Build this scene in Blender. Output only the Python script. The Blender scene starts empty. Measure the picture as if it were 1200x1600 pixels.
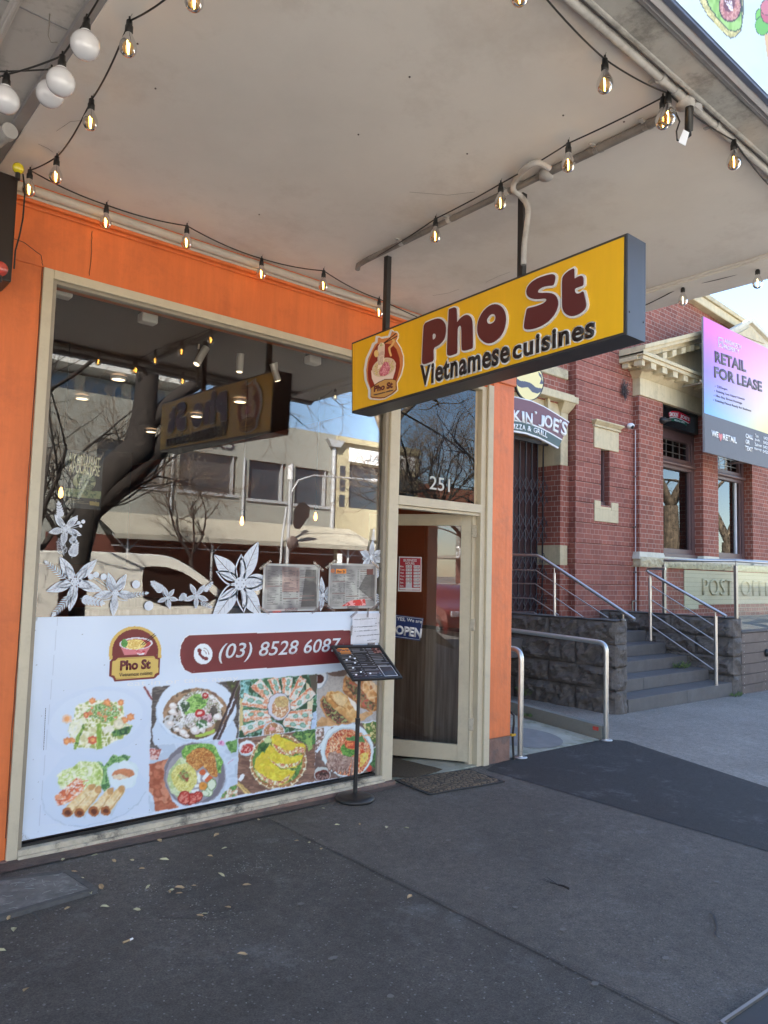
import bpy, bmesh, math, random
import numpy as np
from mathutils import Vector, Matrix, noise
S = bpy.context.scene
COL = S.collection
rad = math.radians
# ---------------------------------------------------------------- camera
F_PX = 1163.7
YAW, PITCH, ROLL = .707194, .0807796, .0259348
CAM = Vector((0, -4.15, 1.5))
_F = Vector((math.sin(YAW)*math.cos(PITCH), math.cos(YAW)*math.cos(PITCH), math.sin(PITCH)))
_R = Vector((math.cos(YAW), -math.sin(YAW), 0)); _U = _R.cross(_F)
CR = _R*math.cos(ROLL)+_U*math.sin(ROLL); CU = -_R*math.sin(ROLL)+_U*math.cos(ROLL)
cd = bpy.data.cameras.new('camera'); cam = bpy.data.objects.new('camera', cd); COL.objects.link(cam)
cd.sensor_fit = 'VERTICAL'; cd.sensor_height = 36; cd.lens = F_PX*36/1600; cd.clip_start = .05; cd.clip_end = 1500
cam.matrix_world = Matrix(((CR.x, CU.x, -_F.x, CAM.x), (CR.y, CU.y, -_F.y, CAM.y), (CR.z, CU.z, -_F.z, CAM.z), (0, 0, 0, 1)))
S.camera = cam
# ---------------------------------------------------------------- light
SUN_EL, SUN_AZ = rad(42), rad(-50)          # azimuth from +Y towards +X: the sun stands behind the shops
w = bpy.data.worlds.new('World'); S.world = w; w.use_nodes = True
nt = w.node_tree; nt.nodes.clear()
sky = nt.nodes.new('ShaderNodeTexSky'); sky.sky_type = 'NISHITA'; sky.sun_disc = False
sky.sun_elevation = SUN_EL; sky.sun_rotation = SUN_AZ; sky.air_density = 1.0; sky.dust_density = .35; sky.ozone_density = 2.0
bg = nt.nodes.new('ShaderNodeBackground'); bg.inputs['Strength'].default_value = .066
wo = nt.nodes.new('ShaderNodeOutputWorld'); nt.links.new(sky.outputs[0], bg.inputs[0]); nt.links.new(bg.outputs[0], wo.inputs[0])
sl = bpy.data.lights.new('sun', 'SUN'); sl.energy = 5.0; sl.angle = rad(.5); sl.color = (1, .93, .82)
sun = bpy.data.objects.new('sun', sl); COL.objects.link(sun)
sd = Vector((math.sin(SUN_AZ)*math.cos(SUN_EL), math.cos(SUN_AZ)*math.cos(SUN_EL), math.sin(SUN_EL)))
sun.rotation_euler = sd.to_track_quat('Z', 'Y').to_euler(); sun.location = (0, 0, 30)
S.view_settings.view_transform = 'Standard'; S.view_settings.look = 'None'
S.view_settings.exposure = 3.25; S.view_settings.gamma = 1
S.render.engine = 'CYCLES'
# ---------------------------------------------------------------- pixel -> point on a plane
def ray(u, v): return CR*(u-600)+CU*(800-v)+_F*F_PX
def PY(u, v, y): r = ray(u, v); return CAM+r*((y-CAM.y)/r.y)
def PX(u, v, x): r = ray(u, v); return CAM+r*((x-CAM.x)/r.x)
def PZ(u, v, z): r = ray(u, v); return CAM+r*((z-CAM.z)/r.z)
def PD(u, v, d): return CAM+ray(u, v)*(d/F_PX)
GS = -.012
def gz(x): return GS*(min(max(x, -4), 14)-1.2)
def PG(u, v):
    r = ray(u, v); t = (GS*(CAM.x-1.2)-CAM.z)/(r.z-GS*r.x); return CAM+r*t
# ---------------------------------------------------------------- objects
def tag(o, label=None, cat=None, group=None, kind=None):
    if label: o['label'] = label
    if cat: o['category'] = cat
    if group: o['group'] = group
    if kind: o['kind'] = kind
    return o
def empty(name, loc, label=None, cat=None, group=None, rz=0, parent=None):
    o = bpy.data.objects.new(name, None); COL.objects.link(o); o.location = loc; o.rotation_euler = (0, 0, rz)
    o.empty_display_size = .1
    if parent: o.parent = parent
    return tag(o, label, cat, group)
class MB:
    def __init__(s): s.v = []; s.f = []; s.sm = []
    def add(s, vs, fs, smooth=False):
        n = len(s.v); s.v += [tuple(p) for p in vs]; s.f += [tuple(i+n for i in f) for f in fs]; s.sm += [smooth]*len(fs); return s
    def box(s, x0, x1, y0, y1, z0, z1):
        return s.obox(Vector(((x0+x1)/2, (y0+y1)/2, (z0+z1)/2)), (abs(x1-x0), 0, 0), (0, abs(y1-y0), 0), (0, 0, abs(z1-z0)))
    def obox(s, c, a, b, d):
        c = Vector(c); a = Vector(a)/2; b = Vector(b)/2; d = Vector(d)/2
        if a.cross(b).dot(d) < 0: a = -a
        P = [c+a*i+b*j+d*k for k in (-1, 1) for j in (-1, 1) for i in (-1, 1)]
        return s.add(P, [(0, 2, 3, 1), (4, 5, 7, 6), (0, 1, 5, 4), (2, 6, 7, 3), (0, 4, 6, 2), (1, 3, 7, 5)])
    def hexa(s, P):   # 8 points: bottom 4 ccw then top 4
        return s.add(P, [(3, 2, 1, 0), (4, 5, 6, 7), (0, 1, 5, 4), (1, 2, 6, 5), (2, 3, 7, 6), (3, 0, 4, 7)])
    def quad(s, a, b, c, d): return s.add([a, b, c, d], [(0, 1, 2, 3)])
    def prism(s, pts, ext):
        n = len(pts); e = Vector(ext); P = [Vector(p) for p in pts]
        nn = sum((P[i].cross(P[(i+1) % n]) for i in range(n)), Vector())
        if nn.dot(e) < 0: P.reverse()
        Q = P+[p+e for p in P]
        return s.add(Q, [tuple(range(n))[::-1], tuple(range(n, 2*n))]+[(i, (i+1) % n, n+(i+1) % n, n+i) for i in range(n)])
    def tube(s, pts, r, n=8, cap=True, smooth=True):
        P = [Vector(p) for p in pts]; m = len(P)
        R = r if isinstance(r, (list, tuple)) else [r]*m
        up = None; vs = []
        for i in range(m):
            t = (P[min(i+1, m-1)]-P[max(i-1, 0)])
            if t.length < 1e-9: t = Vector((0, 0, 1))
            t.normalize()
            if up is None: up = t.orthogonal().normalized()
            up = (up-t*up.dot(t));
            if up.length < 1e-6: up = t.orthogonal()
            up.normalize(); b = t.cross(up)
            vs += [P[i]+(up*math.cos(2*math.pi*k/n)+b*math.sin(2*math.pi*k/n))*R[i] for k in range(n)]
        fs = [(i*n+k, i*n+(k+1) % n, (i+1)*n+(k+1) % n, (i+1)*n+k) for i in range(m-1) for k in range(n)]
        s.add(vs, fs, smooth)
        if cap:
            s.add(vs[:n], [tuple(range(n))[::-1]]); s.add(vs[-n:], [tuple(range(n))])
        return s
    def lathe(s, prof, c=(0, 0, 0), n=24, ax=None, smooth=True):  # prof: (r, h)
        c = Vector(c); az = Vector(ax).normalized() if ax else Vector((0, 0, 1)); e1 = az.orthogonal().normalized(); e2 = az.cross(e1)
        vs = [c+az*h+(e1*math.cos(2*math.pi*k/n)+e2*math.sin(2*math.pi*k/n))*r for r, h in prof for k in range(n)]
        fs = [(i*n+k, i*n+(k+1) % n, (i+1)*n+(k+1) % n, (i+1)*n+k) for i in range(len(prof)-1) for k in range(n)]
        return s.add(vs, fs, smooth)
    def sphere(s, c, r, n=16, sx=1, sy=1, sz=1):
        m = n//2; c = Vector(c); vs = []; fs = []
        for i in range(m+1):
            a = math.pi*i/m
            for k in range(n): b = 2*math.pi*k/n; vs.append(c+Vector((sx*r*math.sin(a)*math.cos(b), sy*r*math.sin(a)*math.sin(b), sz*r*math.cos(a))))
        for i in range(m):
            for k in range(n): fs.append((i*n+k, (i+1)*n+k, (i+1)*n+(k+1) % n, i*n+(k+1) % n))
        return s.add(vs, fs, True)
    def build(s, name, m, parent=None, bev=0, local=True):
        me = bpy.data.meshes.new(name); me.from_pydata(s.v, [], s.f); me.update()
        me.polygons.foreach_set('use_smooth', s.sm)
        o = bpy.data.objects.new(name, me); COL.objects.link(o)
        if isinstance(m, list):
            for x in m: me.materials.append(x)
        else: me.materials.append(m)
        if parent:
            o.parent = parent
            o.matrix_parent_inverse = Matrix.Identity(4)
            if local:  # vertices given in world space: shift into the parent's frame
                root = parent; mw = Matrix.Identity(4); q = parent
                while q: mw = Matrix.LocRotScale(q.location, q.rotation_euler, None) @ mw; q = q.parent
                me.transform(mw.inverted())
        else:      # put the origin at the base of the thing
            vs = s.v; cx = (min(p[0] for p in vs)+max(p[0] for p in vs))/2; cy = (min(p[1] for p in vs)+max(p[1] for p in vs))/2; cz = min(p[2] for p in vs)
            if local: me.transform(Matrix.Translation((-cx, -cy, -cz))); o.location = (cx, cy, cz)
        if bev:
            b = o.modifiers.new('bevel', 'BEVEL'); b.width = bev; b.segments = 2; b.limit_method = 'ANGLE'
        return o
def build_split(mb, name, m, parent=None, bev=0):
    """every separate piece of the builder becomes a part of its own"""
    key = {}; par = list(range(len(mb.v)))
    def find(i):
        while par[i] != i: par[i] = par[par[i]]; i = par[i]
        return i
    for i, p in enumerate(mb.v):
        k = (round(p[0], 5), round(p[1], 5), round(p[2], 5))
        if k in key: par[find(i)] = find(key[k])
        else: key[k] = i
    for f in mb.f:
        for j in f[1:]: par[find(j)] = find(f[0])
    groups = {}
    for k, f in enumerate(mb.f): groups.setdefault(find(f[0]), []).append(k)
    out = []
    for fs in groups.values():
        idx = sorted({i for k in fs for i in mb.f[k]}); mp = {i: n for n, i in enumerate(idx)}; q = MB()
        q.v = [mb.v[i] for i in idx]; q.f = [tuple(mp[i] for i in mb.f[k]) for k in fs]; q.sm = [mb.sm[k] for k in fs]; out.append(q.build(name, m, parent, bev=bev))
    return out
def copy_tree(o, loc=None, label=None, parent=None):
    c = o.copy(); COL.objects.link(c)
    if parent: c.parent = parent
    if loc is not None: c.location = loc
    if label: c['label'] = label
    for ch in list(o.children): copy_tree(ch, parent=c)
    return c
def xf(o, parent):   # world-space mesh object -> child of parent
    mw = Matrix.Identity(4); q = parent
    while q: mw = Matrix.LocRotScale(q.location, q.rotation_euler, None) @ mw; q = q.parent
    o.data.transform(mw.inverted()); o.parent = parent
# ---------------------------------------------------------------- text: a real text curve turned into a mesh and fitted to a rectangle
def text(body, bl, br, h, m, name='lettering', parent=None, ext=.002, off=0, shear=0, updir=(0, 0, 1), flip=False, fit=True, sp=1, res=3, baseline=False):
    cu = bpy.data.curves.new(name, 'FONT'); cu.body = body; cu.size = 1; cu.offset = off; cu.shear = shear; cu.space_character = sp; cu.resolution_u = res
    cu.fill_mode = 'BOTH'
    o = bpy.data.objects.new('tmp', cu); COL.objects.link(o)
    dg = bpy.context.evaluated_depsgraph_get(); dg.update()
    me = bpy.data.meshes.new_from_object(o.evaluated_get(dg)); bpy.data.objects.remove(o); bpy.data.curves.remove(cu)
    n = len(me.vertices); a = np.empty(n*3); me.vertices.foreach_get('co', a); a = a.reshape(-1, 3)
    x0, x1 = a[:, 0].min(), a[:, 0].max(); y0, y1 = a[:, 1].min(), a[:, 1].max()
    if baseline: y0, y1 = 0, .72
    bl = Vector(bl); br = Vector(br); ex = br-bl; W = ex.length; ex.normalize(); up = Vector(updir); up = (up-ex*up.dot(ex)).normalized()
    nr = ex.cross(up)
    fx = W/(x1-x0); fy = h/(y1-y0)
    X = (a[:, 0]-x0)*fx; Y = (a[:, 1]-y0)*fy
    if not fit: X = (a[:, 0]-x0)*fy
    out = np.array(bl)[None, :]+X[:, None]*np.array(ex)+Y[:, None]*np.array(up)
    me.vertices.foreach_set('co', out.ravel())
    if ext:
        bm = bmesh.new(); bm.from_mesh(me)
        r = bmesh.ops.extrude_face_region(bm, geom=bm.faces[:])
        vs = [g for g in r['geom'] if isinstance(g, bmesh.types.BMVert)]
        for v in vs: v.co += nr*ext
        bmesh.ops.recalc_face_normals(bm, faces=bm.faces[:]); bm.to_mesh(me); bm.free()
    me.update(); me.name = name
    o = bpy.data.objects.new(name, me); COL.objects.link(o); me.materials.clear(); me.materials.append(m)
    if parent: xf(o, parent)
    return o
def join(objs, name, parent=None):
    bm = bmesh.new()
    for o in objs: bm.from_mesh(o.data)
    me = bpy.data.meshes.new(name); bm.to_mesh(me); bm.free(); me.materials.append(objs[0].data.materials[0])
    for o in objs: bpy.data.objects.remove(o)
    o = bpy.data.objects.new(name, me); COL.objects.link(o)
    if parent: o.parent = parent
    return o
def chaikin(p, n=1):
    for _ in range(n):
        q = []
        for i in range(len(p)):
            a, b = p[i], p[(i+1) % len(p)]
            q += [(a[0]*.75+b[0]*.25, a[1]*.75+b[1]*.25), (a[0]*.25+b[0]*.75, a[1]*.25+b[1]*.75)]
        p = q
    return p
def shape(loops, O, ex, ey, m, name, parent=None, ext=.004, off=0, z=0):
    """loops: lists of 2D points in metres in the frame O, ex, ey; filled with holes, extruded, grown by off"""
    O = Vector(O); ex = Vector(ex); ey = Vector(ey); nr = ex.cross(ey)
    cu = bpy.data.curves.new('c', 'CURVE'); cu.dimensions = '2D'; cu.fill_mode = 'BOTH'; cu.extrude = ext/2; cu.offset = off
    for L in loops:
        sp = cu.splines.new('POLY'); sp.points.add(len(L)-1); sp.use_cyclic_u = True
        for i, p in enumerate(L): sp.points[i].co = (p[0], p[1], 0, 1)
    o = bpy.data.objects.new('tmp', cu); COL.objects.link(o); dg = bpy.context.evaluated_depsgraph_get(); dg.update()
    me = bpy.data.meshes.new_from_object(o.evaluated_get(dg)); bpy.data.objects.remove(o); bpy.data.curves.remove(cu)
    T = Matrix(((ex.x, ey.x, nr.x, O.x), (ex.y, ey.y, nr.y, O.y), (ex.z, ey.z, nr.z, O.z), (0, 0, 0, 1))) @ Matrix.Translation((0, 0, z+ext/2))
    me.transform(T); me.name = name; me.materials.clear(); me.materials.append(m)
    o = bpy.data.objects.new(name, me); COL.objects.link(o)
    if parent: xf(o, parent)
    return o
# ---------------------------------------------------------------- materials
def lin(c):
    c = np.asarray(c, float)/255.; return np.where(c <= .04045, c/12.92, ((c+.055)/1.055)**2.4)
def mat(name, col, rough=.6, metal=0, var=.0, vscale=3, bump=0, bscale=60, spec=.5, dirt=None, dscale=2, damt=.5, sr=0, coat=0, streak=0):
    """procedural painted / stone / metal surface: base colour varied by noise, optional stains, bump and roughness variation"""
    m = bpy.data.materials.new(name); m.use_nodes = True; nt = m.node_tree; b = nt.nodes['Principled BSDF']
    N = nt.nodes.new; Lk = nt.links.new
    b.inputs['Roughness'].default_value = rough; b.inputs['Metallic'].default_value = metal
    b.inputs['Specular IOR Level'].default_value = spec; b.inputs['Coat Weight'].default_value = coat
    tc = N('ShaderNodeNewGeometry')
    c = N('ShaderNodeRGB'); c.outputs[0].default_value = (*col, 1); out = c.outputs[0]
    if var:
        n = N('ShaderNodeTexNoise'); n.inputs['Scale'].default_value = vscale; n.inputs['Detail'].default_value = 6; n.inputs['Roughness'].default_value = .65
        Lk(tc.outputs['Position'], n.inputs['Vector'])
        mr = N('ShaderNodeMapRange'); mr.inputs['From Min'].default_value = .25; mr.inputs['From Max'].default_value = .75
        mr.inputs['To Min'].default_value = 1-var; mr.inputs['To Max'].default_value = 1+var; Lk(n.outputs['Fac'], mr.inputs['Value'])
        mx = N('ShaderNodeVectorMath'); mx.operation = 'SCALE'; Lk(out, mx.inputs[0]); Lk(mr.outputs[0], mx.inputs['Scale']); out = mx.outputs[0]
        if sr:
            m2 = N('ShaderNodeMapRange'); m2.inputs['To Min'].default_value = max(rough-sr, .02); m2.inputs['To Max'].default_value = min(rough+sr, 1)
            Lk(n.outputs['Fac'], m2.inputs['Value']); Lk(m2.outputs[0], b.inputs['Roughness'])
    if streak:   # rain and dust streaks running down
        mp = N('ShaderNodeMapping'); mp.inputs['Scale'].default_value = (9, 9, .7); Lk(tc.outputs['Position'], mp.inputs[0])
        n = N('ShaderNodeTexNoise'); n.inputs['Scale'].default_value = 1.6; n.inputs['Detail'].default_value = 7; n.inputs['Roughness'].default_value = .7; Lk(mp.outputs[0], n.inputs['Vector'])
        mr = N('ShaderNodeMapRange'); mr.inputs['From Min'].default_value = .3; mr.inputs['From Max'].default_value = .7; mr.inputs['To Min'].default_value = 1-streak; mr.inputs['To Max'].default_value = 1+streak*.5; Lk(n.outputs['Fac'], mr.inputs['Value'])
        mx = N('ShaderNodeVectorMath'); mx.operation = 'SCALE'; Lk(out, mx.inputs[0]); Lk(mr.outputs[0], mx.inputs['Scale']); out = mx.outputs[0]
    if dirt is not None:
        n = N('ShaderNodeTexNoise'); n.inputs['Scale'].default_value = dscale; n.inputs['Detail'].default_value = 9; n.inputs['Roughness'].default_value = .75
        Lk(tc.outputs['Position'], n.inputs['Vector'])
        r = N('ShaderNodeValToRGB'); r.color_ramp.elements[0].position = .50; r.color_ramp.elements[1].position = .64
        Lk(n.outputs['Fac'], r.inputs[0]); mu = N('ShaderNodeMath'); mu.operation = 'MULTIPLY'; mu.inputs[1].default_value = damt; Lk(r.outputs[0], mu.inputs[0])
        mx = N('ShaderNodeMix'); mx.data_type = 'RGBA'; Lk(mu.outputs[0], mx.inputs[0]); Lk(out, mx.inputs[6]); mx.inputs[7].default_value = (*dirt, 1); out = mx.outputs[2]
    Lk(out, b.inputs['Base Color'])
    if bump:
        n = N('ShaderNodeTexNoise'); n.inputs['Scale'].default_value = bscale; n.inputs['Detail'].default_value = 5
        Lk(tc.outputs['Position'], n.inputs['Vector'])
        bp = N('ShaderNodeBump'); bp.inputs['Strength'].default_value = bump; bp.inputs['Distance'].default_value = .01
        Lk(n.outputs['Fac'], bp.inputs['Height']); Lk(bp.outputs[0], b.inputs['Normal'])
    return m
def emit(name, col, st):
    m = bpy.data.materials.new(name); m.use_nodes = True; b = m.node_tree.nodes['Principled BSDF']
    b.inputs['Base Color'].default_value = (*col, 1); b.inputs['Emission Color'].default_value = (*col, 1); b.inputs['Emission Strength'].default_value = st
    return m
def glassmat(name, k=2.2, tint=(1, 1, 1), rough=0.0, bump=0):
    m = bpy.data.materials.new(name); m.use_nodes = True; nt = m.node_tree; nt.nodes.clear(); N = nt.nodes.new; Lk = nt.links.new
    o = N('ShaderNodeOutputMaterial'); t = N('ShaderNodeBsdfTransparent'); t.inputs[0].default_value = (*tint, 1)
    g = N('ShaderNodeBsdfGlossy'); g.inputs['Roughness'].default_value = rough
    fr = N('ShaderNodeFresnel'); fr.inputs[0].default_value = 1.5
    mu = N('ShaderNodeMath'); mu.operation = 'MULTIPLY'; mu.inputs[1].default_value = k; mu.use_clamp = True
    Lk(fr.outputs[0], mu.inputs[0]); mx = N('ShaderNodeMixShader'); Lk(mu.outputs[0], mx.inputs[0]); Lk(t.outputs[0], mx.inputs[1]); Lk(g.outputs[0], mx.inputs[2]); Lk(mx.outputs[0], o.inputs[0])
    if bump:
        n = N('ShaderNodeTexNoise'); n.inputs['Scale'].default_value = 1.3; bp = N('ShaderNodeBump'); bp.inputs['Strength'].default_value = bump; bp.inputs['Distance'].default_value = .01
        ge = N('ShaderNodeNewGeometry'); Lk(ge.outputs['Position'], n.inputs['Vector']); Lk(n.outputs['Fac'], bp.inputs['Height']); Lk(bp.outputs[0], g.inputs['Normal'])
    return m
def attrmat(name, rough=.45, spec=.4, coat=0, bst=.15):
    m = bpy.data.materials.new(name); m.use_nodes = True; nt = m.node_tree; b = nt.nodes['Principled BSDF']
    a = nt.nodes.new('ShaderNodeAttribute'); a.attribute_name = 'print'
    n = nt.nodes.new('ShaderNodeTexNoise'); n.inputs['Scale'].default_value = 5; n.inputs['Detail'].default_value = 4
    g = nt.nodes.new('ShaderNodeNewGeometry'); nt.links.new(g.outputs['Position'], n.inputs['Vector'])
    bp = nt.nodes.new('ShaderNodeBump'); bp.inputs['Strength'].default_value = bst; bp.inputs['Distance'].default_value = .02
    nt.links.new(n.outputs['Fac'], bp.inputs['Height']); nt.links.new(bp.outputs[0], b.inputs['Normal'])
    nt.links.new(a.outputs['Color'], b.inputs['Base Color']); b.inputs['Roughness'].default_value = rough; b.inputs['Specular IOR Level'].default_value = spec
    b.inputs['Coat Weight'].default_value = coat
    return m
def brickmat(name, c1, c2, mortar, zoff=0, bw=.232, rh=.0845, ms=.0044, dirt=.2):
    m = bpy.data.materials.new(name); m.use_nodes = True; nt = m.node_tree; b = nt.nodes['Principled BSDF']; N = nt.nodes.new; Lk = nt.links.new
    g = N('ShaderNodeNewGeometry'); sp = N('ShaderNodeSeparateXYZ'); Lk(g.outputs['Position'], sp.inputs[0])
    ad = N('ShaderNodeMath'); Lk(sp.outputs[0], ad.inputs[0]); Lk(sp.outputs[1], ad.inputs[1])
    az = N('ShaderNodeMath'); az.inputs[1].default_value = zoff; Lk(sp.outputs[2], az.inputs[0])
    cb = N('ShaderNodeCombineXYZ'); Lk(ad.outputs[0], cb.inputs[0]); Lk(az.outputs[0], cb.inputs[1])
    wn = N('ShaderNodeTexNoise'); wn.inputs['Scale'].default_value = 9; Lk(g.outputs['Position'], wn.inputs['Vector'])
    wv = N('ShaderNodeVectorMath'); wv.operation = 'MULTIPLY_ADD'; Lk(wn.outputs['Color'], wv.inputs[0]); wv.inputs[1].default_value = (.006, .006, 0); Lk(cb.outputs[0], wv.inputs[2])
    t = N('ShaderNodeTexBrick'); t.inputs['Scale'].default_value = 1; t.inputs['Brick Width'].default_value = bw; t.inputs['Row Height'].default_value = rh
    t.inputs['Mortar Size'].default_value = ms; t.inputs['Mortar Smooth'].default_value = .15; t.offset = .5; t.squash = .5; t.squash_frequency = 2; t.inputs['Bias'].default_value = -.2
    t.inputs['Color1'].default_value = (*c1, 1); t.inputs['Color2'].default_value = (*c2, 1); t.inputs['Mortar'].default_value = (*mortar, 1); Lk(wv.outputs[0], t.inputs['Vector'])
    n = N('ShaderNodeTexNoise'); n.inputs['Scale'].default_value = 1.7; n.inputs['Detail'].default_value = 9; n.inputs['Roughness'].default_value = .7; Lk(g.outputs['Position'], n.inputs['Vector'])
    mr = N('ShaderNodeMapRange'); mr.inputs['From Min'].default_value = .3; mr.inputs['From Max'].default_value = .7; mr.inputs['To Min'].default_value = 1-dirt; mr.inputs['To Max'].default_value = 1+dirt*.7
    Lk(n.outputs['Fac'], mr.inputs['Value']); vm = N('ShaderNodeVectorMath'); vm.operation = 'SCALE'; Lk(t.outputs['Color'], vm.inputs[0]); Lk(mr.outputs[0], vm.inputs['Scale'])
    Lk(vm.outputs[0], b.inputs['Base Color']); b.inputs['Roughness'].default_value = .8
    bp = N('ShaderNodeBump'); bp.inputs['Strength'].default_value = .5; bp.inputs['Distance'].default_value = .004; bp.invert = True
    Lk(t.outputs['Fac'], bp.inputs['Height']); Lk(bp.outputs[0], b.inputs['Normal'])
    return m
def asphalt(name, c, speck=.5, patch=.35, rough=.75, sc=1):
    m = bpy.data.materials.new(name); m.use_nodes = True; nt = m.node_tree; b = nt.nodes['Principled BSDF']; N = nt.nodes.new; Lk = nt.links.new
    g = N('ShaderNodeNewGeometry')
    def nz(s, d=6, r=.7):
        n = N('ShaderNodeTexNoise'); n.inputs['Scale'].default_value = s; n.inputs['Detail'].default_value = d; n.inputs['Roughness'].default_value = r; Lk(g.outputs['Position'], n.inputs['Vector']); return n
    a = nz(.9); f = nz(130*sc, 4, .8); mid = nz(22, 7, .85)
    mr = N('ShaderNodeMapRange'); mr.inputs['From Min'].default_value = .3; mr.inputs['From Max'].default_value = .7; mr.inputs['To Min'].default_value = 1-patch; mr.inputs['To Max'].default_value = 1+patch; Lk(a.outputs['Fac'], mr.inputs['Value'])
    m2 = N('ShaderNodeMapRange'); m2.inputs['From Min'].default_value = .3; m2.inputs['From Max'].default_value = .72; m2.inputs['To Min'].default_value = .42; m2.inputs['To Max'].default_value = 1.65; Lk(f.outputs['Fac'], m2.inputs['Value'])
    m3 = N('ShaderNodeMapRange'); m3.inputs['From Min'].default_value = .3; m3.inputs['From Max'].default_value = .7; m3.inputs['To Min'].default_value = .62; m3.inputs['To Max'].default_value = 1.38; Lk(mid.outputs['Fac'], m3.inputs['Value'])
    mu = N('ShaderNodeMath'); mu.operation = 'MULTIPLY'; Lk(mr.outputs[0], mu.inputs[0]); Lk(m2.outputs[0], mu.inputs[1])
    mu2 = N('ShaderNodeMath'); mu2.operation = 'MULTIPLY'; Lk(mu.outputs[0], mu2.inputs[0]); Lk(m3.outputs[0], mu2.inputs[1])
    vm = N('ShaderNodeVectorMath'); vm.operation = 'SCALE'; vm.inputs[0].default_value = c; Lk(mu2.outputs[0], vm.inputs['Scale'])
    vo = N('ShaderNodeTexVoronoi'); vo.inputs['Scale'].default_value = 70*sc; Lk(g.outputs['Position'], vo.inputs['Vector'])
    sx = N('ShaderNodeSeparateColor'); Lk(vo.outputs['Color'], sx.inputs[0])
    gt = N('ShaderNodeMath'); gt.operation = 'GREATER_THAN'; gt.inputs[1].default_value = .93; Lk(sx.outputs[0], gt.inputs[0])
    lt = N('ShaderNodeMath'); lt.operation = 'LESS_THAN'; lt.inputs[1].default_value = .35; Lk(vo.outputs['Distance'], lt.inputs[0])
    an = N('ShaderNodeMath'); an.operation = 'MULTIPLY'; Lk(gt.outputs[0], an.inputs[0]); Lk(lt.outputs[0], an.inputs[1])
    # pale worn scuffs
    sc_ = nz(2.3, 10, .85); r = N('ShaderNodeValToRGB'); r.color_ramp.elements[0].position = .55; r.color_ramp.elements[1].position = .78; Lk(sc_.outputs['Fac'], r.inputs[0])
    sp2 = N('ShaderNodeMath'); sp2.operation = 'MULTIPLY'; Lk(r.outputs[0], sp2.inputs[0]); sp2.inputs[1].default_value = .5
    sm = N('ShaderNodeMath'); sm.operation = 'MULTIPLY_ADD'; Lk(an.outputs[0], sm.inputs[0]); sm.inputs[1].default_value = speck; Lk(sp2.outputs[0], sm.inputs[2])
    mx = N('ShaderNodeMix'); mx.data_type = 'RGBA'; Lk(sm.outputs[0], mx.inputs[0]); Lk(vm.outputs[0], mx.inputs[6]); mx.inputs[7].default_value = (.34, .34, .35, 1)
    Lk(mx.outputs[2], b.inputs['Base Color']); b.inputs['Roughness'].default_value = rough
    bp = N('ShaderNodeBump'); bp.inputs['Strength'].default_value = .9; bp.inputs['Distance'].default_value = .006; Lk(f.outputs['Fac'], bp.inputs['Height']); Lk(bp.outputs[0], b.inputs['Normal'])
    return m
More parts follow.
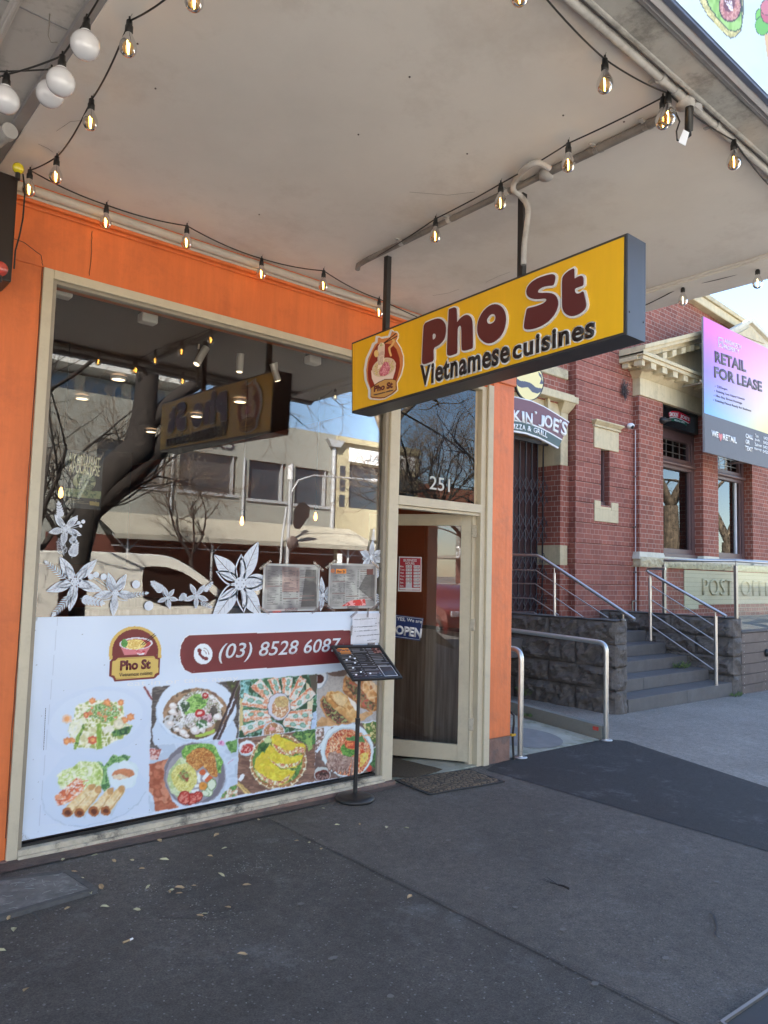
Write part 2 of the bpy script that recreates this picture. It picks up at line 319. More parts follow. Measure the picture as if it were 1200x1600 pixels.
M = dict(
 orange=mat('orange_paint', (.70, .165, .04), .55, var=.09, vscale=1.6, bump=.35, bscale=18, dirt=(.44, .10, .03), dscale=2.2, damt=.45, streak=.14),
 orange2=mat('orange_paint_pillar', (.76, .20, .065), .55, var=.08, vscale=2, bump=.4, bscale=18, dirt=(.46, .15, .07), dscale=2.5, damt=.5, streak=.16),
 plinth=mat('worn_plinth', (.22, .13, .10), .85, var=.3, vscale=8, bump=.6, bscale=40, dirt=(.10, .095, .09), dscale=6, damt=.8),
 cream=mat('cream_frame_paint', (.56, .49, .355), .5, var=.06, vscale=4, bump=.1, bscale=60, dirt=(.30, .25, .18), dscale=9, damt=.18),
 creamworn=mat('cream_flaking_paint', (.52, .46, .35), .7, var=.25, vscale=14, bump=.7, bscale=50, dirt=(.09, .085, .07), dscale=5.5, damt=1.0),
 soffit=mat('soffit_paint', (.68, .645, .60), .75, var=.10, vscale=.8, bump=.12, bscale=14, dirt=(.50, .45, .40), dscale=1.1, damt=.45),
 soffit2=mat('soffit_panel_paint', (.50, .48, .455), .7, var=.12, vscale=2, dirt=(.13, .12, .11), dscale=2.5, damt=.6),
 concrete=mat('painted_beam', (.40, .395, .37), .8, var=.15, vscale=6, bump=.5, bscale=25, dirt=(.14, .14, .13), dscale=4, damt=.7),
 trim=mat('grey_trim', (.25, .25, .255), .45, var=.1, vscale=9),
 whitetrim=mat('white_trim', (.62, .62, .63), .35, var=.08, vscale=9),
 cpipe=mat('dark_pipe_paint', (.20, .185, .17), .5, var=.2, vscale=9, dirt=(.1, .09, .08), dscale=8, damt=.6),
 pipe=mat('pipe_paint', (.44, .43, .41), .5, var=.12, vscale=9, dirt=(.2, .19, .18), dscale=8, damt=.5),
 black=mat('black_metal', (.022, .02, .019), .45, var=.2, vscale=12),
 blackpl=mat('black_plastic', (.014, .014, .014), .4),
 cabinet=mat('sign_cabinet', (.035, .034, .036), .4, var=.1, vscale=6, dirt=(.09, .085, .08), dscale=7, damt=.35),
 cabend=mat('sign_cabinet_end', (.060, .062, .070), .35, var=.08, vscale=5),
 yellow=mat('sign_yellow', (.86, .47, .014), .32, var=.05, vscale=2, streak=.05),
 maroon=mat('sign_maroon', (.115, .022, .022), .35),
 darkbrown=mat('sign_dark', (.022, .014, .012), .4),
 white=mat('white_acrylic', (.74, .74, .73), .4),
 steel=mat('brushed_steel', (.60, .59, .57), .34, 1),
 steeldull=mat('dull_steel', (.33, .31, .28), .4, .9, var=.1, vscale=20),
 bluestone=mat('bluestone', (.115, .10, .088), .85, var=.35, vscale=9, bump=1.0, bscale=30, dirt=(.16, .15, .14), dscale=5, damt=.35),
 bluestep=mat('sawn_bluestone', (.115, .108, .103), .75, var=.16, vscale=5, bump=.3, bscale=90, dirt=(.16, .155, .15), dscale=3, damt=.35),
 sand=mat('sandstone', (.50, .43, .28), .85, var=.18, vscale=8, bump=1.0, bscale=22, dirt=(.25, .2, .13), dscale=7, damt=.5),
 pocream=mat('post_office_cream', (.60, .50, .31), .7, var=.08, vscale=3, bump=.2, bscale=35, dirt=(.25, .22, .16), dscale=4, damt=.35, streak=.12),
 polight=mat('post_office_pale_cream', (.62, .58, .46), .7, var=.08, vscale=3, dirt=(.35, .32, .25), dscale=4, damt=.45),
 joinery=mat('maroon_joinery', (.115, .065, .062), .45, var=.1, vscale=6),
 glazed=None,
 timber=mat('dark_timber', (.105, .078, .07), .6, var=.25, vscale=5, dirt=(.05, .035, .03), dscale=8, damt=.5),
 gateiron=mat('gate_iron', (.03, .026, .028), .5),
 ramp=mat('ramp_concrete', (.36, .355, .29), .8, var=.3, vscale=4, bump=.4, bscale=50, dirt=(.13, .16, .08), dscale=3, damt=.75),
 kerbc=mat('ramp_kerb_concrete', (.20, .195, .17), .8, var=.15, vscale=6, bump=.3, bscale=50, dirt=(.12, .12, .10), dscale=6, damt=.5),
 grass=mat('weed_green', (.10, .15, .035), .7, var=.3, vscale=30),
 leaf=mat('dry_leaf', (.50, .46, .27), .7, var=.3, vscale=40),
 leafb=mat('brown_leaf', (.42, .29, .15), .7, var=.3, vscale=40),
 coir=mat('coir_mat', (.10, .07, .04), .95, var=.4, vscale=60, bump=1, bscale=150),
 rubber=mat('rubber_mat', (.03, .03, .03), .7),
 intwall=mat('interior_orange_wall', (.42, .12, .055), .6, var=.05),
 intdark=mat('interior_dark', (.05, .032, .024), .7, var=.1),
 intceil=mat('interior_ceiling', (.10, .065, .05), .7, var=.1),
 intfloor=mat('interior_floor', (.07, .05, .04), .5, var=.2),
 glass=glassmat('window_glass', 1.6, bump=.004), glassdoor=glassmat('door_glass', 1.5), glasspo=glassmat('post_office_glass', 1.3, (.5, .5, .5), bump=.02), glassrail=glassmat('railing_glass', .10, (.93, .96, .94)),
 bulb=glassmat('bulb_glass', 1.3, (1, .80, .48)), bulbclear=glassmat('clear_bulb_glass', 2.5, (.96, .95, .9)),
 globe=mat('opal_globe', (.62, .63, .66), .08, coat=1),
 filament=emit('filament', (1, .62, .2), 3.2), filamentdim=emit('filament_dim', (1, .8, .45), 1), lampglow=emit('lamp_glow', (1, .78, .5), .4), lampwarm=emit('lamp_warm', (1, .5, .1), .9),
 yellowbulb=mat('yellow_bulb', (.65, .55, .02), .2, coat=1), redbulb=mat('red_bulb', (.5, .06, .04), .2, coat=1),
 print=attrmat('printed_vinyl', .38), printmatte=attrmat('printed_board', .5), printgloss=attrmat('printed_laminate', .25, .5, .3, .05),
 decal=mat('white_decal', (.66, .70, .76), .5),
 chrome=mat('chrome', (.75, .70, .60), .35, .3), whitepl=mat('white_plastic', (.75, .73, .66), .5), paper=mat('note_paper', (.66, .66, .70), .6, var=.04, vscale=20),
 tape=glassmat('clear_tape', 3, (.9, .9, .92), .15),
 ink=mat('ink', (.03, .03, .05), .6), blue=mat('open_blue', (.022, .04, .14), .4), red=mat('hours_red', (.42, .03, .045), .4), letterwhite=mat('letter_white', (.75, .75, .74), .45),
 grey=mat('render_grey', (.23, .235, .21), .85, var=.08, vscale=1.0, dirt=(.22, .22, .20), dscale=1.0, damt=.4), creamw=mat('cream_render', (.36, .32, .21), .85, var=.1, vscale=1),
 whiter=mat('white_render', (.55, .55, .52), .8, var=.05), dglass=mat('far_glass', (.03, .04, .05), .08, spec=.8), bglass=mat('far_blue_glass', (.12, .19, .27), .08, spec=.8),
 corr=mat('corrugated_roof', (.27, .255, .21), .5, var=.15, vscale=2), shopred=mat('dark_shopfront', (.10, .03, .02), .6, var=.3, vscale=1.5), redbrick=mat('far_brick', (.22, .08, .05), .85, var=.2, vscale=6),
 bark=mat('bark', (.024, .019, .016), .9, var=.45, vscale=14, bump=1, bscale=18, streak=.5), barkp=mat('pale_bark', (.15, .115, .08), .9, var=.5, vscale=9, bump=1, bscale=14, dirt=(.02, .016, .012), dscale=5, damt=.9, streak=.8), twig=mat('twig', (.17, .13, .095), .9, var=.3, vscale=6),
 vanpaint=mat('white_car_paint', (.60, .59, .54), .25, coat=.6), carred=mat('car_dark_red', (.18, .03, .025), .25, coat=.7), cardark=mat('car_dark_grey', (.05, .045, .05), .25, coat=.7), carglass=mat('car_glass', (.02, .012, .01), .05, spec=.8), tyre=mat('tyre', (.02, .02, .02), .8), rim=mat('rim', (.4, .4, .4), .35, .8),
 lamppost=mat('galvanised', (.42, .43, .44), .5, .4), stucco=mat('neighbour_wall', (.35, .3, .26), .8, var=.1),
 path=asphalt('footpath_asphalt', (.108, .094, .081), .22, .25), newpath=asphalt('new_asphalt', (.033, .030, .029), .12, .15), oldpath=asphalt('pale_asphalt', (.25, .222, .19), .6, .2), road=asphalt('road_asphalt', (.24, .23, .215), .2, .2),
 pitlid=mat('pit_lid', (.16, .155, .145), .85, var=.3, vscale=10, bump=.8, bscale=30, dirt=(.4, .4, .38), dscale=14, damt=.35),
)
PO_Z0 = -4.762
M['brick'] = brickmat('post_office_brick', (.31, .092, .058), (.205, .058, .038), (.43, .33, .265), PO_Z0+.0845*80, dirt=.25)
M['brickband'] = brickmat('post_office_banded_brick', (.30, .092, .062), (.215, .064, .046), (.44, .30, .24), PO_Z0+.0845*80, ms=.0038, dirt=.25)
M['glazed'] = brickmat('cream_glazed_brick', (.55, .48, .32), (.58, .51, .35), (.36, .31, .21), PO_Z0+.0845*80, bw=3.3, ms=.0035, dirt=.08)
# wood-look boards
def woodmat(name, c1, c2, axis=0, bw=.12):
    m = bpy.data.materials.new(name); m.use_nodes = True; nt = m.node_tree; b = nt.nodes['Principled BSDF']; N = nt.nodes.new; Lk = nt.links.new
    g = N('ShaderNodeNewGeometry'); mp = N('ShaderNodeMapping'); Lk(g.outputs['Position'], mp.inputs[0]); mp.inputs['Scale'].default_value = (14, 14, 1.1)
    n = N('ShaderNodeTexNoise'); n.inputs['Scale'].default_value = 2.2; n.inputs['Detail'].default_value = 8; Lk(mp.outputs[0], n.inputs['Vector'])
    r = N('ShaderNodeValToRGB'); r.color_ramp.elements[0].position = .3; r.color_ramp.elements[1].position = .7; r.color_ramp.elements[0].color = (*c1, 1); r.color_ramp.elements[1].color = (*c2, 1)
    Lk(n.outputs['Fac'], r.inputs[0]); Lk(r.outputs[0], b.inputs['Base Color']); b.inputs['Roughness'].default_value = .5
    return m
M['woodwall'] = woodmat('wood_panelling', (.24, .17, .12), (.46, .36, .27))
# ================================================================ SETTING: ground, road
def sheet(name, poly, dz, m, label=None):
    xs = [-4, 14]; b = MB()
    P = [Vector((p[0], p[1], 0)) for p in poly]
    # split along x = -4 and 14 is not needed for sheets inside; sample edges finely
    n = len(P); Q = []
    for i in range(n):
        a, c = P[i], P[(i+1) % n]; k = max(1, int((c-a).length/1.5))
        Q += [a.lerp(c, j/k) for j in range(k)]
    bm = bmesh.new(); vs = [bm.verts.new((q.x, q.y, 0)) for q in Q]; bm.faces.new(vs)
    x0 = min(q.x for q in Q); x1 = max(q.x for q in Q)
    for x in (-4, 14):
        if x0 < x < x1: bmesh.ops.bisect_plane(bm, geom=bm.verts[:]+bm.edges[:]+bm.faces[:], plane_co=(x, 0, 0), plane_no=(1, 0, 0))
    for v in bm.verts: v.co.z = gz(v.co.x)+dz
    bmesh.ops.recalc_face_normals(bm, faces=bm.faces[:])
    if bm.faces[:][0].normal.z < 0: bmesh.ops.reverse_faces(bm, faces=bm.faces[:])
    me = bpy.data.meshes.new(name); bm.to_mesh(me); bm.free(); me.materials.append(m)
    o = bpy.data.objects.new(name, me); COL.objects.link(o); o['kind'] = 'structure'
    return o
def flat(name, x0, x1, y0, y1, z, m):
    b = MB(); b.quad((x0, y0, z), (x1, y0, z), (x1, y1, z), (x0, y1, z)); o = b.build(name, m, local=False); o['kind'] = 'structure'; return o
flat('ground', -420, 420, -420, 420, -.34, mat('far_ground', (.12, .12, .11), .9, var=.2))
flat('road', -150, 200, -27.5, -4.75, -.27, M['road'])
sheet('footpath', [(-60, -4.6), (90, -4.6), (90, .9), (60, 3.6), (5.0, 3.6), (5.0, .25), (-60, .25)], 0, asphalt('footpath_asphalt_dark', (.086, .075, .065), .35, .38))
sheet('footpath_right_bay', [(2.545, -4.6), (4.575, -4.6), (4.575, -.02), (3.75, -.02), (2.545, -.16)], .002, M['path'])
A = PG(978, 1158); B = PG(1161, 1218); d = (B-A); E2 = A+d*3.2
newp = [(4.575, -4.6), (E2.x, -4.6), (E2.x, E2.y), (A.x, A.y), (A.x-.1, .02), (5.02, .02), (4.8, -.03), (4.575, -.12)]
sheet('footpath_new_patch', newp, .004, M['newpath'])
sheet('footpath_pale_section', [(E2.x, -4.6), (60, -4.6), (60, 3.5), (6.46, 3.5), (6.46, .02), (A.x-.1, .02), (A.x, A.y), (E2.x, E2.y)], .0035, M['oldpath'])
r_ = PG(1200, 1207)
sheet('footpath_grey_square', [(7.6, -1.05), (13.5, -1.25), (13.5, -3.4), (9.0, -3.35), (7.2, -1.9)], .0065, asphalt('mid_asphalt', (.20, .182, .163), .25, .2))
kb = MB(); kb.box(-150, 200, -4.75, -4.6, -.30, .07); o = kb.build('kerb', M['bluestep'], local=False); o['kind'] = 'structure'; o.scale = (1, 1, 1)
for v in o.data.vertices: v.co.z = v.co.z if v.co.z < 0 else gz(v.co.x)+.002
flat('gutter', -150, 200, -5.15, -4.75, -.262, M['bluestep'])
# far side footpath
fb = MB(); fb.box(-150, 200, -30.0, -27.5, -.31, -.12); o = fb.build('far_footpath', M['oldpath'], local=False); o['kind'] = 'structure'
# ramp with its kerb
rm = MB(); P = [(5.02, .0), (6.40, .0), (6.40, 6), (5.02, 6)]
z0 = [-.047, -.062]; rm.add([(5.02, .03, -.040), (6.40, .03, -.056), (6.40, 4.5, .22), (5.02, 4.5, .22)], [(0, 1, 2, 3)])
o = rm.build('ramp', M['ramp'], local=False); o['kind'] = 'structure'
pc = PG(885, 1170); b = MB(); b.lathe([(0, .008), (.36, .008)], (5.72, .42, -.022), 28, smooth=False)
for i, v in enumerate(b.v): b.v[i] = (v[0], v[1], -.022+.061*(v[1]-.42)+.004)
o = b.build('ramp_patch', mat('ramp_patch_cement', (.22, .215, .205), .8, var=.15, vscale=8), local=False); o['kind'] = 'structure'
sheet('footpath_edge', [(.0, -.20), (1.1, -.15), (2.4, -.13), (3.72, -.10), (3.72, .05), (.0, .05)], .006, mat('wall_base_grime', (.12, .085, .07), .9, var=.4, vscale=9, bump=.7, bscale=60, dirt=(.06, .056, .054), dscale=5, damt=1.0))
def blot(u, v, rx, ry, m, seed, dz=.0075):
    c_ = PG(u, v); pts = [(c_.x+math.cos(a_)*rx*(1+.35*noise.noise(Vector((math.cos(a_)*1.5, math.sin(a_)*1.5, seed)))), c_.y+math.sin(a_)*ry*(1+.5*noise.noise(Vector((math.cos(a_)*2, math.sin(a_)*2, seed+5))))) for a_ in [i*6.2832/40 for i in range(40)]]
    sheet('footpath_stain', pts, dz, m)
dk = asphalt('damp_stain', (.072, .063, .055), .35, .38)
blot(345, 1400, .30, .20, dk, 1, .0015)
gum = mat('trodden_gum', (.17, .16, .145), .8, var=.2, vscale=30)
for i, (u, v) in enumerate(((805, 1420), (880, 1455), (700, 1315), (980, 1345), (1040, 1500), (520, 1500), (610, 1560), (470, 1415), (860, 1300), (1120, 1380), (760, 1390), (930, 1540))): blot(u, v, .013+.004*(i % 3), .012, gum, 20+i, .0085)
# cracks in the asphalt
def crack(name, pts, wd, label):
    b = MB(); rnd = random.Random(len(pts)*7)
    Q = []
    for i in range(len(pts)-1):
        a = Vector(pts[i]); c = Vector(pts[i+1]); k = max(2, int((c-a).length/.05))
        for j in range(k): q = a.lerp(c, j/k); Q.append((q.x+rnd.uniform(-.006, .006), q.y+rnd.uniform(-.006, .006), wd*rnd.uniform(.4, 1.2)))
    vs = []
    for i, (x, y, r) in enumerate(Q):
        j = min(i+1, len(Q)-1); k = max(i-1, 0); t = Vector((Q[j][0]-Q[k][0], Q[j][1]-Q[k][1])).normalized(); n = Vector((-t.y, t.x))
        vs += [(x+n.x*r, y+n.y*r, gz(x)+.011), (x-n.x*r, y-n.y*r, gz(x)+.011)]
    b.add(vs, [(2*i, 2*i+1, 2*i+3, 2*i+2) for i in range(len(Q)-1)]); o = b.build(name, M['blackpl'], local=False); o['kind'] = 'structure'
crack('footpath_joint', [(2.545, -.9), (2.545, -4.5)], .003, '')
def pgs(l): return [(PG(u, v).x, PG(u, v).y) for u, v in l]
crack('footpath_crack', pgs([(1110, 1428), (1120, 1445), (1117, 1463), (1130, 1475), (1152, 1492)]), .004, '')
crack('footpath_crack', pgs([(1041, 1375), (1062, 1385), (1085, 1402)]), .003, '')
crack('footpath_crack', pgs([(1000, 1506), (1022, 1511), (1042, 1512)]), .002, '')
crack('footpath_crack', pgs([(52, 1428), (64, 1446), (60, 1460)]), .003, '')

# ================================================================ SHOP BUILDING
shop = empty('shop_building', (3, 2, 0), 'orange painted corner shop with cream framed window under a flat awning', 'shop')
b = MB()
b.box(.90, 1.105, 0, .30, -.08, 3.08); b.box(.90, 4.727, .0, .30, 3.08, 3.52)
b.build('wall', M['orange'], shop, bev=.006)
b = MB(); b.box(4.727, 5.0, -.012, .30, .16, 3.52); b.box(4.70, 5.0, -.035, .0, 3.14, 3.5)
b.build('pillar', M['orange2'], shop, bev=.008)
b = MB(); b.box(4.735, 5.004, -.006, .30, -.12, .162); b.build('pillar_base', M['plinth'], shop, bev=.01)
b = MB(); b.box(.88, 1.11, -.03, .05, -.06, .012); b.box(1.105, 3.69, -.045, .05, -.08, .004); b.build('plinth', M['plinth'], shop, bev=.01)
b = MB(); b.box(.90, 5.0, -.001, .30, 3.52, 7.3); b.box(.85, 5.05, -.06, .35, 7.3, 7.5); b.box(4.80, 5.0, .30, 14, -.3, 7.3); b.box(.90, 1.0, .30, 14, -.3, 7.3); b.box(.9, 5.0, 13.9, 14, -.3, 7.3)
b.build('upper_wall', M['stucco'], shop)
b = MB(); b.box(.95, 4.95, .30, 13.9, 5.6, 5.7); b.build('roof', M['trim'], shop)
# orange moulding and cracks of the bulkhead
b = MB(); b.tube([(.92, -.012, 3.415), (4.72, -.012, 3.415)], .014); b.tube([(.92, -.008, 3.385), (4.72, -.008, 3.385)], .008); b.build('moulding', M['orange'], shop)
b = MB()
for pts in ([(.92, 3.19), (1.0, 3.185), (1.09, 3.14), (1.1, 3.08)], [(1.098, 3.08), (1.10, 2.6), (1.096, 2.0), (1.101, 1.2), (1.097, .6), (1.10, .05)], [(1.345, 3.36), (1.35, 3.2), (1.343, 3.09)]):
    q = []
    for i in range(len(pts)-1):
        for j in range(8): t = j/8; q.append((pts[i][0]*(1-t)+pts[i+1][0]*t+random.Random(i*8+j).uniform(-.002, .002), -.0015, pts[i][1]*(1-t)+pts[i+1][1]*t))
    b.tube(q, .0018, 4)
build_split(b, 'wall_crack', M['blackpl'], shop)
# shop window
win = empty('window', (2.3, 0, 0), parent=shop); win.location = (2.3-3, 0-2, 0)
b = MB(); b.box(1.105, 1.157, -.012, .07, 0, 3.08); b.box(1.157, 3.552, -.012, .07, 3.030, 3.08)
b.box(3.585, 3.679, -.012, .09, 0, 3.045)
b.build('frame', M['cream'], win, bev=.004)
b = MB(); b.box(1.157, 3.585, -.012, .07, 0, .046); b.box(1.157, 3.60, -.03, .0, -.005, .02); b.build('sill', M['creamworn'], win, bev=.004)
b = MB(); b.box(1.157, 1.18, .006, .06, .046, 3.03); b.box(1.18, 3.552, .012, .06, 3.012, 3.03); b.box(3.552, 3.585, .008, .07, .046, 3.03)
b.build('glazing_bead', mat('bead_paint', (.30, .26, .2), .5, var=.15, vscale=9), win, bev=.002)
b = MB(); b.box(1.18, 3.552, .042, .050, .02, 3.02); b.build('glass', M['glass'], win)
b = MB(); b.box(1.16, 3.56, .028, .038, .03, .062); b.build('seal', M['blackpl'], win)
# entrance: transom window, jambs, door
tr = empty('transom_window', (0, 0, 0), parent=shop); tr.location = (4.1-3, -2, 2.1)
b = MB(); b.box(3.679, 4.60, -.012, .09, 2.008, 2.078); b.build('transom_bar', M['cream'], tr, bev=.004); b = MB(); b.box(3.679, 4.60, -.012, .07, 3.045, 3.08); b.build('frame', M['cream'], tr, bev=.004); b = MB(); b.box(3.679, 4.60, .01, .09, 1.985, 2.006); b.build('door_head', M['cream'], tr)
b = MB(); b.box(3.679, 4.56, .040, .048, 2.08, 3.04); b.build('glass', M['glass'], tr)
b = MB(); b.box(4.60, 4.66, .0, .10, -.06, 3.08); b.box(4.66, 4.727, -.02, .10, -.06, 3.10); b.box(4.56, 4.60, .05, .10, -.05, 3.045); b.build('door_jamb', M['cream'], shop, bev=.005)
b = MB(); b.box(3.45, 4.60, .0, .5, -.08, -.028); b.build('door_sill', M['ramp'], shop, bev=.006)
# door, hinged on the right jamb, standing open inwards
dr = empty('door', (0, 0, 0), parent=shop); dr.location = (4.585-3, .065-2, -.012)
ang = rad(55.5); ex = Vector((-math.cos(ang), math.sin(ang), 0)); nn = Vector((ex.y, -ex.x, 0))   # ex: from hinge to free edge
def dbox(mb, a0, a1, z0, z1, t0=-.02, t1=.02):
    o = Vector((4.585, .065, -.012)); c = o+ex*((a0+a1)/2)+Vector((0, 0, (z0+z1)/2))+nn*((t0+t1)/2)
    mb.obox(c, ex*(a1-a0), nn*(t1-t0), (0, 0, z1-z0))
b = MB(); dbox(b, 0, .10, .0, 2.01); dbox(b, .80, .90, 0, 2.01); dbox(b, .10, .80, 0, .13); dbox(b, .10, .80, 1.915, 2.01); b.build('frame', M['cream'], dr, bev=.003)
b = MB(); dbox(b, .09, .81, .12, 1.92, -.004, .004); b.build('glass', M['glassdoor'], dr)
b = MB()
for z in (.25, 1.05, 1.82): dbox(b, -.03, .012, z, z+.10, -.028, .028)
build_split(b, 'hinge', M['creamworn'], dr, bev=.003)
# interior
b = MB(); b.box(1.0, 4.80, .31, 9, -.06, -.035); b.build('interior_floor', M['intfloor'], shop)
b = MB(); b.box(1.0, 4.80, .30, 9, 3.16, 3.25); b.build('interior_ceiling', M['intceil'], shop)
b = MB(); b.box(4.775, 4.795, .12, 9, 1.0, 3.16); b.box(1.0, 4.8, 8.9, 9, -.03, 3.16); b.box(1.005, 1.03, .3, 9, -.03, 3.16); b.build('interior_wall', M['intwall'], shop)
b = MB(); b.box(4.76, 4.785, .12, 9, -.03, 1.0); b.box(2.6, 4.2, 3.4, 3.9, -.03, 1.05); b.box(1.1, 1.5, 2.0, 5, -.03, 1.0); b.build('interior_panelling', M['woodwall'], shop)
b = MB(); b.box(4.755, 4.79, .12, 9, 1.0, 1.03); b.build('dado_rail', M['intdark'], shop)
b = MB()
for i in range(3):
    b.box(1.8+i*.9, 2.3+i*.9, 6.2, 8.8, 1.5, 3.1)
build_split(b, 'interior_partition', M['intdark'], shop)

# ================================================================ AWNINGS
aw = empty('awning', (2.9, -1.5, 3.5), 'flat cantilevered awning with pale painted soffit over the footpath', 'awning')
b = MB(); b.box(.84, 4.62, -2.745, -.002, 3.50, 3.56)
b.build('soffit', M['soffit'], aw)
b = MB(); b.box(4.62, 4.95, -2.98, -.002, 3.475, 3.60); b.box(4.60, 4.64, -2.745, -.002, 3.487, 3.50); b.build('edge_beam', M['soffit'], aw, bev=.004)
b = MB(); b.box(.84, 4.62, -2.865, -2.745, 3.472, 3.66); b.box(.84, 4.62, -2.76, -2.74, 3.465, 3.50); b.build('beam', M['concrete'], aw, bev=.006)
b = MB(); b.box(.84, 4.95, -2.900, -2.867, 3.462, 3.64); b.box(.84, 4.95, -2.884, -2.880, 3.458, 3.47); b.build('trim', M['trim'], aw, bev=.002)
b = MB(); b.box(.84, 4.95, -2.930, -2.902, 3.452, 3.62); b.build('fascia_lip', M['whitetrim'], aw, bev=.003)
b = MB(); b.box(.84, 4.95, -2.9, -.3, 3.60, 3.66); b.build('roof', M['trim'], aw)
b = MB(); b.tube([(.92, -.035, 3.462), (4.95, -.035, 3.462)], .026, 12); b.tube([(.92, -.02, 3.43), (4.95, -.02, 3.43)], .010, 8); b.build('cornice_tube', mat('cornice_paint', (.48, .44, .38), .5, var=.1, vscale=8), aw)
b = MB(); b.tube([(.90, -.018, 3.494), (4.6, -.018, 3.494)], .012, 6)
b.build('cornice', M['orange'], aw)
b = MB()
for q_ in (((759, 441), (778, 432), (797, 425)), ((676, 462), (700, 458), (717, 452)), ((640, 300), (700, 305), (742, 300)), ((88, 205), (110, 190), (150, 186)), ((60, 225), (75, 232), (83, 238))): b.tube([PZ(u, v, 3.499) for u, v in q_], .0007, 3)
for u, v in ((243, 138), (215, 68), (405, 335), (560, 210), (640, 120), (975, 190), (880, 180), (730, 240)): b.sphere(PZ(u, v, 3.4995), .005, 6)
build_split(b, 'soffit_crack', M['timber'], aw)
nb = empty('neighbour_awning', (-2, -1.5, 3.5), 'neighbouring awning with ribbed grey soffit panels', 'awning')
b = MB(); b.box(-8, .81, -2.95, -.002, 3.53, 3.6); b.build('soffit', M['soffit2'], nb)
b = MB()
for k in range(14):
    x = .60-k*.235; b.box(x-.016, x+.016, -2.9, -.01, 3.512, 3.53); b.box(x-.006, x+.006, -2.9, -.01, 3.505, 3.514)
build_split(b, 'rib', M['soffit2'], nb, bev=.004)
b = MB(); b.box(-8, .79, -1.30, -1.295, 3.527, 3.5305); b.box(.792, .84, -2.95, -.002, 3.506, 3.60); b.build('joint', M['trim'], nb)
b = MB(); b.box(-8, .838, -3.0, -2.95, 3.45, 3.95); b.build('fascia', M['trim'], nb)
sb = empty('neighbour_shop', (-4, 1, 0), 'dark fronted neighbouring shop left of the orange pier', 'shop')
b = MB(); b.box(-8, .90, 0, 13, -.3, 6.0); b.build('wall', M['stucco'], sb)
b = MB(); b.box(-6, .4, -.01, 0, .5, 2.9); b.build('shopfront', M['dglass'], sb)
# duct end between the two soffits
b = MB(); b.tube([PZ(-60, 255, 3.45), PZ(-5, 222, 3.46), PZ(10, 209, 3.47)], .028, 14); b.tube([PZ(10, 209, 3.47), PZ(16, 204, 3.47)], .036, 14)
tag(b.build('vent_pipe', M['pipe']), 'short pale pipe under the soffit joint at the far left', 'pipe')
# ---------------------------------------------------------------- conduits under the awning
def saddle(mb, p, r, dirv):
    d = Vector(dirv).normalized(); mb.tube([Vector(p)-d*.012, Vector(p)+d*.012], r+.006, 10); s = Vector((d.y, -d.x, 0)); mb.obox(Vector(p)+Vector((0, 0, .008)), s*(r*2+.07), d*.018, (0, 0, .006))
zc = 3.478
cx_ = 2.86
cr = empty('electrical_conduit', (cx_, -1.6, 3.47), 'grey conduit clipped across the soffit towards the hanging sign', 'conduit')
b = MB(); b.tube([(cx_, -2.62, zc), (cx_, -1.98, zc)], .020, 10); b.tube([(cx_, -1.94, zc), (cx_+.01, -.62, zc), (cx_+.012, -.53, zc)], .017, 10)
b.tube([(cx_+.012, -.55, zc), (cx_+.015, -.47, zc-.005), (cx_+.03, -.44, zc-.02)], .017, 10); b.build('tube', M['cpipe'], cr)
b = MB()
for y in (-2.5, -2.25, -1.72, -1.3, -.9): saddle(b, (cx_, y, zc), .014, (0, 1, 0))
build_split(b, 'saddle', M['pipe'], cr)
b = MB(); b.lathe([(0, 0), (.034, 0), (.034, .04), (0, .04)], (cx_, -1.965, 3.452), 18); b.build('junction_box', M['pipe'], cr)
cf = empty('fascia_conduit', (3, -2.7, 3.47), 'long grey conduit running beside the awning front beam', 'conduit')
b = MB(); b.tube([(.84, -2.705, zc), (4.6, -2.705, zc)], .0165, 12); b.build('tube', M['pipe'], cf)
b = MB()
for x in (1.5, 2.62, 3.08, 3.7, 4.2): saddle(b, (x, -2.705, zc), .0165, (1, 0, 0))
build_split(b, 'saddle', M['pipe'], cf)
b = MB(); b.lathe([(0, 0), (.037, 0), (.037, .04), (0, .04)], (2.815, -2.705, 3.448), 20); b.tube([(2.72, -2.705, zc), (2.79, -2.705, zc)], .020, 10); b.build('junction_box', M['pipe'], cf)
# flexible conduit to the sign
q = [min((PX(u, v, x_) for x_ in (2.93, 2.90, 2.87, 2.84, 2.80, 2.76, 2.72)), key=lambda p_: abs(p_.x-2.93)+(100 if p_.z > 3.482 else 0)) for u, v in ((858, 263), (840, 254), (822, 262), (806, 280), (802, 296), (815, 308), (825, 325), (822, 360), (819, 385), (818, 420))]
b = MB(); Q = []
for i in range(len(q)-1):
    for k in range(4):
        t = k/4; p0 = q[max(i-1, 0)]; p1 = q[i]; p2 = q[i+1]; p3 = q[min(i+2, len(q)-1)]
        Q.append(.5*((2*p1)+(p2-p0)*t+(2*p0-5*p1+4*p2-p3)*t*t+(3*p1-p0-3*p2+p3)*t**3))
b.tube(Q, .0150, 10); tag(b.build('flexible_conduit', M['pipe']), 'curved grey flexible conduit dropping to the yellow sign', 'conduit')
# fascia sign board above the awning edge
fs = empty('fascia_sign', (2.9, -3, 3.6), 'pale illustrated food signboard on the awning front', 'sign')
b = MB(); b.box(.84, 4.97, -2.955, -2.932, 3.447, 3.95); b.build('board_frame', mat('fascia_blue_metal', (.16, .19, .26), .35, .5, var=.2, vscale=9), fs, bev=.003)
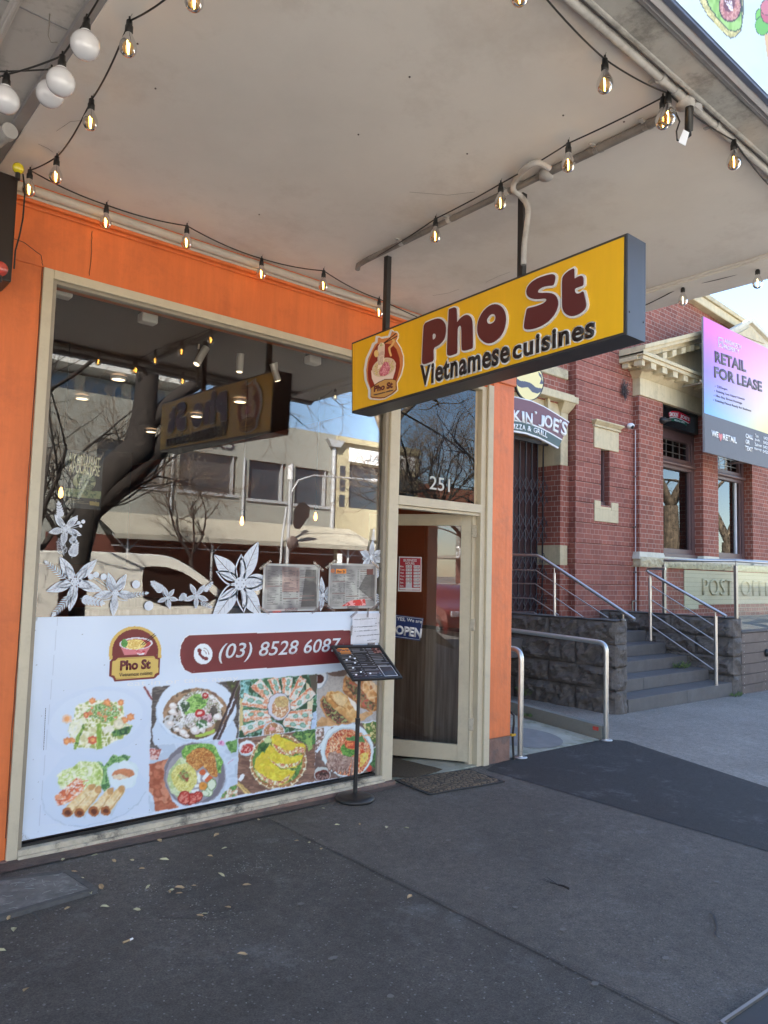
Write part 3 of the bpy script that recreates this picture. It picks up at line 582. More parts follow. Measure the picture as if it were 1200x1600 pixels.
# ================================================================ HANGING SIGN
sg = empty('hanging_sign', (2.96, -1.4, 2.5), 'yellow box sign with maroon Pho St lettering hung from the soffit', 'sign')
TL, TR, BL, BR = Vector((0, -.412, 2.974)), Vector((0, -2.394, 3.036)), Vector((0, -.434, 2.507)), Vector((0, -2.391, 2.572))
X0, X1 = 2.882, 3.038
def sp(p, x): return Vector((x, p.y, p.z))
b = MB(); f = .018
b.hexa([sp(BL, X0), sp(BL, X1), sp(BR, X1), sp(BR, X0), sp(TL, X0), sp(TL, X1), sp(TR, X1), sp(TR, X0)]); b.build('cabinet', M['cabinet'], sg, bev=.003)
ey = (TL-BL).normalized(); exs = (TR-TL).normalized()
def face(mb, x, t, g):
    a, c, d, e = BL+ey*g-(-exs*g), BR+ey*g-exs*g, TR-ey*g-exs*g, TL-ey*g+exs*g
    mb.hexa([sp(a, x), sp(c, x), sp(c, x+t), sp(a, x+t), sp(e, x), sp(d, x), sp(d, x+t), sp(e, x+t)])
b = MB(); face(b, X0-.003, .004, .014); face(b, X1-.001, .004, .014); b.build('face_panel', M['yellow'], sg)
b = MB(); e0 = BR+Vector((0, -.0005, 0)); a = [Vector((X0+.004, BR.y-.003, BR.z)), Vector((X1-.002, BR.y-.003, BR.z)), Vector((X1-.002, TR.y-.003, TR.z)), Vector((X0+.004, TR.y-.003, TR.z))]
b.prism(a, (0, .004, 0)); 
b.build('end_cap', M['cabend'], sg)
b = MB()
for (x, z) in ((X0+.02, 2.99), (X1-.02, 2.99), (X0+.02, 2.68), (X1-.02, 2.66)): b.lathe([(0, 0), (.0045, 0), (.0045, .002), (0, .002)], (x, BR.y-.0035, z), 8, (0, -1, 0))
build_split(b, 'screw', M['black'], sg)
b = MB()
for y in (-.648, -1.73):
    zt = 2.98 + (-.412-y)*.031
    b.box(2.952, 2.988, y-.017, y+.017, zt-.01, 3.52); b.box(2.94, 3.0, y-.06, y+.06, zt-.004, zt+.022)
bb = MB(); bb.v = b.v[:]; bb.f = b.f[:]; bb.sm = b.sm[:]
half = len(b.v)//2; bl_ = MB(); bl_.add(b.v[:half], b.f[:len(b.f)//2]); br_ = MB(); br_.add(b.v[half:], [tuple(i-half for i in f_) for f_ in b.f[len(b.f)//2:]])
bl_.build('hanger', M['black'], sg, bev=.002); br_.build('hanger', M['black'], sg, bev=.002)
# letters traced on the face plane (X = X0-.003), frame: origin O, e_u = -Y, e_v = +Z
OS = Vector((X0-.003, 0, 0)); EU = Vector((0, -1, 0)); EV = Vector((0, 0, 1))
def s2(u, v): p = PX(u, v, X0-.003); return (-p.y, p.z)
def crA(l): return [(650+x/8, 460+y/8) for x, y in l]
def crB(l): return [(800+x/8.571, 410+y/8.571) for x, y in l]
LET = {
 'P': [crA([(120, 372), (200, 335), (280, 308), (330, 310), (370, 345), (393, 400), (393, 490), (375, 560), (340, 610), (290, 650), (238, 672), (239, 760), (240, 835), (190, 856), (130, 880), (105, 875), (95, 850), (100, 740), (105, 600), (112, 480)]),
       crA([(225, 500), (255, 495), (272, 515), (268, 545), (250, 568), (225, 572)])],
 'h': [crA([(430, 205), (438, 190), (470, 178), (500, 168), (520, 175), (528, 195), (530, 280), (532, 365), (560, 320), (610, 275), (660, 258), (700, 280), (722, 330), (728, 400), (729, 540), (730, 665), (722, 682), (680, 695), (640, 708), (605, 710), (592, 690), (590, 560), (590, 430), (580, 400), (565, 395), (545, 415), (537, 450), (537, 600), (536, 728), (525, 745), (480, 762), (440, 775), (415, 765), (408, 745), (412, 600), (418, 480), (425, 330)])],
 'o': [crA([(785, 420), (800, 330), (850, 230), (920, 160), (990, 128), (1060, 135), (1110, 180), (1140, 250), (1145, 340), (1125, 440), (1080, 530), (1010, 595), (940, 622), (880, 610), (820, 560), (790, 500)]),
       crA([(905, 320), (935, 270), (975, 248), (1010, 262), (1018, 300), (1005, 345), (965, 375), (925, 375), (907, 350)])],
 'S': [crB([(575, 318), (590, 275), (600, 230), (600, 190), (580, 168), (540, 168), (470, 185), (380, 215), (300, 260), (240, 320), (213, 385), (218, 440), (250, 480), (310, 500), (380, 500), (450, 492), (485, 500), (480, 530), (430, 565), (340, 598), (270, 615), (225, 625), (212, 670), (195, 760), (182, 850), (185, 890), (210, 908), (280, 905), (370, 880), (450, 840), (530, 780), (600, 690), (640, 590), (640, 520), (615, 460), (570, 425), (500, 415), (420, 418), (375, 415), (365, 395), (385, 365), (440, 335), (510, 322)])],
 't': [crB([(855, 85), (855, 160), (858, 232), (885, 215), (920, 195), (955, 188), (975, 205), (977, 260), (976, 318), (920, 337), (862, 357), (862, 385), (868, 410), (890, 430), (930, 425), (975, 390), (990, 440), (1010, 530), (1015, 590), (995, 640), (940, 690), (870, 722), (800, 730), (740, 700), (705, 650), (693, 590), (693, 410), (693, 230), (715, 180), (770, 130), (815, 105)])],
}
FL = {}
for k, loops in LET.items():
    FL[k] = [chaikin([s2(*p) for p in L], 1) for L in loops]
for k in LET:
    shape(FL[k], OS, EU, EV, M['white'], 'letter_backing', sg, ext=.010, off=.0095)
    shape(FL[k], OS, EU, EV, M['maroon'], 'letter', sg, ext=.004, off=0, z=.0105)
# second line
def tl(body, u0, v0, u1, v1, hpx, name, m, off, ext, z, sc=1.0):
    a = PX(u0, v0, X0-.003); c = PX(u1, v1, X0-.003); up = PX(u0, v0-hpx, X0-.003); h = (up-a).length
    a = a+Vector((-z, 0, 0)); c = c+Vector((-z, 0, 0))
    return text(body, a, c, h, m, name, sg, ext=ext, off=off, updir=(0, 0, 1), sp=sc)
def tline(body, u0, v0, u1, v1, hpx):
    for nm, m, off, ext, z in (('lettering_backing', M['white'], .07, .005, 0), ('lettering', M['darkbrown'], .026, .002, .0055)):
        cu = bpy.data.curves.new('t', 'FONT'); cu.body = body; cu.size = 1; cu.offset = off; cu.resolution_u = 3; cu.space_character = 1.10
        o = bpy.data.objects.new('tmp', cu); COL.objects.link(o); dg = bpy.context.evaluated_depsgraph_get(); dg.update()
        me = bpy.data.meshes.new_from_object(o.evaluated_get(dg)); bpy.data.objects.remove(o)
        n = len(me.vertices); a = np.empty(n*3); me.vertices.foreach_get('co', a); a = a.reshape(-1, 3)
        if nm == 'lettering_backing': ref = None
        # reference box from the plain outline
        x0, x1 = a[:, 0].min()+off, a[:, 0].max()-off; y0, y1 = a[:, 1].min()+off, a[:, 1].max()-off
        A_ = PX(u0, v0, X0-.003); B_ = PX(u1, v1, X0-.003); U_ = PX(u0, v0-hpx, X0-.003)
        exd = (B_-A_); W = exd.length; exd.normalize(); h = (U_-A_).length
        P = np.array(A_)[None, :]+((a[:, 0]-x0)*W/(x1-x0))[:, None]*np.array(exd)+((a[:, 1]-y0)*h/(y1-y0))[:, None]*np.array((0, 0, 1.))
        P[:, 0] -= z
        me.vertices.foreach_set('co', P.ravel())
        bm = bmesh.new(); bm.from_mesh(me); r = bmesh.ops.extrude_face_region(bm, geom=bm.faces[:])
        for v in r['geom']:
            if isinstance(v, bmesh.types.BMVert): v.co.x -= ext
        bmesh.ops.recalc_face_normals(bm, faces=bm.faces[:]); bm.to_mesh(me); bm.free(); me.materials.clear(); me.materials.append(m)
        o = bpy.data.objects.new(nm, me); COL.objects.link(o); xf(o, sg)
tline('Vietnamese', 658, 603.5, 796, 565, 31)
tline('cuisines', 803, 562, 929, 526, 27)
# ================================================================ PRINTED PANELS (artwork stored as a colour attribute of a fine grid)
class Art:
    """artwork traced in photo coordinates (U, V) of every grid vertex on its real plane"""
    def __init__(s, O, e1, e2, w, h, res):
        s.O, s.e1, s.e2 = Vector(O), Vector(e1).normalized(), Vector(e2).normalized()
        s.nx = max(2, int(w/res)); s.ny = max(2, int(h/res))
        a, b = np.meshgrid(np.linspace(0, w, s.nx+1), np.linspace(0, h, s.ny+1)); s.a = a.ravel(); s.b = b.ravel()
        s.P = np.array(s.O)[None, :]+s.a[:, None]*np.array(s.e1)+s.b[:, None]*np.array(s.e2)
        d = s.P-np.array(CAM); dep = d@np.array(_F)
        s.U = 600+F_PX*(d@np.array(CR))/dep; s.V = 800-F_PX*(d@np.array(CU))/dep
        s.C = np.ones((len(s.a), 3))*200.; s.A = np.ones(len(s.a), bool); s.clip = None
    def put(s, m, c, al=1.0):
        if s.clip is not None: m = m & s.clip
        if np.ndim(c) == 1 or isinstance(c, tuple): s.C[m] = s.C[m]*(1-al)+np.array(c, float)*al
        else: s.C[m] = s.C[m]*(1-al)+c[m]*al
        return m
    def inpoly(s, pts, U=None, V=None):
        U = s.U if U is None else U; V = s.V if V is None else V
        r = np.zeros(len(U), bool); n = len(pts)
        xs = [p[0] for p in pts]; ys = [p[1] for p in pts]
        bb = (U >= min(xs)) & (U <= max(xs)) & (V >= min(ys)) & (V <= max(ys)); idx = np.nonzero(bb)[0]
        if len(idx) == 0: return r
        u = U[idx]; v = V[idx]; q = np.zeros(len(idx), bool)
        for i in range(n):
            x0, y0 = pts[i]; x1, y1 = pts[(i+1) % n]
            if y0 == y1: continue
            c = ((y0 > v) != (y1 > v)) & (u < (x1-x0)*(v-y0)/(y1-y0)+x0); q ^= c
        r[idx] = q; return r
    def inell(s, cx, cy, rx, ry, rot=0):
        a = math.radians(rot); x = s.U-cx; y = s.V-cy; X = x*math.cos(a)+y*math.sin(a); Y = -x*math.sin(a)+y*math.cos(a)
        return (X/rx)**2+(Y/ry)**2 <= 1
    def inline(s, pts, wd):
        m = np.zeros(len(s.U), bool)
        for i in range(len(pts)-1):
            x0, y0 = pts[i]; x1, y1 = pts[i+1]; L = (x1-x0)**2+(y1-y0)**2+1e-9
            t = np.clip(((s.U-x0)*(x1-x0)+(s.V-y0)*(y1-y0))/L, 0, 1); m |= (s.U-x0-t*(x1-x0))**2+(s.V-y0-t*(y1-y0))**2 <= wd*wd/4
        return m
    def poly(s, pts, c, al=1): return s.put(s.inpoly(pts), c, al)
    def ell(s, cx, cy, rx, ry, c, rot=0, al=1): return s.put(s.inell(cx, cy, rx, ry, rot), c, al)
    def line(s, pts, wd, c, al=1): return s.put(s.inline(pts, wd), c, al)
    def nz(s, sc, seed=0, ox=0, sy=None):
        sy = sy or sc; x = s.U/sc+seed*17.3; y = s.V/sy+seed*9.1; xi = np.floor(x).astype(np.int64); yi = np.floor(y).astype(np.int64); fx = x-xi; fy = y-yi
        def hsh(i, j):
            h = (i*374761393+j*668265263+seed*1442695) & 0x7fffffff; h = ((h ^ (h >> 13))*1274126177) & 0x7fffffff; return ((h ^ (h >> 16)) & 0xffff)/65535.
        fx = fx*fx*(3-2*fx); fy = fy*fy*(3-2*fy)
        return (hsh(xi, yi)*(1-fx)+hsh(xi+1, yi)*fx)*(1-fy)+(hsh(xi, yi+1)*(1-fx)+hsh(xi+1, yi+1)*fx)*fy
    def mottle(s, m, cols, sc=2.0, seed=1, sy=None):
        """fill a mask with clumps of several colours"""
        if s.clip is not None: m = m & s.clip
        n = s.nz(sc, seed, sy=sy)*.65+s.nz(sc*.45, seed+5, sy=(sy or sc)*.45)*.35; k = len(cols); n = np.clip((n-.22)/.56, 0, .999)*k
        i = n.astype(int); f = np.clip((n-i-.5)*1.6+.5, 0, 1)[:, None]; c_ = np.array(cols, float); j = np.minimum(i+1, k-1); c_ = c_[i]*(1-f)+c_[j]*f; s.C[m] = c_[m]
    def shade(s, m, amt, sc=6, seed=3):
        if s.clip is not None: m = m & s.clip
        n = s.nz(sc, seed)-.5; s.C[m] = np.clip(s.C[m]*(1+amt*2*n[m])[:, None], 0, 255)
    def build(s, name, m, parent=None, gain=1.1, flip=False):
        me = bpy.data.meshes.new(name); W = s.nx+1
        i = np.arange(s.ny)[:, None]*W+np.arange(s.nx)[None, :]; i = i.ravel(); Q = np.stack([i, i+1, i+W+1, i+W], 1)
        if flip: Q = Q[:, ::-1]
        keep = s.A[Q].all(1); Q = Q[keep]
        me.vertices.add(len(s.P)); me.vertices.foreach_set('co', s.P.ravel()); me.loops.add(Q.size); me.loops.foreach_set('vertex_index', Q.ravel().astype(np.int32))
        me.polygons.add(len(Q)); me.polygons.foreach_set('loop_start', np.arange(0, Q.size, 4, dtype=np.int32)); me.polygons.foreach_set('loop_total', np.full(len(Q), 4, dtype=np.int32)); me.update(calc_edges=True); me.validate()
        at = me.attributes.new('print', 'FLOAT_COLOR', 'POINT'); c = np.ones((len(s.P), 4)); c[:, :3] = np.clip(lin(np.clip(s.C, 0, 255))*gain, 0, .9); at.data.foreach_set('color', c.ravel().astype(np.float32))
        me.materials.append(m); o = bpy.data.objects.new(name, me); COL.objects.link(o)
        if parent: xf(o, parent)
        return o
def cr(x0, y0, sc):  # crop -> photo coordinates
    return lambda l: [(x0+a/sc, y0+b/sc) for a, b in l]
# ---------------------------------------------------------------- window poster
YP = .032
a0 = PY(31, 1318, YP); a1 = PY(601, 1212, YP)
XL, XR, ZB, ZT = 1.178, 3.552, .078, PY(300, 960, YP).z
fp = empty('food_poster', (2.4, YP, ZB), 'large white poster with phone number and food photos filling the lower window', 'poster')
A = Art((XL, YP, ZB), (1, 0, 0), (0, 0, 1), XR-XL, ZT-ZB, .0036)
U0, V0 = A.U.copy(), A.V.copy()
A.U = U0+(A.nz(6, 401)-.5)*2.0+(A.nz(2, 402)-.5)*.7; A.V = V0+(A.nz(6, 403)-.5)*2.0+(A.nz(2, 404)-.5)*.7   # food edges are never geometric
A.C[:] = (205, 216, 230); n = A.nz(60, 2); A.C += (n[:, None]-.5)*8
A.poly([(20, 955), (50, 955), (60, 966), (50, 975)], (120, 120, 120), .5)
# --- 1 squid salad and 2 spring rolls share a pale plate area on the left
c5 = cr(60, 1060, 6.667)
A.poly([(66, 1078), (237, 1075), (236, 1270), (60, 1290)], (200, 213, 232), .7)
A.ell(150, 1128, 84, 54, (197, 211, 230), -12, .7); A.ell(150, 1125, 74, 44, (204, 217, 233), -12, .8)
food = c5([(310, 560), (330, 470), (370, 400), (390, 300), (430, 265), (500, 245), (560, 230), (640, 225), (720, 230), (800, 240), (870, 250), (890, 330), (890, 420), (930, 470), (985, 500), (940, 570), (860, 640), (800, 650), (720, 700), (640, 735), (560, 730), (470, 720), (380, 720), (350, 640)])
A.mottle(A.inpoly(food), [(150, 160, 70), (208, 208, 150), (232, 230, 200), (240, 238, 225), (200, 205, 130), (160, 175, 80)], 5, 3)
A.mottle(A.inpoly(c5([(310, 560), (340, 460), (460, 410), (500, 430), (440, 520), (480, 700), (380, 700), (350, 600)])), [(215, 222, 200), (232, 232, 215), (225, 225, 190)], 7, 4)
A.mottle(A.inpoly(c5([(420, 700), (440, 600), (520, 540), (600, 500), (600, 560), (500, 700)])), [(236, 235, 212), (225, 222, 180), (205, 200, 140)], 4, 6)
A.mottle(A.inpoly(c5([(520, 400), (500, 330), (600, 270), (680, 260), (780, 280), (870, 330), (800, 420), (700, 470), (620, 420)])), [(90, 150, 50), (130, 180, 70), (235, 235, 220), (70, 120, 45), (180, 200, 110), (230, 120, 80)], 3, 7)
A.mottle(A.inpoly(c5([(370, 690), (400, 600), (470, 480), (490, 500), (440, 600), (395, 740), (372, 735)])), [(110, 150, 50), (150, 185, 70), (70, 110, 40)], 4, 8)
A.mottle(A.inpoly(c5([(605, 480), (655, 470), (662, 735), (610, 740)])), [(150, 180, 60), (190, 210, 110), (130, 165, 50)], 3, 9, 20)
A.mottle(A.inpoly(c5([(760, 560), (900, 500), (985, 500), (930, 580), (860, 600), (780, 610)])), [(60, 110, 60), (110, 160, 70), (40, 80, 50)], 4, 10)
for x, y, r in ((562, 228, 38), (718, 248, 44), (860, 248, 38), (295, 425, 58), (960, 400, 50), (905, 435, 40), (300, 655, 46), (355, 640, 34), (565, 640, 52), (500, 378, 36)):
    q = [(x+math.cos(t*math.pi/6)*r*(1 if t % 2 else .78), y+math.sin(t*math.pi/6)*r*.9*(1 if t % 2 else .78)) for t in range(12)]
    col = (226, 130, 72) if x != 295 else (232, 195, 165)
    if x in (565, 500): col = (214, 92, 60)
    A.poly(c5(q), col); A.ell(60+x/6.667, 1060+y/6.667, r/14, r/16, (238, 160, 90))
A.ell(60+835/6.667, 1060+475/6.667, 8.5, 8, (212, 200, 160)); A.ell(60+835/6.667, 1060+475/6.667, 6.3, 5.9, (228, 220, 190))
A.mottle(A.inpoly(c5([(650, 510), (780, 490), (770, 545), (690, 580)])), [(240, 240, 230), (225, 220, 200)], 3, 12)
A.line(c5([(1105, 100), (1185, 215)]), 3.4, (120, 40, 40)); A.line(c5([(1118, 100), (1195, 215)]), 1, (190, 150, 150))
# spring rolls (crop 60,1170 scale 6.667)
c6 = cr(60, 1170, 6.667)
q = c6([(40, 520), (60, 640), (150, 730), (290, 795), (440, 810), (700, 760), (900, 680), (1040, 570), (1120, 440)])
A.poly([(66, 1250), (66, 1270), (90, 1285), (125, 1292), (165, 1286), (200, 1272), (222, 1250), (232, 1225), (200, 1180), (100, 1180), (66, 1225)], (196, 211, 230), .8)
A.line(q, 1.2, (170, 188, 204), .8)
A.mottle(A.inpoly(c6([(205, 360), (200, 280), (260, 220), (370, 190), (430, 125), (560, 140), (640, 135), (700, 200), (680, 330), (640, 400), (480, 420), (300, 440), (230, 410)])), [(160, 190, 80), (205, 220, 140), (228, 235, 185), (190, 210, 110), (230, 236, 200)], 8, 21)
A.mottle(A.inpoly(c6([(610, 125), (690, 180), (780, 60), (830, 80), (900, 60), (965, 80), (930, 120), (760, 200), (740, 400), (690, 440), (650, 400), (680, 230)])), [(70, 130, 60), (120, 170, 90), (150, 195, 120), (60, 110, 60)], 4, 22)
A.mottle(A.inpoly(c6([(165, 500), (230, 440), (400, 300), (470, 330), (470, 420), (390, 520), (270, 580), (200, 590)])), [(226, 110, 62), (206, 84, 48), (240, 225, 210), (238, 150, 100)], 4, 23)
for i in range(16):
    r_ = random.Random(i); x = 240+r_.random()*200; y = 340+r_.random()*90; a = r_.uniform(-.9, .2)
    A.line(c6([(x, y), (x+90*math.cos(a), y+90*math.sin(a))]), .9, (238, 236, 232) if i % 3 else (228, 120, 60))
A.mottle(A.inpoly(c6([(715, 280), (720, 190), (800, 145), (900, 122), (1000, 140), (1045, 200), (1035, 290), (1000, 390), (900, 420), (800, 410), (740, 360)])), [(190, 212, 215), (205, 222, 226), (214, 228, 232)], 14, 24)
A.poly(c6([(765, 275), (800, 225), (900, 205), (975, 225), (1000, 260), (950, 295), (860, 318), (790, 308)]), (206, 124, 78)); A.poly(c6([(765, 280), (850, 265), (950, 290), (900, 315), (800, 310)]), (226, 205, 170))
for (x0, y0, x1, y1) in ((300, 660, 560, 400), (425, 668, 625, 425), (575, 650, 755, 440), (700, 645, 865, 420)):
    dx, dy = x1-x0, y1-y0; L = math.hypot(dx, dy); nx, ny = -dy/L, dx/L; w_ = 50
    A.poly(c6([(x0+nx*w_+20, y0+ny*w_+25), (x0-nx*w_+10, y0-ny*w_+20), (x1, y1), (x1+20, y1+30)]), (176, 190, 198), .6)
    body = [(x0+nx*w_, y0+ny*w_), (x1+nx*w_*.85, y1+ny*w_*.85), (x1+dx/L*36, y1+dy/L*36), (x1-nx*w_*.85, y1-ny*w_*.85), (x0-nx*w_, y0-ny*w_)]
    A.mottle(A.inpoly(c6(body)), [(218, 174, 106), (234, 202, 146), (238, 214, 166), (228, 190, 124)], 9, 25)
    A.poly(c6([(x0+nx*w_*.9, y0+ny*w_*.9), (x1+nx*w_*.8, y1+ny*w_*.8), (x1+nx*w_*.5, y1+ny*w_*.5), (x0+nx*w_*.55, y0+ny*w_*.55)]), (182, 128, 64), .6)
    A.line(c6([(x0-nx*12, y0-ny*12), (x1-nx*10, y1-ny*10)]), 3.2, (236, 216, 168), .5)
    A.ell(60+x1/6.667, 1170+y1/6.667, 6.0, 5.0, (192, 126, 62), -45, .7)
    A.ell(60+x0/6.667, 1170+y0/6.667, 7.8, 7.6, (168, 92, 46)); A.ell(60+(x0+4)/6.667, 1170+(y0+4)/6.667, 4.6, 4.2, (98, 44, 26))
# --- 3 pho bowl (crop 230,1060 scale 8)
c = cr(230, 1060, 8)
fr = c([(70, 115), (1165, 22), (1140, 750), (35, 800)]); A.clip = A.inpoly([(238.5, 1074), (375.5, 1063), (372.5, 1153.5), (235, 1164)])
A.mottle(A.clip.copy(), [(58, 52, 50), (84, 76, 72), (104, 94, 88), (70, 62, 58)], 26, 30, 3)
A.poly(c([(985, 35), (1165, 22), (1150, 300), (1100, 230), (1000, 80)]), (70, 66, 40)); A.mottle(A.inpoly(c([(985, 40), (1090, 30), (1100, 110), (1050, 120)])), [(96, 110, 50), (60, 60, 35)], 4, 31)
A.ell(230+590/8, 1060+690/8, 530/8, 400/8, (196, 212, 230), -4); A.ell(230+610/8, 1060+400/8, 505/8, 400/8, (186, 204, 224), -4); A.ell(230+612/8, 1060+392/8, 492/8, 386/8, (208, 221, 236), -4)
soup = A.inell(230+600/8, 1060+440/8, 400/8, 318/8, -6); A.mottle(soup, [(112, 78, 58), (150, 112, 80), (176, 138, 100), (96, 74, 52)], 12, 32)
A.mottle(A.inell(230+330/8, 1060+560/8, 16, 12, 20), [(62, 56, 44), (92, 80, 60), (205, 205, 205)], 6, 38)
A.mottle(A.inell(230+640/8, 1060+400/8, 290/8, 245/8, -10), [(226, 226, 224), (204, 198, 190), (120, 130, 80), (196, 170, 164), (232, 232, 230), (100, 84, 66)], 4, 33)
A.mottle(A.inpoly(c([(470, 290), (600, 190), (670, 190), (680, 260), (760, 260), (740, 340), (640, 400), (580, 430), (480, 460), (450, 400)])), [(100, 160, 60), (140, 195, 84), (170, 210, 110), (80, 130, 50)], 4, 34)
A.mottle(A.inell(230+460/8, 1060+350/8, 10, 9), [(60, 90, 50), (40, 66, 40), (210, 215, 205)], 3.4, 35); A.mottle(A.inell(230+830/8, 1060+420/8, 7, 8), [(60, 56, 48), (90, 80, 70)], 3, 36)
A.mottle(A.inpoly(c([(640, 520), (700, 450), (800, 440), (820, 520), (700, 620), (600, 600)])), [(200, 150, 160), (225, 205, 205), (150, 90, 96)], 3, 37)
A.mottle(A.inell(230+690/8, 1060+575/8, 10, 7), [(70, 125, 60), (50, 96, 46), (226, 228, 222)], 3.4, 39)
for x, y, r in ((320, 345, 6), (320, 420, 6.4), (290, 560, 5.5), (380, 640, 4.4), (450, 680, 7), (600, 650, 8), (690, 645, 5), (500, 720, 4), (880, 480, 7), (775, 580, 5), (840, 290, 3)):
    A.ell(230+x/8, 1060+y/8, r, r*.8, (218, 206, 198), 15); A.ell(230+(x-8)/8, 1060+(y-10)/8, r*.6, r*.45, (236, 232, 228), 15)
A.line(c([(440, 260), (395, 310), (420, 400), (450, 480), (400, 560), (330, 600)]), 2.4, (230, 230, 228)); A.line(c([(780, 215), (860, 250), (940, 350)]), 2.6, (232, 232, 230))
for i in range(9): A.line(c([(440+i*16, 580-i*4), (520+i*14, 440-i*3)]), 1.2, (226, 226, 228) if i % 2 else (196, 190, 190))
A.ell(230+660/8, 1060+435/8, 8, 6.4, (196, 34, 34), -15); A.ell(230+655/8, 1060+430/8, 4.6, 2.6, (238, 196, 186), -15); A.ell(230+730/8, 1060+215/8, 5.4, 4.4, (186, 30, 30), -15); A.ell(230+728/8, 1060+213/8, 2.8, 1.5, (240, 190, 170), -15)
A.poly(c([(590, 715), (850, 635), (840, 675), (680, 735), (600, 735)]), (168, 196, 70))
A.line(c([(1150, 20), (830, 800)]), 4.6, (58, 40, 40)); A.line(c([(1180, 110), (870, 800)]), 4.0, (70, 50, 50)); A.line(c([(1150, 60), (846, 790)]), .8, (150, 130, 128))
# --- 4 summer rolls (crop 370,1050 scale 9.23)
c = cr(370, 1050, 9.23); A.clip = A.inpoly([(376.2, 1063), (496, 1053.5), (494, 1138), (373.2, 1153)])
A.mottle(A.clip.copy(), [(48, 96, 60), (70, 128, 76), (120, 170, 150), (38, 72, 44)], 8, 40); A.mottle(A.inpoly(c([(50, 130), (200, 115), (160, 330), (60, 380)])), [(90, 160, 150), (150, 205, 205), (60, 110, 90)], 4, 41)
A.poly(c([(45, 380), (90, 380), (90, 760), (60, 850), (30, 850)]), (206, 186, 120)); A.poly(c([(1040, 50), (1165, 35), (1150, 330), (1080, 260)]), (84, 74, 62)); A.poly(c([(1000, 130), (1080, 250), (1110, 400), (1080, 650), (1020, 650)]), (216, 206, 170)); A.poly(c([(1090, 600), (1150, 560), (1140, 830), (1040, 830)]), (176, 196, 226))
def sroll(x0, y0, x1, y1, w0, w1, seed):
    dx, dy = x1-x0, y1-y0; L = math.hypot(dx, dy); nx, ny = -dy/L, dx/L
    q = [(x0+nx*w0, y0+ny*w0), (x1+nx*w1, y1+ny*w1), (x1+dx/L*w1*.5+nx*w1*.4, y1+dy/L*w1*.5+ny*w1*.4), (x1+dx/L*w1*.5-nx*w1*.4, y1+dy/L*w1*.5-ny*w1*.4), (x1-nx*w1, y1-ny*w1), (x0-nx*w0, y0-ny*w0)]
    A.poly(c([(a+6, b+10) for a, b in q]), (60, 90, 76), .8)
    A.mottle(A.inpoly(c(q)), [(190, 214, 210), (216, 228, 226), (226, 196, 172), (222, 232, 232), (222, 150, 110)], 4.5, seed)
    A.mottle(A.inpoly(c([(x0+nx*w0*.9, y0+ny*w0*.9), (x1+nx*w1*.9, y1+ny*w1*.9), (x1+nx*w1*.45, y1+ny*w1*.45), (x0+nx*w0*.5, y0+ny*w0*.5)])), [(222, 140, 98), (230, 190, 160), (214, 116, 76)], 3, seed+1)
    for t in (.3, .68): X, Y = x0+dx*t-nx*w0*.15, y0+dy*t-ny*w0*.15; A.ell(370+X/9.23, 1050+Y/9.23, w0/9.23*.55, w0/9.23*.36, (112, 160, 130), math.degrees(math.atan2(dy, dx))); A.ell(370+X/9.23, 1050+Y/9.23, w0/9.23*.36, w0/9.23*.2, (150, 190, 176), math.degrees(math.atan2(dy, dx)))
for k, r_ in enumerate([(520, 90, 590, 300, 78, 60), (730, 80, 720, 310, 76, 60), (960, 80, 800, 380, 60, 60), (270, 150, 480, 380, 95, 68), (90, 400, 440, 470, 92, 60), (1100, 270, 800, 510, 74, 60), (1090, 600, 730, 640, 72, 64), (95, 630, 470, 620, 86, 70), (1070, 760, 690, 730, 92, 60), (80, 850, 480, 700, 80, 46)]): sroll(*r_, 42+k*2)
A.ell(370+612/9.23, 1050+497/9.23, 18.4, 21.8, (120, 100, 96)); A.ell(370+612/9.23, 1050+497/9.23, 17.4, 20.8, (206, 205, 216)); A.mottle(A.inell(370+625/9.23, 1050+520/9.23, 13.6, 15.8), [(190, 120, 80), (222, 186, 130), (176, 100, 62), (214, 170, 120), (230, 216, 190)], 2.4, 65)
A.mottle(A.inell(370+650/9.23, 1050+430/9.23, 11, 9), [(222, 200, 130), (206, 176, 110), (190, 150, 90)], 1.8, 66)
A.ell(370+525/9.23, 1050+900/9.23, 18.4, 20.6, (196, 204, 214)); A.mottle(A.inell(370+530/9.23, 1050+890/9.23, 16, 17.4), [(176, 116, 70), (190, 134, 84), (160, 92, 56), (232, 210, 190)], 3, 67); A.ell(370+510/9.23, 1050+820/9.23, 5, 3, (222, 150, 140))
# --- 5 banh mi (crop 490,1040 scale 8)
c = cr(490, 1040, 8); A.clip = A.inpoly([(496.3, 1053), (597.5, 1040), (597, 1125), (494.5, 1137)])
A.mottle(A.clip.copy(), [(176, 170, 166), (186, 180, 176), (168, 162, 160)], 2, 70); A.ell(490+290/8, 1040+70/8, 18, 8.5, (112, 84, 72), 4)
A.ell(490+60/8, 1040+140/8, 14, 19, (150, 160, 172)); A.ell(490+55/8, 1040+135/8, 12.6, 17.6, (212, 216, 222)); A.mottle(A.inell(490+75/8, 1040+165/8, 6.5, 6.5), [(90, 26, 18), (60, 18, 14)], 2, 71)
A.mottle(A.inpoly(c([(30, 760), (40, 700), (110, 640), (300, 700), (720, 560), (740, 600), (620, 690), (300, 750)])), [(190, 136, 80), (206, 156, 100)], 9, 72)
A.mottle(A.inpoly(c([(380, 170), (400, 120), (520, 200), (700, 420), (840, 470), (800, 560), (740, 580), (600, 540), (440, 400), (365, 310)])), [(176, 110, 56), (206, 146, 84), (150, 86, 40)], 7, 73)
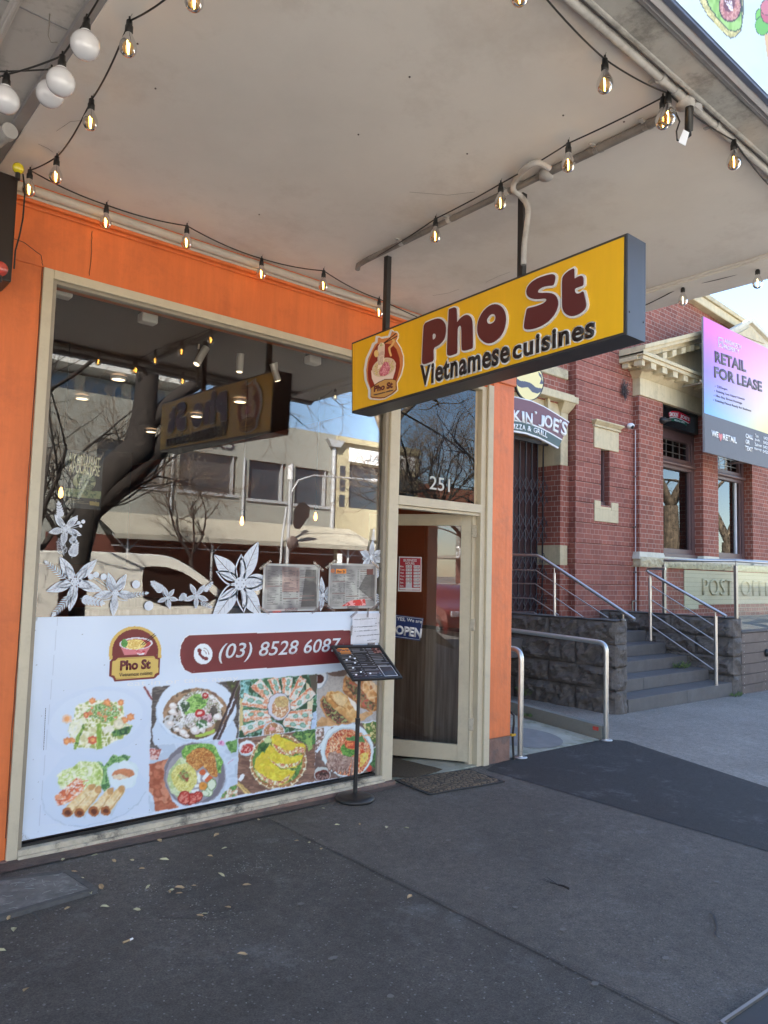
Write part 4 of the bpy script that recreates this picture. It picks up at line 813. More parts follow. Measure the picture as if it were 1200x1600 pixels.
A.mottle(A.inpoly(c([(400, 160), (560, 260), (680, 420), (790, 480), (740, 560), (620, 520), (480, 340), (410, 260)])), [(90, 84, 50), (62, 62, 38), (150, 74, 50), (130, 140, 80), (190, 80, 60)], 4, 74)
A.mottle(A.inpoly(c([(560, 180), (700, 170), (790, 250), (850, 380), (850, 450), (800, 470), (700, 430), (600, 300)])), [(196, 128, 66), (216, 160, 96), (226, 190, 140), (184, 110, 54)], 9, 75)
A.poly(c([(690, 180), (760, 215), (830, 340), (820, 380), (740, 290)]), (228, 206, 172), .8)
A.mottle(A.inpoly(c([(80, 500), (80, 420), (120, 380), (300, 500), (480, 700), (460, 715), (300, 745), (160, 660)])), [(206, 150, 92), (190, 128, 70)], 7, 76)
A.mottle(A.inpoly(c([(90, 450), (130, 400), (200, 480), (360, 620), (440, 710), (290, 730), (160, 620)])), [(66, 74, 40), (96, 106, 56), (176, 70, 58), (50, 50, 34), (110, 50, 40), (150, 160, 90)], 4, 77)
A.mottle(A.inpoly(c([(140, 380), (170, 335), (240, 318), (340, 325), (440, 390), (530, 480), (555, 600), (550, 690), (480, 710), (380, 640), (230, 520)])), [(204, 142, 72), (218, 164, 92), (228, 184, 116), (196, 130, 60)], 10, 78)
A.poly(c([(210, 360), (330, 350), (430, 420), (380, 500), (340, 530), (260, 440)]), (234, 206, 150), .7); A.poly(c([(430, 385), (520, 460), (555, 560), (520, 570), (450, 450)]), (232, 222, 208)); A.line(c([(200, 400), (300, 490), (400, 540)]), 1.2, (170, 104, 44))
# --- 6 fried chicken rice (crop 230,1150 scale 8)
c = cr(230, 1150, 8); A.clip = A.inpoly([(234.5, 1165), (372, 1154.5), (370.5, 1244), (232, 1270)])
A.mottle(A.clip.copy(), [(190, 206, 224), (200, 214, 230), (180, 196, 214)], 12, 80)
A.mottle(A.inpoly(c([(20, 160), (180, 160), (130, 300), (25, 300)])), [(196, 110, 96), (170, 70, 60), (226, 190, 180)], 2.4, 81); A.poly(c([(35, 20), (80, 20), (150, 160), (35, 150)]), (96, 88, 84))
A.mottle(A.inpoly(c([(25, 360), (300, 260), (240, 420), (230, 620), (320, 820), (400, 890), (100, 940), (80, 750), (20, 680)])), [(176, 88, 58), (190, 104, 72), (160, 76, 48), (206, 130, 96)], 11, 82)
A.ell(230+592/8, 1150+485/8, 384/8, 402/8, (150, 150, 160), 12); A.ell(230+590/8, 1150+482/8, 376/8, 392/8, (118, 112, 120), 12); A.mottle(A.inell(230+560/8, 1150+505/8, 330/8, 330/8, 12), [(140, 134, 142), (160, 156, 164), (150, 146, 154)], 16, 83)
A.mottle(A.inpoly(c([(250, 560), (270, 430), (420, 270), (520, 300), (600, 450), (560, 700), (400, 770), (300, 720)])), [(196, 210, 156), (212, 222, 180), (176, 196, 130)], 6, 84)
A.mottle(A.inpoly(c([(430, 260), (430, 180), (480, 120), (640, 100), (800, 90), (860, 140), (900, 230), (945, 330), (920, 470), (880, 460), (860, 300), (700, 140), (560, 180), (500, 300)])), [(96, 160, 56), (130, 190, 76), (70, 126, 44), (160, 206, 100)], 3.4, 85)
A.mottle(A.inell(230+465/8, 1150+520/8, 20, 23, -10), [(206, 196, 90), (222, 214, 118), (230, 224, 150), (196, 184, 76)], 2.2, 86)
A.mottle(A.inpoly(c([(380, 500), (430, 430), (460, 410), (500, 450), (520, 520), (500, 580), (440, 560)])), [(110, 130, 60), (150, 170, 90), (150, 70, 50)], 3, 87)
A.mottle(A.inpoly(c([(490, 320), (490, 260), (560, 190), (640, 145), (720, 145), (800, 190), (850, 270), (860, 380), (890, 500), (860, 525), (820, 510), (700, 370), (620, 430), (540, 360)])), [(190, 112, 44), (214, 146, 62), (160, 84, 34), (226, 172, 90), (176, 96, 38)], 3.6, 88)
for x, y, w_, h_, r_, cc in ((650, 520, 4.6, 17, 0, (228, 232, 226)), (735, 500, 5, 13, 38, (230, 232, 228)), (625, 625, 7, 5, -10, (226, 230, 226)), (600, 690, 12, 5, -10, (228, 230, 228))):
    a = math.radians(r_); q = [(x/8+230+(sx*w_/2*math.cos(a)-sy*h_/2*math.sin(a)), y/8+1150+(sx*w_/2*math.sin(a)+sy*h_/2*math.cos(a))) for sx, sy in ((-1, -1), (1, -1), (1, 1), (-1, 1))]; A.poly(q, cc)
A.ell(230+695/8, 1150+455/8, 5, 5, (216, 96, 52)); A.ell(230+770/8, 1150+535/8, 6, 6, (214, 92, 50)); A.ell(230+700/8, 1150+625/8, 7, 7, (222, 142, 52)); A.ell(230+700/8, 1150+625/8, 2, 2, (200, 120, 40))
A.poly(c([(620, 540), (650, 540), (640, 450)]), (230, 232, 230)); A.poly(c([(735, 465), (785, 480), (710, 560), (685, 530)]), (232, 234, 232))
for x, y, rx, ry in ((770, 700, 6, 8), (725, 720, 6, 5), (808, 610, 6.4, 9.4)): A.ell(230+x/8, 1150+y/8, rx, ry, (110, 150, 80), 15); A.ell(230+x/8, 1150+y/8, rx*.86, ry*.86, (216, 226, 196), 15)
for x, y, r in ((635, 755, 7.6), (555, 790, 8.6), (465, 770, 10)): A.ell(230+x/8, 1150+y/8, r, r*1.1, (160, 30, 24), 10); A.mottle(A.inell(230+x/8, 1150+y/8, r*.82, r*.9, 10), [(206, 66, 50), (190, 50, 40), (222, 130, 110)], 2.4, 90)
A.mottle(A.inell(230+925/8, 1150+85/8, 5, 4), [(180, 80, 140), (220, 160, 200)], 2, 91); A.mottle(A.inpoly(c([(975, 80), (1130, 35), (1110, 200), (1050, 215)])), [(96, 150, 66), (120, 170, 90), (70, 120, 50)], 5, 92)
A.mottle(A.inpoly(c([(900, 790), (950, 720), (1040, 640), (1125, 600), (1125, 750)])), [(110, 160, 80), (80, 130, 60), (206, 150, 110), (220, 225, 205)], 4, 93); A.line(c([(1010, 350), (1070, 290)]), .8, (196, 130, 170))
# --- 7 crepes (crop 370,1130 scale 9.23)
c = cr(370, 1130, 9.23); A.clip = A.inpoly([(373, 1154.5), (493.5, 1139), (491.5, 1221), (370.5, 1243)])
A.mottle(A.clip.copy(), [(116, 78, 62), (136, 96, 76), (104, 70, 56), (150, 108, 86)], 22, 100, 4)
A.mottle(A.inpoly(c([(790, 170), (880, 100), (1140, 75), (1130, 300), (1060, 330), (900, 250)])), [(56, 104, 50), (80, 136, 64), (40, 76, 38), (130, 170, 80)], 4, 101)
for i in range(7): A.line(c([(1000+i*14, 160+i*20), (1030+i*10, 400-i*6)]), .9, (150, 190, 90))
A.ell(370+148/9.23, 1130+362/9.23, 13.4, 12, (186, 202, 208), -25); A.ell(370+146/9.23, 1130+350/9.23, 12.6, 10.6, (222, 230, 234), -25); A.mottle(A.inell(370+146/9.23, 1130+365/9.23, 10.6, 7.4, -25), [(190, 44, 40), (206, 66, 56), (170, 34, 32), (230, 180, 170)], 2, 102)
A.ell(370+595/9.23, 1130+555/9.23, 44.4, 42.6, (222, 206, 160), -25)
m_ = A.inell(370+595/9.23, 1130+555/9.23, 43, 41.2, -25); A.mottle(m_, [(176, 116, 66), (196, 138, 84), (160, 100, 54)], 5, 103)
for i in range(26):
    t = i/26*2*math.pi; a = math.radians(-25); x = 43.2*math.cos(t); y = 41.4*math.sin(t); X = 370+595/9.23+x*math.cos(a)-y*math.sin(a); Y = 1130+555/9.23+x*math.sin(a)+y*math.cos(a); A.ell(X, Y, 2.4, 1.2, (230, 224, 200), math.degrees(math.atan2(Y-1190, X-434.5)))
A.mottle(A.inell(370+590/9.23, 1130+550/9.23, 39.4, 37.4, -25), [(76, 130, 54), (100, 150, 66), (62, 106, 46), (196, 206, 120)], 6, 104)
A.mottle(A.inpoly(c([(300, 380), (310, 300), (400, 260), (480, 280), (440, 400), (340, 420)])), [(56, 100, 44), (84, 130, 60), (40, 76, 36)], 3, 105); A.ell(370+445/9.23, 1130+235/9.23, 4.2, 6.4, (196, 210, 140), 20)
for q, fl in (([(505, 300), (500, 200), (560, 150), (610, 150), (640, 200), (800, 270), (870, 290), (960, 290), (995, 330), (980, 410), (860, 440), (740, 470), (620, 440), (520, 360)], [(500, 290), (560, 310), (700, 390), (820, 385), (860, 330), (980, 350), (980, 415), (740, 470), (600, 430)]),
              ([(400, 430), (430, 370), (490, 310), (530, 370), (640, 450), (760, 490), (960, 450), (930, 560), (840, 640), (700, 660), (560, 620), (440, 520)], [(400, 420), (480, 520), (560, 575), (700, 590), (840, 580), (940, 520), (900, 600), (700, 655), (540, 610)]),
              ([(245, 640), (280, 500), (360, 420), (420, 440), (520, 590), (640, 660), (780, 680), (850, 690), (800, 760), (740, 840), (620, 900), (500, 890), (360, 820)], [(250, 640), (300, 700), (400, 770), (520, 830), (640, 830), (780, 730), (740, 830), (600, 905), (480, 890), (340, 800)])):
    A.poly(c([(a+5, b_+9) for a, b_ in q]), (120, 100, 30), .6); A.mottle(A.inpoly(c(q)), [(222, 204, 40), (232, 216, 62), (214, 190, 34), (226, 196, 50)], 8, 106)
    A.mottle(A.inpoly(c(fl)), [(206, 96, 60), (232, 228, 200), (190, 74, 46), (214, 190, 90), (226, 222, 190)], 3, 107)
A.poly(c([(10, 810), (90, 720), (125, 750), (60, 840)]), (226, 230, 232)); A.line(c([(0, 870), (170, 1040)]), 3.2, (222, 190, 110)); A.line(c([(20, 850), (210, 1030)]), 2.4, (206, 170, 90))
# --- 8 spicy noodle soup (crop 490,1040 scale 8)
c = cr(490, 1040, 8); A.clip = A.inpoly([(494, 1138.2), (597, 1126.5), (597, 1204), (491.8, 1221)])
A.mottle(A.clip.copy(), [(112, 84, 74), (126, 96, 84), (100, 76, 68)], 14, 110, 5); A.mottle(A.inell(490+60/8, 1040+880/8, 12, 19), [(206, 196, 186), (226, 222, 216), (150, 96, 84), (120, 100, 80)], 3, 111)
A.poly(c([(130, 770), (220, 760), (200, 900), (40, 1100), (20, 1080), (120, 930)]), (212, 222, 230)); A.ell(490+105/8, 1040+1360/8, 13.4, 11.4, (190, 196, 190)); A.ell(490+110/8, 1040+1375/8, 11, 9, (96, 30, 22)); A.mottle(A.inell(490+112/8, 1040+1385/8, 9.6, 7.6), [(40, 24, 22), (60, 34, 28), (150, 110, 100)], 1.8, 112)
A.mottle(A.inpoly(c([(600, 700), (860, 680), (860, 860), (840, 900), (760, 980), (640, 800)])), [(196, 186, 110), (226, 216, 150), (110, 110, 50), (80, 120, 50)], 3, 113); A.mottle(A.inpoly(c([(770, 720), (860, 690), (860, 860), (800, 850)])), [(80, 130, 54), (106, 156, 70), (56, 96, 40)], 3, 114)
A.ell(490+830/8, 1040+1150/8, 16, 20, (200, 214, 218)); A.mottle(A.inell(490+800/8, 1040+1160/8, 13, 17), [(66, 110, 60), (90, 136, 74), (50, 84, 48)], 3, 115); A.mottle(A.inell(490+850/8, 1040+1170/8, 4.4, 16), [(222, 206, 90), (232, 222, 130)], 5, 116); A.ell(490+830/8, 1040+1290/8, 7, 3.4, (222, 210, 120)); A.mottle(A.inell(490+690/8, 1040+1285/8, 5, 5.4), [(206, 76, 50), (176, 50, 36)], 2, 117)
A.ell(490+418/8, 1040+1056/8, 41.6, 42.6, (150, 160, 160), -20); A.ell(490+418/8, 1040+1056/8, 41, 42, (214, 226, 228), -20); A.ell(490+425/8, 1040+1075/8, 36.6, 37.6, (186, 200, 202), -20)
A.mottle(A.inell(490+430/8, 1040+1088/8, 35, 36.4, -20), [(196, 60, 30), (222, 110, 60), (232, 196, 150), (180, 50, 26), (226, 150, 90)], 4.4, 118)
for i in range(20): r_ = random.Random(i+50); x = 190+r_.random()*150; y = 870+r_.random()*190; A.line(c([(x, y), (x+30, y+50), (x+15, y+90)]), 1.1, (236, 206, 160) if i % 3 else (222, 120, 70))
for i in range(14): r_ = random.Random(i+90); x = 380+r_.random()*300; y = 820+r_.random()*90; A.line(c([(x, y), (x+50, y+12)]), 1.1, (232, 160, 100) if i % 2 else (206, 60, 34))
A.mottle(A.inpoly(c([(590, 1100), (680, 1080), (680, 1150), (620, 1250), (570, 1280)])), [(232, 196, 70), (222, 206, 110), (216, 160, 60)], 4, 119)
for k in range(6): q = [(150+k*62, 1230+k*14), (200+k*56, 1090+k*12), (285+k*52, 1075+k*16), (330+k*36, 1130+k*10), (250+k*46, 1270+k*16), (190+k*54, 1330+k*10)]; A.mottle(A.inpoly(c(q)), [(150, 112, 96), (176, 140, 122), (130, 92, 78), (190, 158, 140)], 4, 120+k); A.line(c([q[0], q[5], q[4]]), .9, (100, 62, 50))
A.mottle(A.inell(490+440/8, 1040+1050/8, 12, 11), [(90, 150, 50), (120, 176, 70), (66, 120, 40)], 2, 130); A.mottle(A.inell(490+480/8, 1040+985/8, 11, 8), [(222, 90, 46), (236, 150, 80), (206, 66, 36)], 4, 131); A.mottle(A.inpoly(c([(400, 910), (470, 890), (620, 880), (640, 960), (560, 950), (430, 940)])), [(56, 110, 54), (80, 136, 66)], 4, 132)
A.clip = None
fm = A.inpoly([(236, 1074), (598, 1042), (598, 1204), (232, 1271)]) | A.inpoly(c5([(240, 200), (1020, 200), (1000, 740), (240, 740)])) | A.inpoly(c6([(160, 60), (1040, 60), (900, 740), (160, 740)]))
sat = A.C.max(1)-A.C.min(1); fm &= sat > 34; q_ = (A.nz(3.2, 410)-.5)*.10+(A.nz(1.3, 411)-.5)*.08; A.C[fm] = np.clip(A.C[fm]*(1+q_[fm])[:, None], 0, 250)
fa = A.inpoly([(236, 1074), (598, 1042), (598, 1204), (232, 1271)]) | A.inpoly([(66, 1078), (237, 1075), (236, 1285), (60, 1290)]); lu = A.C.mean(1); A.C[fa] = A.C[fa]*.84+lu[fa][:, None]*.09+np.array((215, 222, 232))*.07
G_ = A.C.reshape(A.ny+1, A.nx+1, 3).copy(); K_ = G_.copy()     # a soft print, not a hard cut
K_[1:-1, 1:-1] = .36*G_[1:-1, 1:-1]+.16*(G_[:-2, 1:-1]+G_[2:, 1:-1]+G_[1:-1, :-2]+G_[1:-1, 2:]); A.C = K_.reshape(-1, 3)
A.U, A.V = U0, V0
# --- 9 round logo badge (crop 160,970 scale 5) and phone banner
c = cr(160, 970, 5)
def arc(cx, cy, rx, ry, a0, a1, n=24): return [(cx+rx*math.cos(math.radians(a0+(a1-a0)*i/n)), cy+ry*math.sin(math.radians(a0+(a1-a0)*i/n))) for i in range(n+1)]
A.poly(c([(52, 305)]+arc(256, 235, 204, 193, 180, 360)+[(460, 290), (440, 300)]), (206, 172, 92)); A.poly(c([(78, 300)]+arc(257, 240, 180, 175, 180, 360)+[(436, 290)]), (112, 38, 40))
A.poly(c([(58, 315), (92, 285), (120, 283), (400, 268), (430, 288), (450, 290), (447, 415), (425, 435), (405, 452), (92, 474), (80, 445), (52, 432)]), (112, 38, 40)); A.poly(c([(75, 318), (100, 312), (118, 293), (400, 278), (420, 300), (438, 302), (436, 404), (415, 412), (398, 440), (108, 460), (96, 432), (70, 422)]), (206, 176, 96))
for i in range(30): t = i/30; A.ell(160+(118+t*285)/5, 970+(299-t*15)/5, .5, .5, (130, 80, 40)); A.ell(160+(110+t*285)/5, 970+(452-t*20)/5, .5, .5, (130, 80, 40))
A.poly(c([(135, 180), (170, 268), (340, 262), (390, 175)]), (206, 120, 126)); A.ell(160+262/5, 970+178/5, 26, 9.6, (214, 210, 216), -2); A.ell(160+262/5, 970+180/5, 23.6, 7.8, (170, 60, 60), -2)
A.mottle(A.inell(160+255/5, 970+184/5, 17, 8, -2), [(226, 196, 110), (206, 166, 80), (236, 214, 140)], 1.8, 140); A.mottle(A.inell(160+172/5, 970+175/5, 5, 6.4), [(70, 130, 60), (96, 156, 76)], 2, 141); A.ell(160+300/5, 970+252/5, 6, 3, (232, 226, 230)); A.mottle(A.inell(160+290/5, 970+240/5, 9, 3), [(190, 50, 60), (214, 130, 136)], 2, 142)
A.line(c([(305, 185), (408, 100)]), 1.3, (40, 20, 24)); A.line(c([(318, 190), (418, 112)]), 1.3, (40, 20, 24))
ban = [(296, 992.5)]+[(545, 984.5), (551, 988), (551, 1028), (546, 1035)]+[(300, 1052)]+[(289, 1047), (283, 1036), (281, 1022), (283, 1008), (289, 997)]
A.poly([(a+(-1.2 if a < 300 else .8), b_+(-1 if b_ < 1020 else 1)) for a, b_ in ban], (222, 226, 232)); A.poly(ban, (112, 42, 46)); n = A.inpoly(ban); A.shade(n, .05, 20, 7)
A.ell(317.3, 1021.8, 14.6, 16.2, (222, 228, 234)); ph = cr(160, 970, 5)
A.line(ph([(755, 228), (762, 262), (790, 290), (815, 300)]), 4.2, (112, 42, 46)); A.ell(160+758/5, 970+232/5, 3.4, 3.4, (112, 42, 46)); A.ell(160+810/5, 970+296/5, 3.4, 3, (112, 42, 46))
A.line(ph(arc(785, 260, 26, 28, -80, 0, 8)), .9, (112, 42, 46)); A.line(ph(arc(785, 262, 46, 50, -80, 0, 8)), .9, (112, 42, 46))
# creases and specks
rr = random.Random(5)
for i in range(46): x, y = rr.uniform(50, 590), rr.uniform(970, 1290); A.ell(x, y, .7, .7, (120, 122, 126), al=.8)
A.line([(90, 965), (60, 1300)], .9, (180, 190, 204), .8); A.mottle(A.inpoly([(30, 1318), (33, 1300), (50, 1312)]), [(150, 152, 156), (196, 206, 218)], 1.6, 150)
A.build('print', M['print'], fp)
b = MB(); b.box(XL, XR, YP+.0015, YP+.006, ZB, ZT); b.build('backing', M['white'], fp)
def ptext(body, u0, v0, u1, v1, hpx, m, off=0, shear=0, name='lettering', y=YP, parent=fp, ext=.0008, dz=.0012, sp=1):
    a = PY(u0, v0, y); c_ = PY(u1, v1, y); h = (PY(u0, v0-hpx, y)-a).length; n = Vector((0, -dz, 0))
    return text(body, a+n, c_+n, h, m, name, parent, ext=ext, off=off, shear=shear, sp=sp)
bw = mat('banner_white', (.70, .73, .77), .4); bm_ = mat('badge_maroon', (.16, .03, .03), .4); bd = mat('badge_dark', (.08, .05, .03), .4); faint = mat('faint_lettering', (.80, .82, .85), .45)
ptext('(03) 8528 6087', 341, 1037, 532, 1024, 31, bw, .008, .22)
ptext('Pho St', 187, 1048, 235, 1045, 16, bm_, .045)
ptext('Vietnamese cuisines', 186, 1057.5, 238, 1054, 6, bd, .01)
ptext('eat in or take away', 198, 1075, 372, 1065, 11, faint, 0, ext=0, dz=.0008)
b = MB(); r_ = random.Random(3); v = 1172.0
while v > 1108:
    l = r_.uniform(.8, 2.6); p = PY(68.2+(1172-v)*.05, v, YP-.001); q = PY(68.2+(1172-v)*.05, v-l, YP-.001); b.tube([p, q], .0016, 4); v -= l+r_.uniform(.5, 1.2)
b.build('small_print', M['ink'], fp)
# ================================================================ LOGO BADGE ON THE HANGING SIGN
c = cr(560, 500, 11.43)
LG = Vector((X0-.0135, 0, 0))
pa = PX(568, 636, LG.x); pb = PX(640, 505, LG.x)
outl = c([(590, 180), (620, 175), (640, 205), (700, 205), (725, 250), (720, 320), (690, 370), (770, 500), (815, 640), (820, 800), (780, 980), (700, 1130), (712, 1260), (620, 1340), (480, 1420), (380, 1435), (220, 1420), (190, 1380), (195, 1260), (130, 1080), (115, 900), (150, 690), (240, 500), (265, 420), (320, 390), (330, 290), (380, 290), (420, 310), (520, 290), (550, 290)])
o2 = [s2(u, v) for u, v in outl]
shape([o2], OS, EU, EV, M['white'], 'badge_backing', sg, ext=.0095, off=0)
L_ = Art((LG.x, pa.y, PX(600, 640, LG.x).z-.01), (0, -1, 0), (0, 0, 1), abs(pa.y-pb.y), .52, .0018)
L_.A = L_.inpoly(c([(600, 195), (640, 215), (690, 225), (705, 260), (700, 320), (672, 372), (750, 500), (795, 640), (798, 800), (760, 960), (685, 1120), (695, 1250), (600, 1330), (470, 1400), (380, 1412), (235, 1400), (212, 1370), (216, 1250), (150, 1080), (135, 900), (170, 690), (262, 500), (290, 440), (340, 400), (350, 320), (380, 310), (420, 335), (520, 315), (560, 305)]))
L_.C[:] = (206, 132, 74)
L_.poly(c([(340, 430), (470, 420), (600, 430), (680, 520), (735, 680), (742, 830), (700, 1010), (680, 1070), (220, 1220), (180, 1100), (165, 950), (180, 760), (260, 560)]), (140, 42, 26))
L_.poly(c([(228, 900), (240, 1040), (300, 1180), (600, 1100), (660, 900), (672, 760), (600, 800), (400, 960)]), (236, 208, 190)); L_.ell(560+455/11.43, 500+845/11.43, 19.6, 13.6, (214, 190, 160), -28); L_.mottle(L_.inell(560+455/11.43, 500+848/11.43, 17.6, 11.8, -28), [(206, 176, 140), (230, 206, 180), (190, 150, 110), (214, 196, 130)], 1.6, 3)
L_.mottle(L_.inpoly(c([(370, 930), (400, 850), (470, 740), (540, 760), (570, 860), (540, 960), (470, 1000), (390, 1000)])), [(206, 110, 120), (226, 160, 166), (190, 90, 104)], 1.2, 4, 4)
L_.poly(c([(345, 560), (350, 470), (400, 400), (450, 410), (470, 440), (460, 700), (420, 820), (350, 880), (345, 720)]), (240, 214, 190))
for i in range(6): L_.line(c([(365+i*17, 470), (362+i*17, 620), (358+i*14, 800)]), .5, (150, 90, 70))
L_.ell(560+320/11.43, 500+600/11.43, 3.6, 5.6, (226, 190, 120)); L_.line(c([(600, 330), (640, 380), (600, 450), (550, 500), (560, 570), (580, 630)]), 3.2, (226, 180, 110))
L_.line(c([(460, 410), (670, 240)]), 1.6, (60, 24, 22)); L_.line(c([(470, 410), (690, 290)]), 1.6, (60, 24, 22)); L_.mottle(L_.inpoly(c([(380, 430), (420, 400), (450, 450), (400, 490)])), [(190, 180, 90), (110, 130, 60), (230, 210, 170)], 1.4, 5)
L_.poly(c([(216, 1210), (350, 1110), (470, 1055), (600, 1050), (680, 1072), (680, 1245), (600, 1325), (470, 1390), (370, 1395), (240, 1385), (210, 1370)]), (90, 30, 20)); L_.poly(c([(228, 1218), (355, 1122), (470, 1068), (600, 1062), (668, 1082), (668, 1238), (595, 1310), (468, 1376), (370, 1382), (248, 1372), (224, 1362)]), (200, 150, 82))
L_.build('badge', M['printmatte'], sg)
def xtext(body, u0, v0, u1, v1, hpx, m, off, x):
    a = PX(u0, v0, x); c_ = PX(u1, v1, x); h = (PX(u0, v0-hpx, x)-a).length; return text(body, a, c_, h, m, 'badge_lettering', sg, ext=.0008, off=off)
xtext('Pho St', 584, 613, 613.5, 606, 10, mat('badge_text', (.16, .03, .02), .5), .05, LG.x-.0012)
xtext('Vietnamese cuisines', 583.5, 618.5, 614.5, 610.5, 2.6, M['ink'], .03, LG.x-.0012)
# ================================================================ FASCIA SIGN ARTWORK
F_ = Art((2.1, -2.958, 3.458), (1, 0, 0), (0, 0, 1), 2.85, .485, .006)
F_.C[:] = (196, 214, 222); n = F_.nz(20, 3); F_.C += (n[:, None]-.5)*6
c = cr(1000, 0, 6)
F_.poly(c([(555, -60), (560, 20), (620, 130), (700, 230), (790, 320), (850, 362), (905, 345), (950, 290), (975, 120), (970, -60)]), (92, 100, 96)); F_.mottle(F_.inpoly(c([(560, -60), (568, 20), (628, 125), (706, 225), (792, 312), (850, 350), (895, 338), (938, 285), (962, 120), (960, -60)])), [(196, 190, 130), (176, 168, 110), (214, 206, 150)], 5, 4)
F_.poly(c([(600, -60), (640, 60), (720, 170), (830, 285), (900, 302), (955, 260), (960, 100), (955, -60)]), (60, 80, 66)); F_.mottle(F_.inpoly(c([(612, -60), (650, 55), (730, 165), (835, 275), (898, 292), (948, 250), (950, 100), (945, -60)])), [(112, 160, 80), (136, 184, 96), (160, 200, 120)], 8, 5, 30)
F_.ell(1000+845/6, 60/6, 18, 25, (60, 56, 60)); F_.mottle(F_.inell(1000+845/6, 56/6, 16, 23), [(190, 140, 120), (206, 160, 150), (170, 110, 110)], 3, 6); F_.ell(1000+835/6, 30/6, 9, 14, (110, 70, 80)); 
for k in range(4): F_.line(c([(800+k*18, 10), (830+k*12, 60+k*6), (850+k*6, 100)]), 1.4, (230, 226, 228))
for x, y, r, cc in ((1140, 150, 9, (120, 190, 90)), (1150, 240, 11, (110, 180, 86)), (1215, 120, 13, (190, 100, 116)), (1190, 70, 9, (196, 120, 130))): F_.ell(1000+x/6, y/6, r+1.2, r*1.3+1.2, (50, 80, 66)); F_.ell(1000+x/6, y/6, r, r*1.3, cc)
F_.poly(c([(1165, 330), (1230, 300), (1230, 620), (1195, 560)]), (206, 176, 130))
F_.build('artwork', M['printmatte'], fs)
b = MB(); b.box(.84, 2.1, -2.960, -2.956, 3.458, 3.94); b.build('blank_panel', mat('fascia_pale', (.55, .66, .68), .5), fs)

# ================================================================ WINDOW DECALS
YD = .036
def dpt(u, v): p = PY(u, v, YD); return (p.x, p.z)
def petal(mb, cx, cy, a, L, W, outline=False, off=0):
    """leaf shaped petal in the window plane (metres)"""
    ca, sa = math.cos(a), math.sin(a)
    def T(x, y, k=0): return (cx+x*ca-y*sa, YD-.0006-off, cy+x*sa+y*ca)
    N_ = 9; prof = [(L*i/N_, W*math.sin(math.pi*(i/N_)**.8)**.9 if 0 < i < N_ else 0) for i in range(N_+1)]
    if not outline:
        g = W*.035
        for sgn in (1, -1):
            pts = [T(x, sgn*(g if 0 < i < N_ else 0)) for i, (x, y) in enumerate(prof)]+[T(x, sgn*max(y, g)) for x, y in reversed(prof)]
            for i in range(N_): mb.add([T(prof[i][0], sgn*g*.9), T(prof[i+1][0], sgn*g*.9), T(prof[i+1][0], sgn*max(prof[i+1][1], g)), T(prof[i][0], sgn*max(prof[i][1], g))], [(0, 1, 2, 3)])
    else:
        w_ = W*.24
        for sgn in (1, -1):
            for i in range(N_): mb.add([T(prof[i][0], sgn*max(prof[i][1]-w_, 0)), T(prof[i+1][0], sgn*max(prof[i+1][1]-w_, 0)), T(prof[i+1][0], sgn*(prof[i+1][1])), T(prof[i][0], sgn*prof[i][1])], [(0, 1, 2, 3)])
        mb.add([T(L*.1, -w_*.3), T(L*.8, -w_*.3), T(L*.8, w_*.3), T(L*.1, w_*.3)], [(0, 1, 2, 3)])
def veins(mb, cx, cy, a, L, W):
    ca, sa = math.cos(a), math.sin(a)
    for t in (.3, .45, .6, .75):
        for s_ in (1, -1):
            x0, y0, x1, y1 = L*t, 0, L*(t+.14), s_*W*.62; h = .0012
            P = [(x0-h, y0), (x0+h, y0), (x1+h, y1), (x1-h, y1)]; mb.add([(cx+x*ca-y*sa, YD-.0016, cy+x*sa+y*ca) for x, y in P], [(0, 1, 2, 3)])
def sline(mb, pts, w_):
    mb.tube([(x, YD-.001, z) for x, z in pts], w_, 4)
def disc(mb, x, z, r, off=.001): mb.lathe([(0, 0), (r, 0)], (x, YD-off, z), 14, (0, -1, 0), smooth=False)
veinm = mat('vein_ink', (.33, .35, .40), .5)
def flower(u, v, rpx, angs, label, wid=.34, outl=True, berries=()):
    x, z = dpt(u, v); R_ = (Vector(dpt(u, v-rpx))-Vector((x, z))).length
    root = empty('flower_decal', (x, YD, z), label, 'decal', 'white poinsettia decals on the shop window')
    b = MB(); vb = MB()
    for a, k in angs:
        a = math.radians(a)
        petal(b, x+math.cos(a)*R_*.12, z+math.sin(a)*R_*.12, a, R_*k, R_*wid*.5*1.25); veins(vb, x, z, a, R_*k, R_*wid*.6)
    disc(b, x, z, R_*.17, .0018); b.build('petals', M['decal'], root); vb.build('veins', veinm, root)
    if outl:
        b = MB()
        for i in range(len(angs)):
            a0_, a1_ = angs[i][0], angs[(i+1) % len(angs)][0]
            if a1_ < a0_: a1_ += 360
            petal(b, x, z, math.radians((a0_+a1_)/2), R_*.78, R_*.17, True)
        b.build('outline_petals', M['decal'], root)
    b = MB()
    for i in range(6): disc(b, x+math.cos(i*1.05)*R_*.1, z+math.sin(i*1.05)*R_*.1, R_*.022, .0026)
    b.build('stamens', veinm, root)
    if berries:
        b = MB()
        for (bu, bv, br) in berries:
            bx, bz = dpt(bu, bv); sline(b, [(x, z), ((x+bx)/2+.004, (z+bz)/2), (bx, bz)], .0016); disc(b, bx, bz, br)
        b.build('berries', M['decal'], root)
    return root
flower(102, 827, 25, [(128, 1), (52, 1.05), (-18, .95), (-95, .95), (-165, .9)], 'small upper flower decal with berry stems at the left window edge', berries=((118, 811, .012), (123, 817, .010), (130, 815, .011), (126, 822, .009)))
flower(117, 909, 38, [(123, 1.1), (48, 1.15), (-18, 1.1), (-97, 1.1), (-160, 1.05)], 'large flower decal in the lower left corner of the window', berries=())
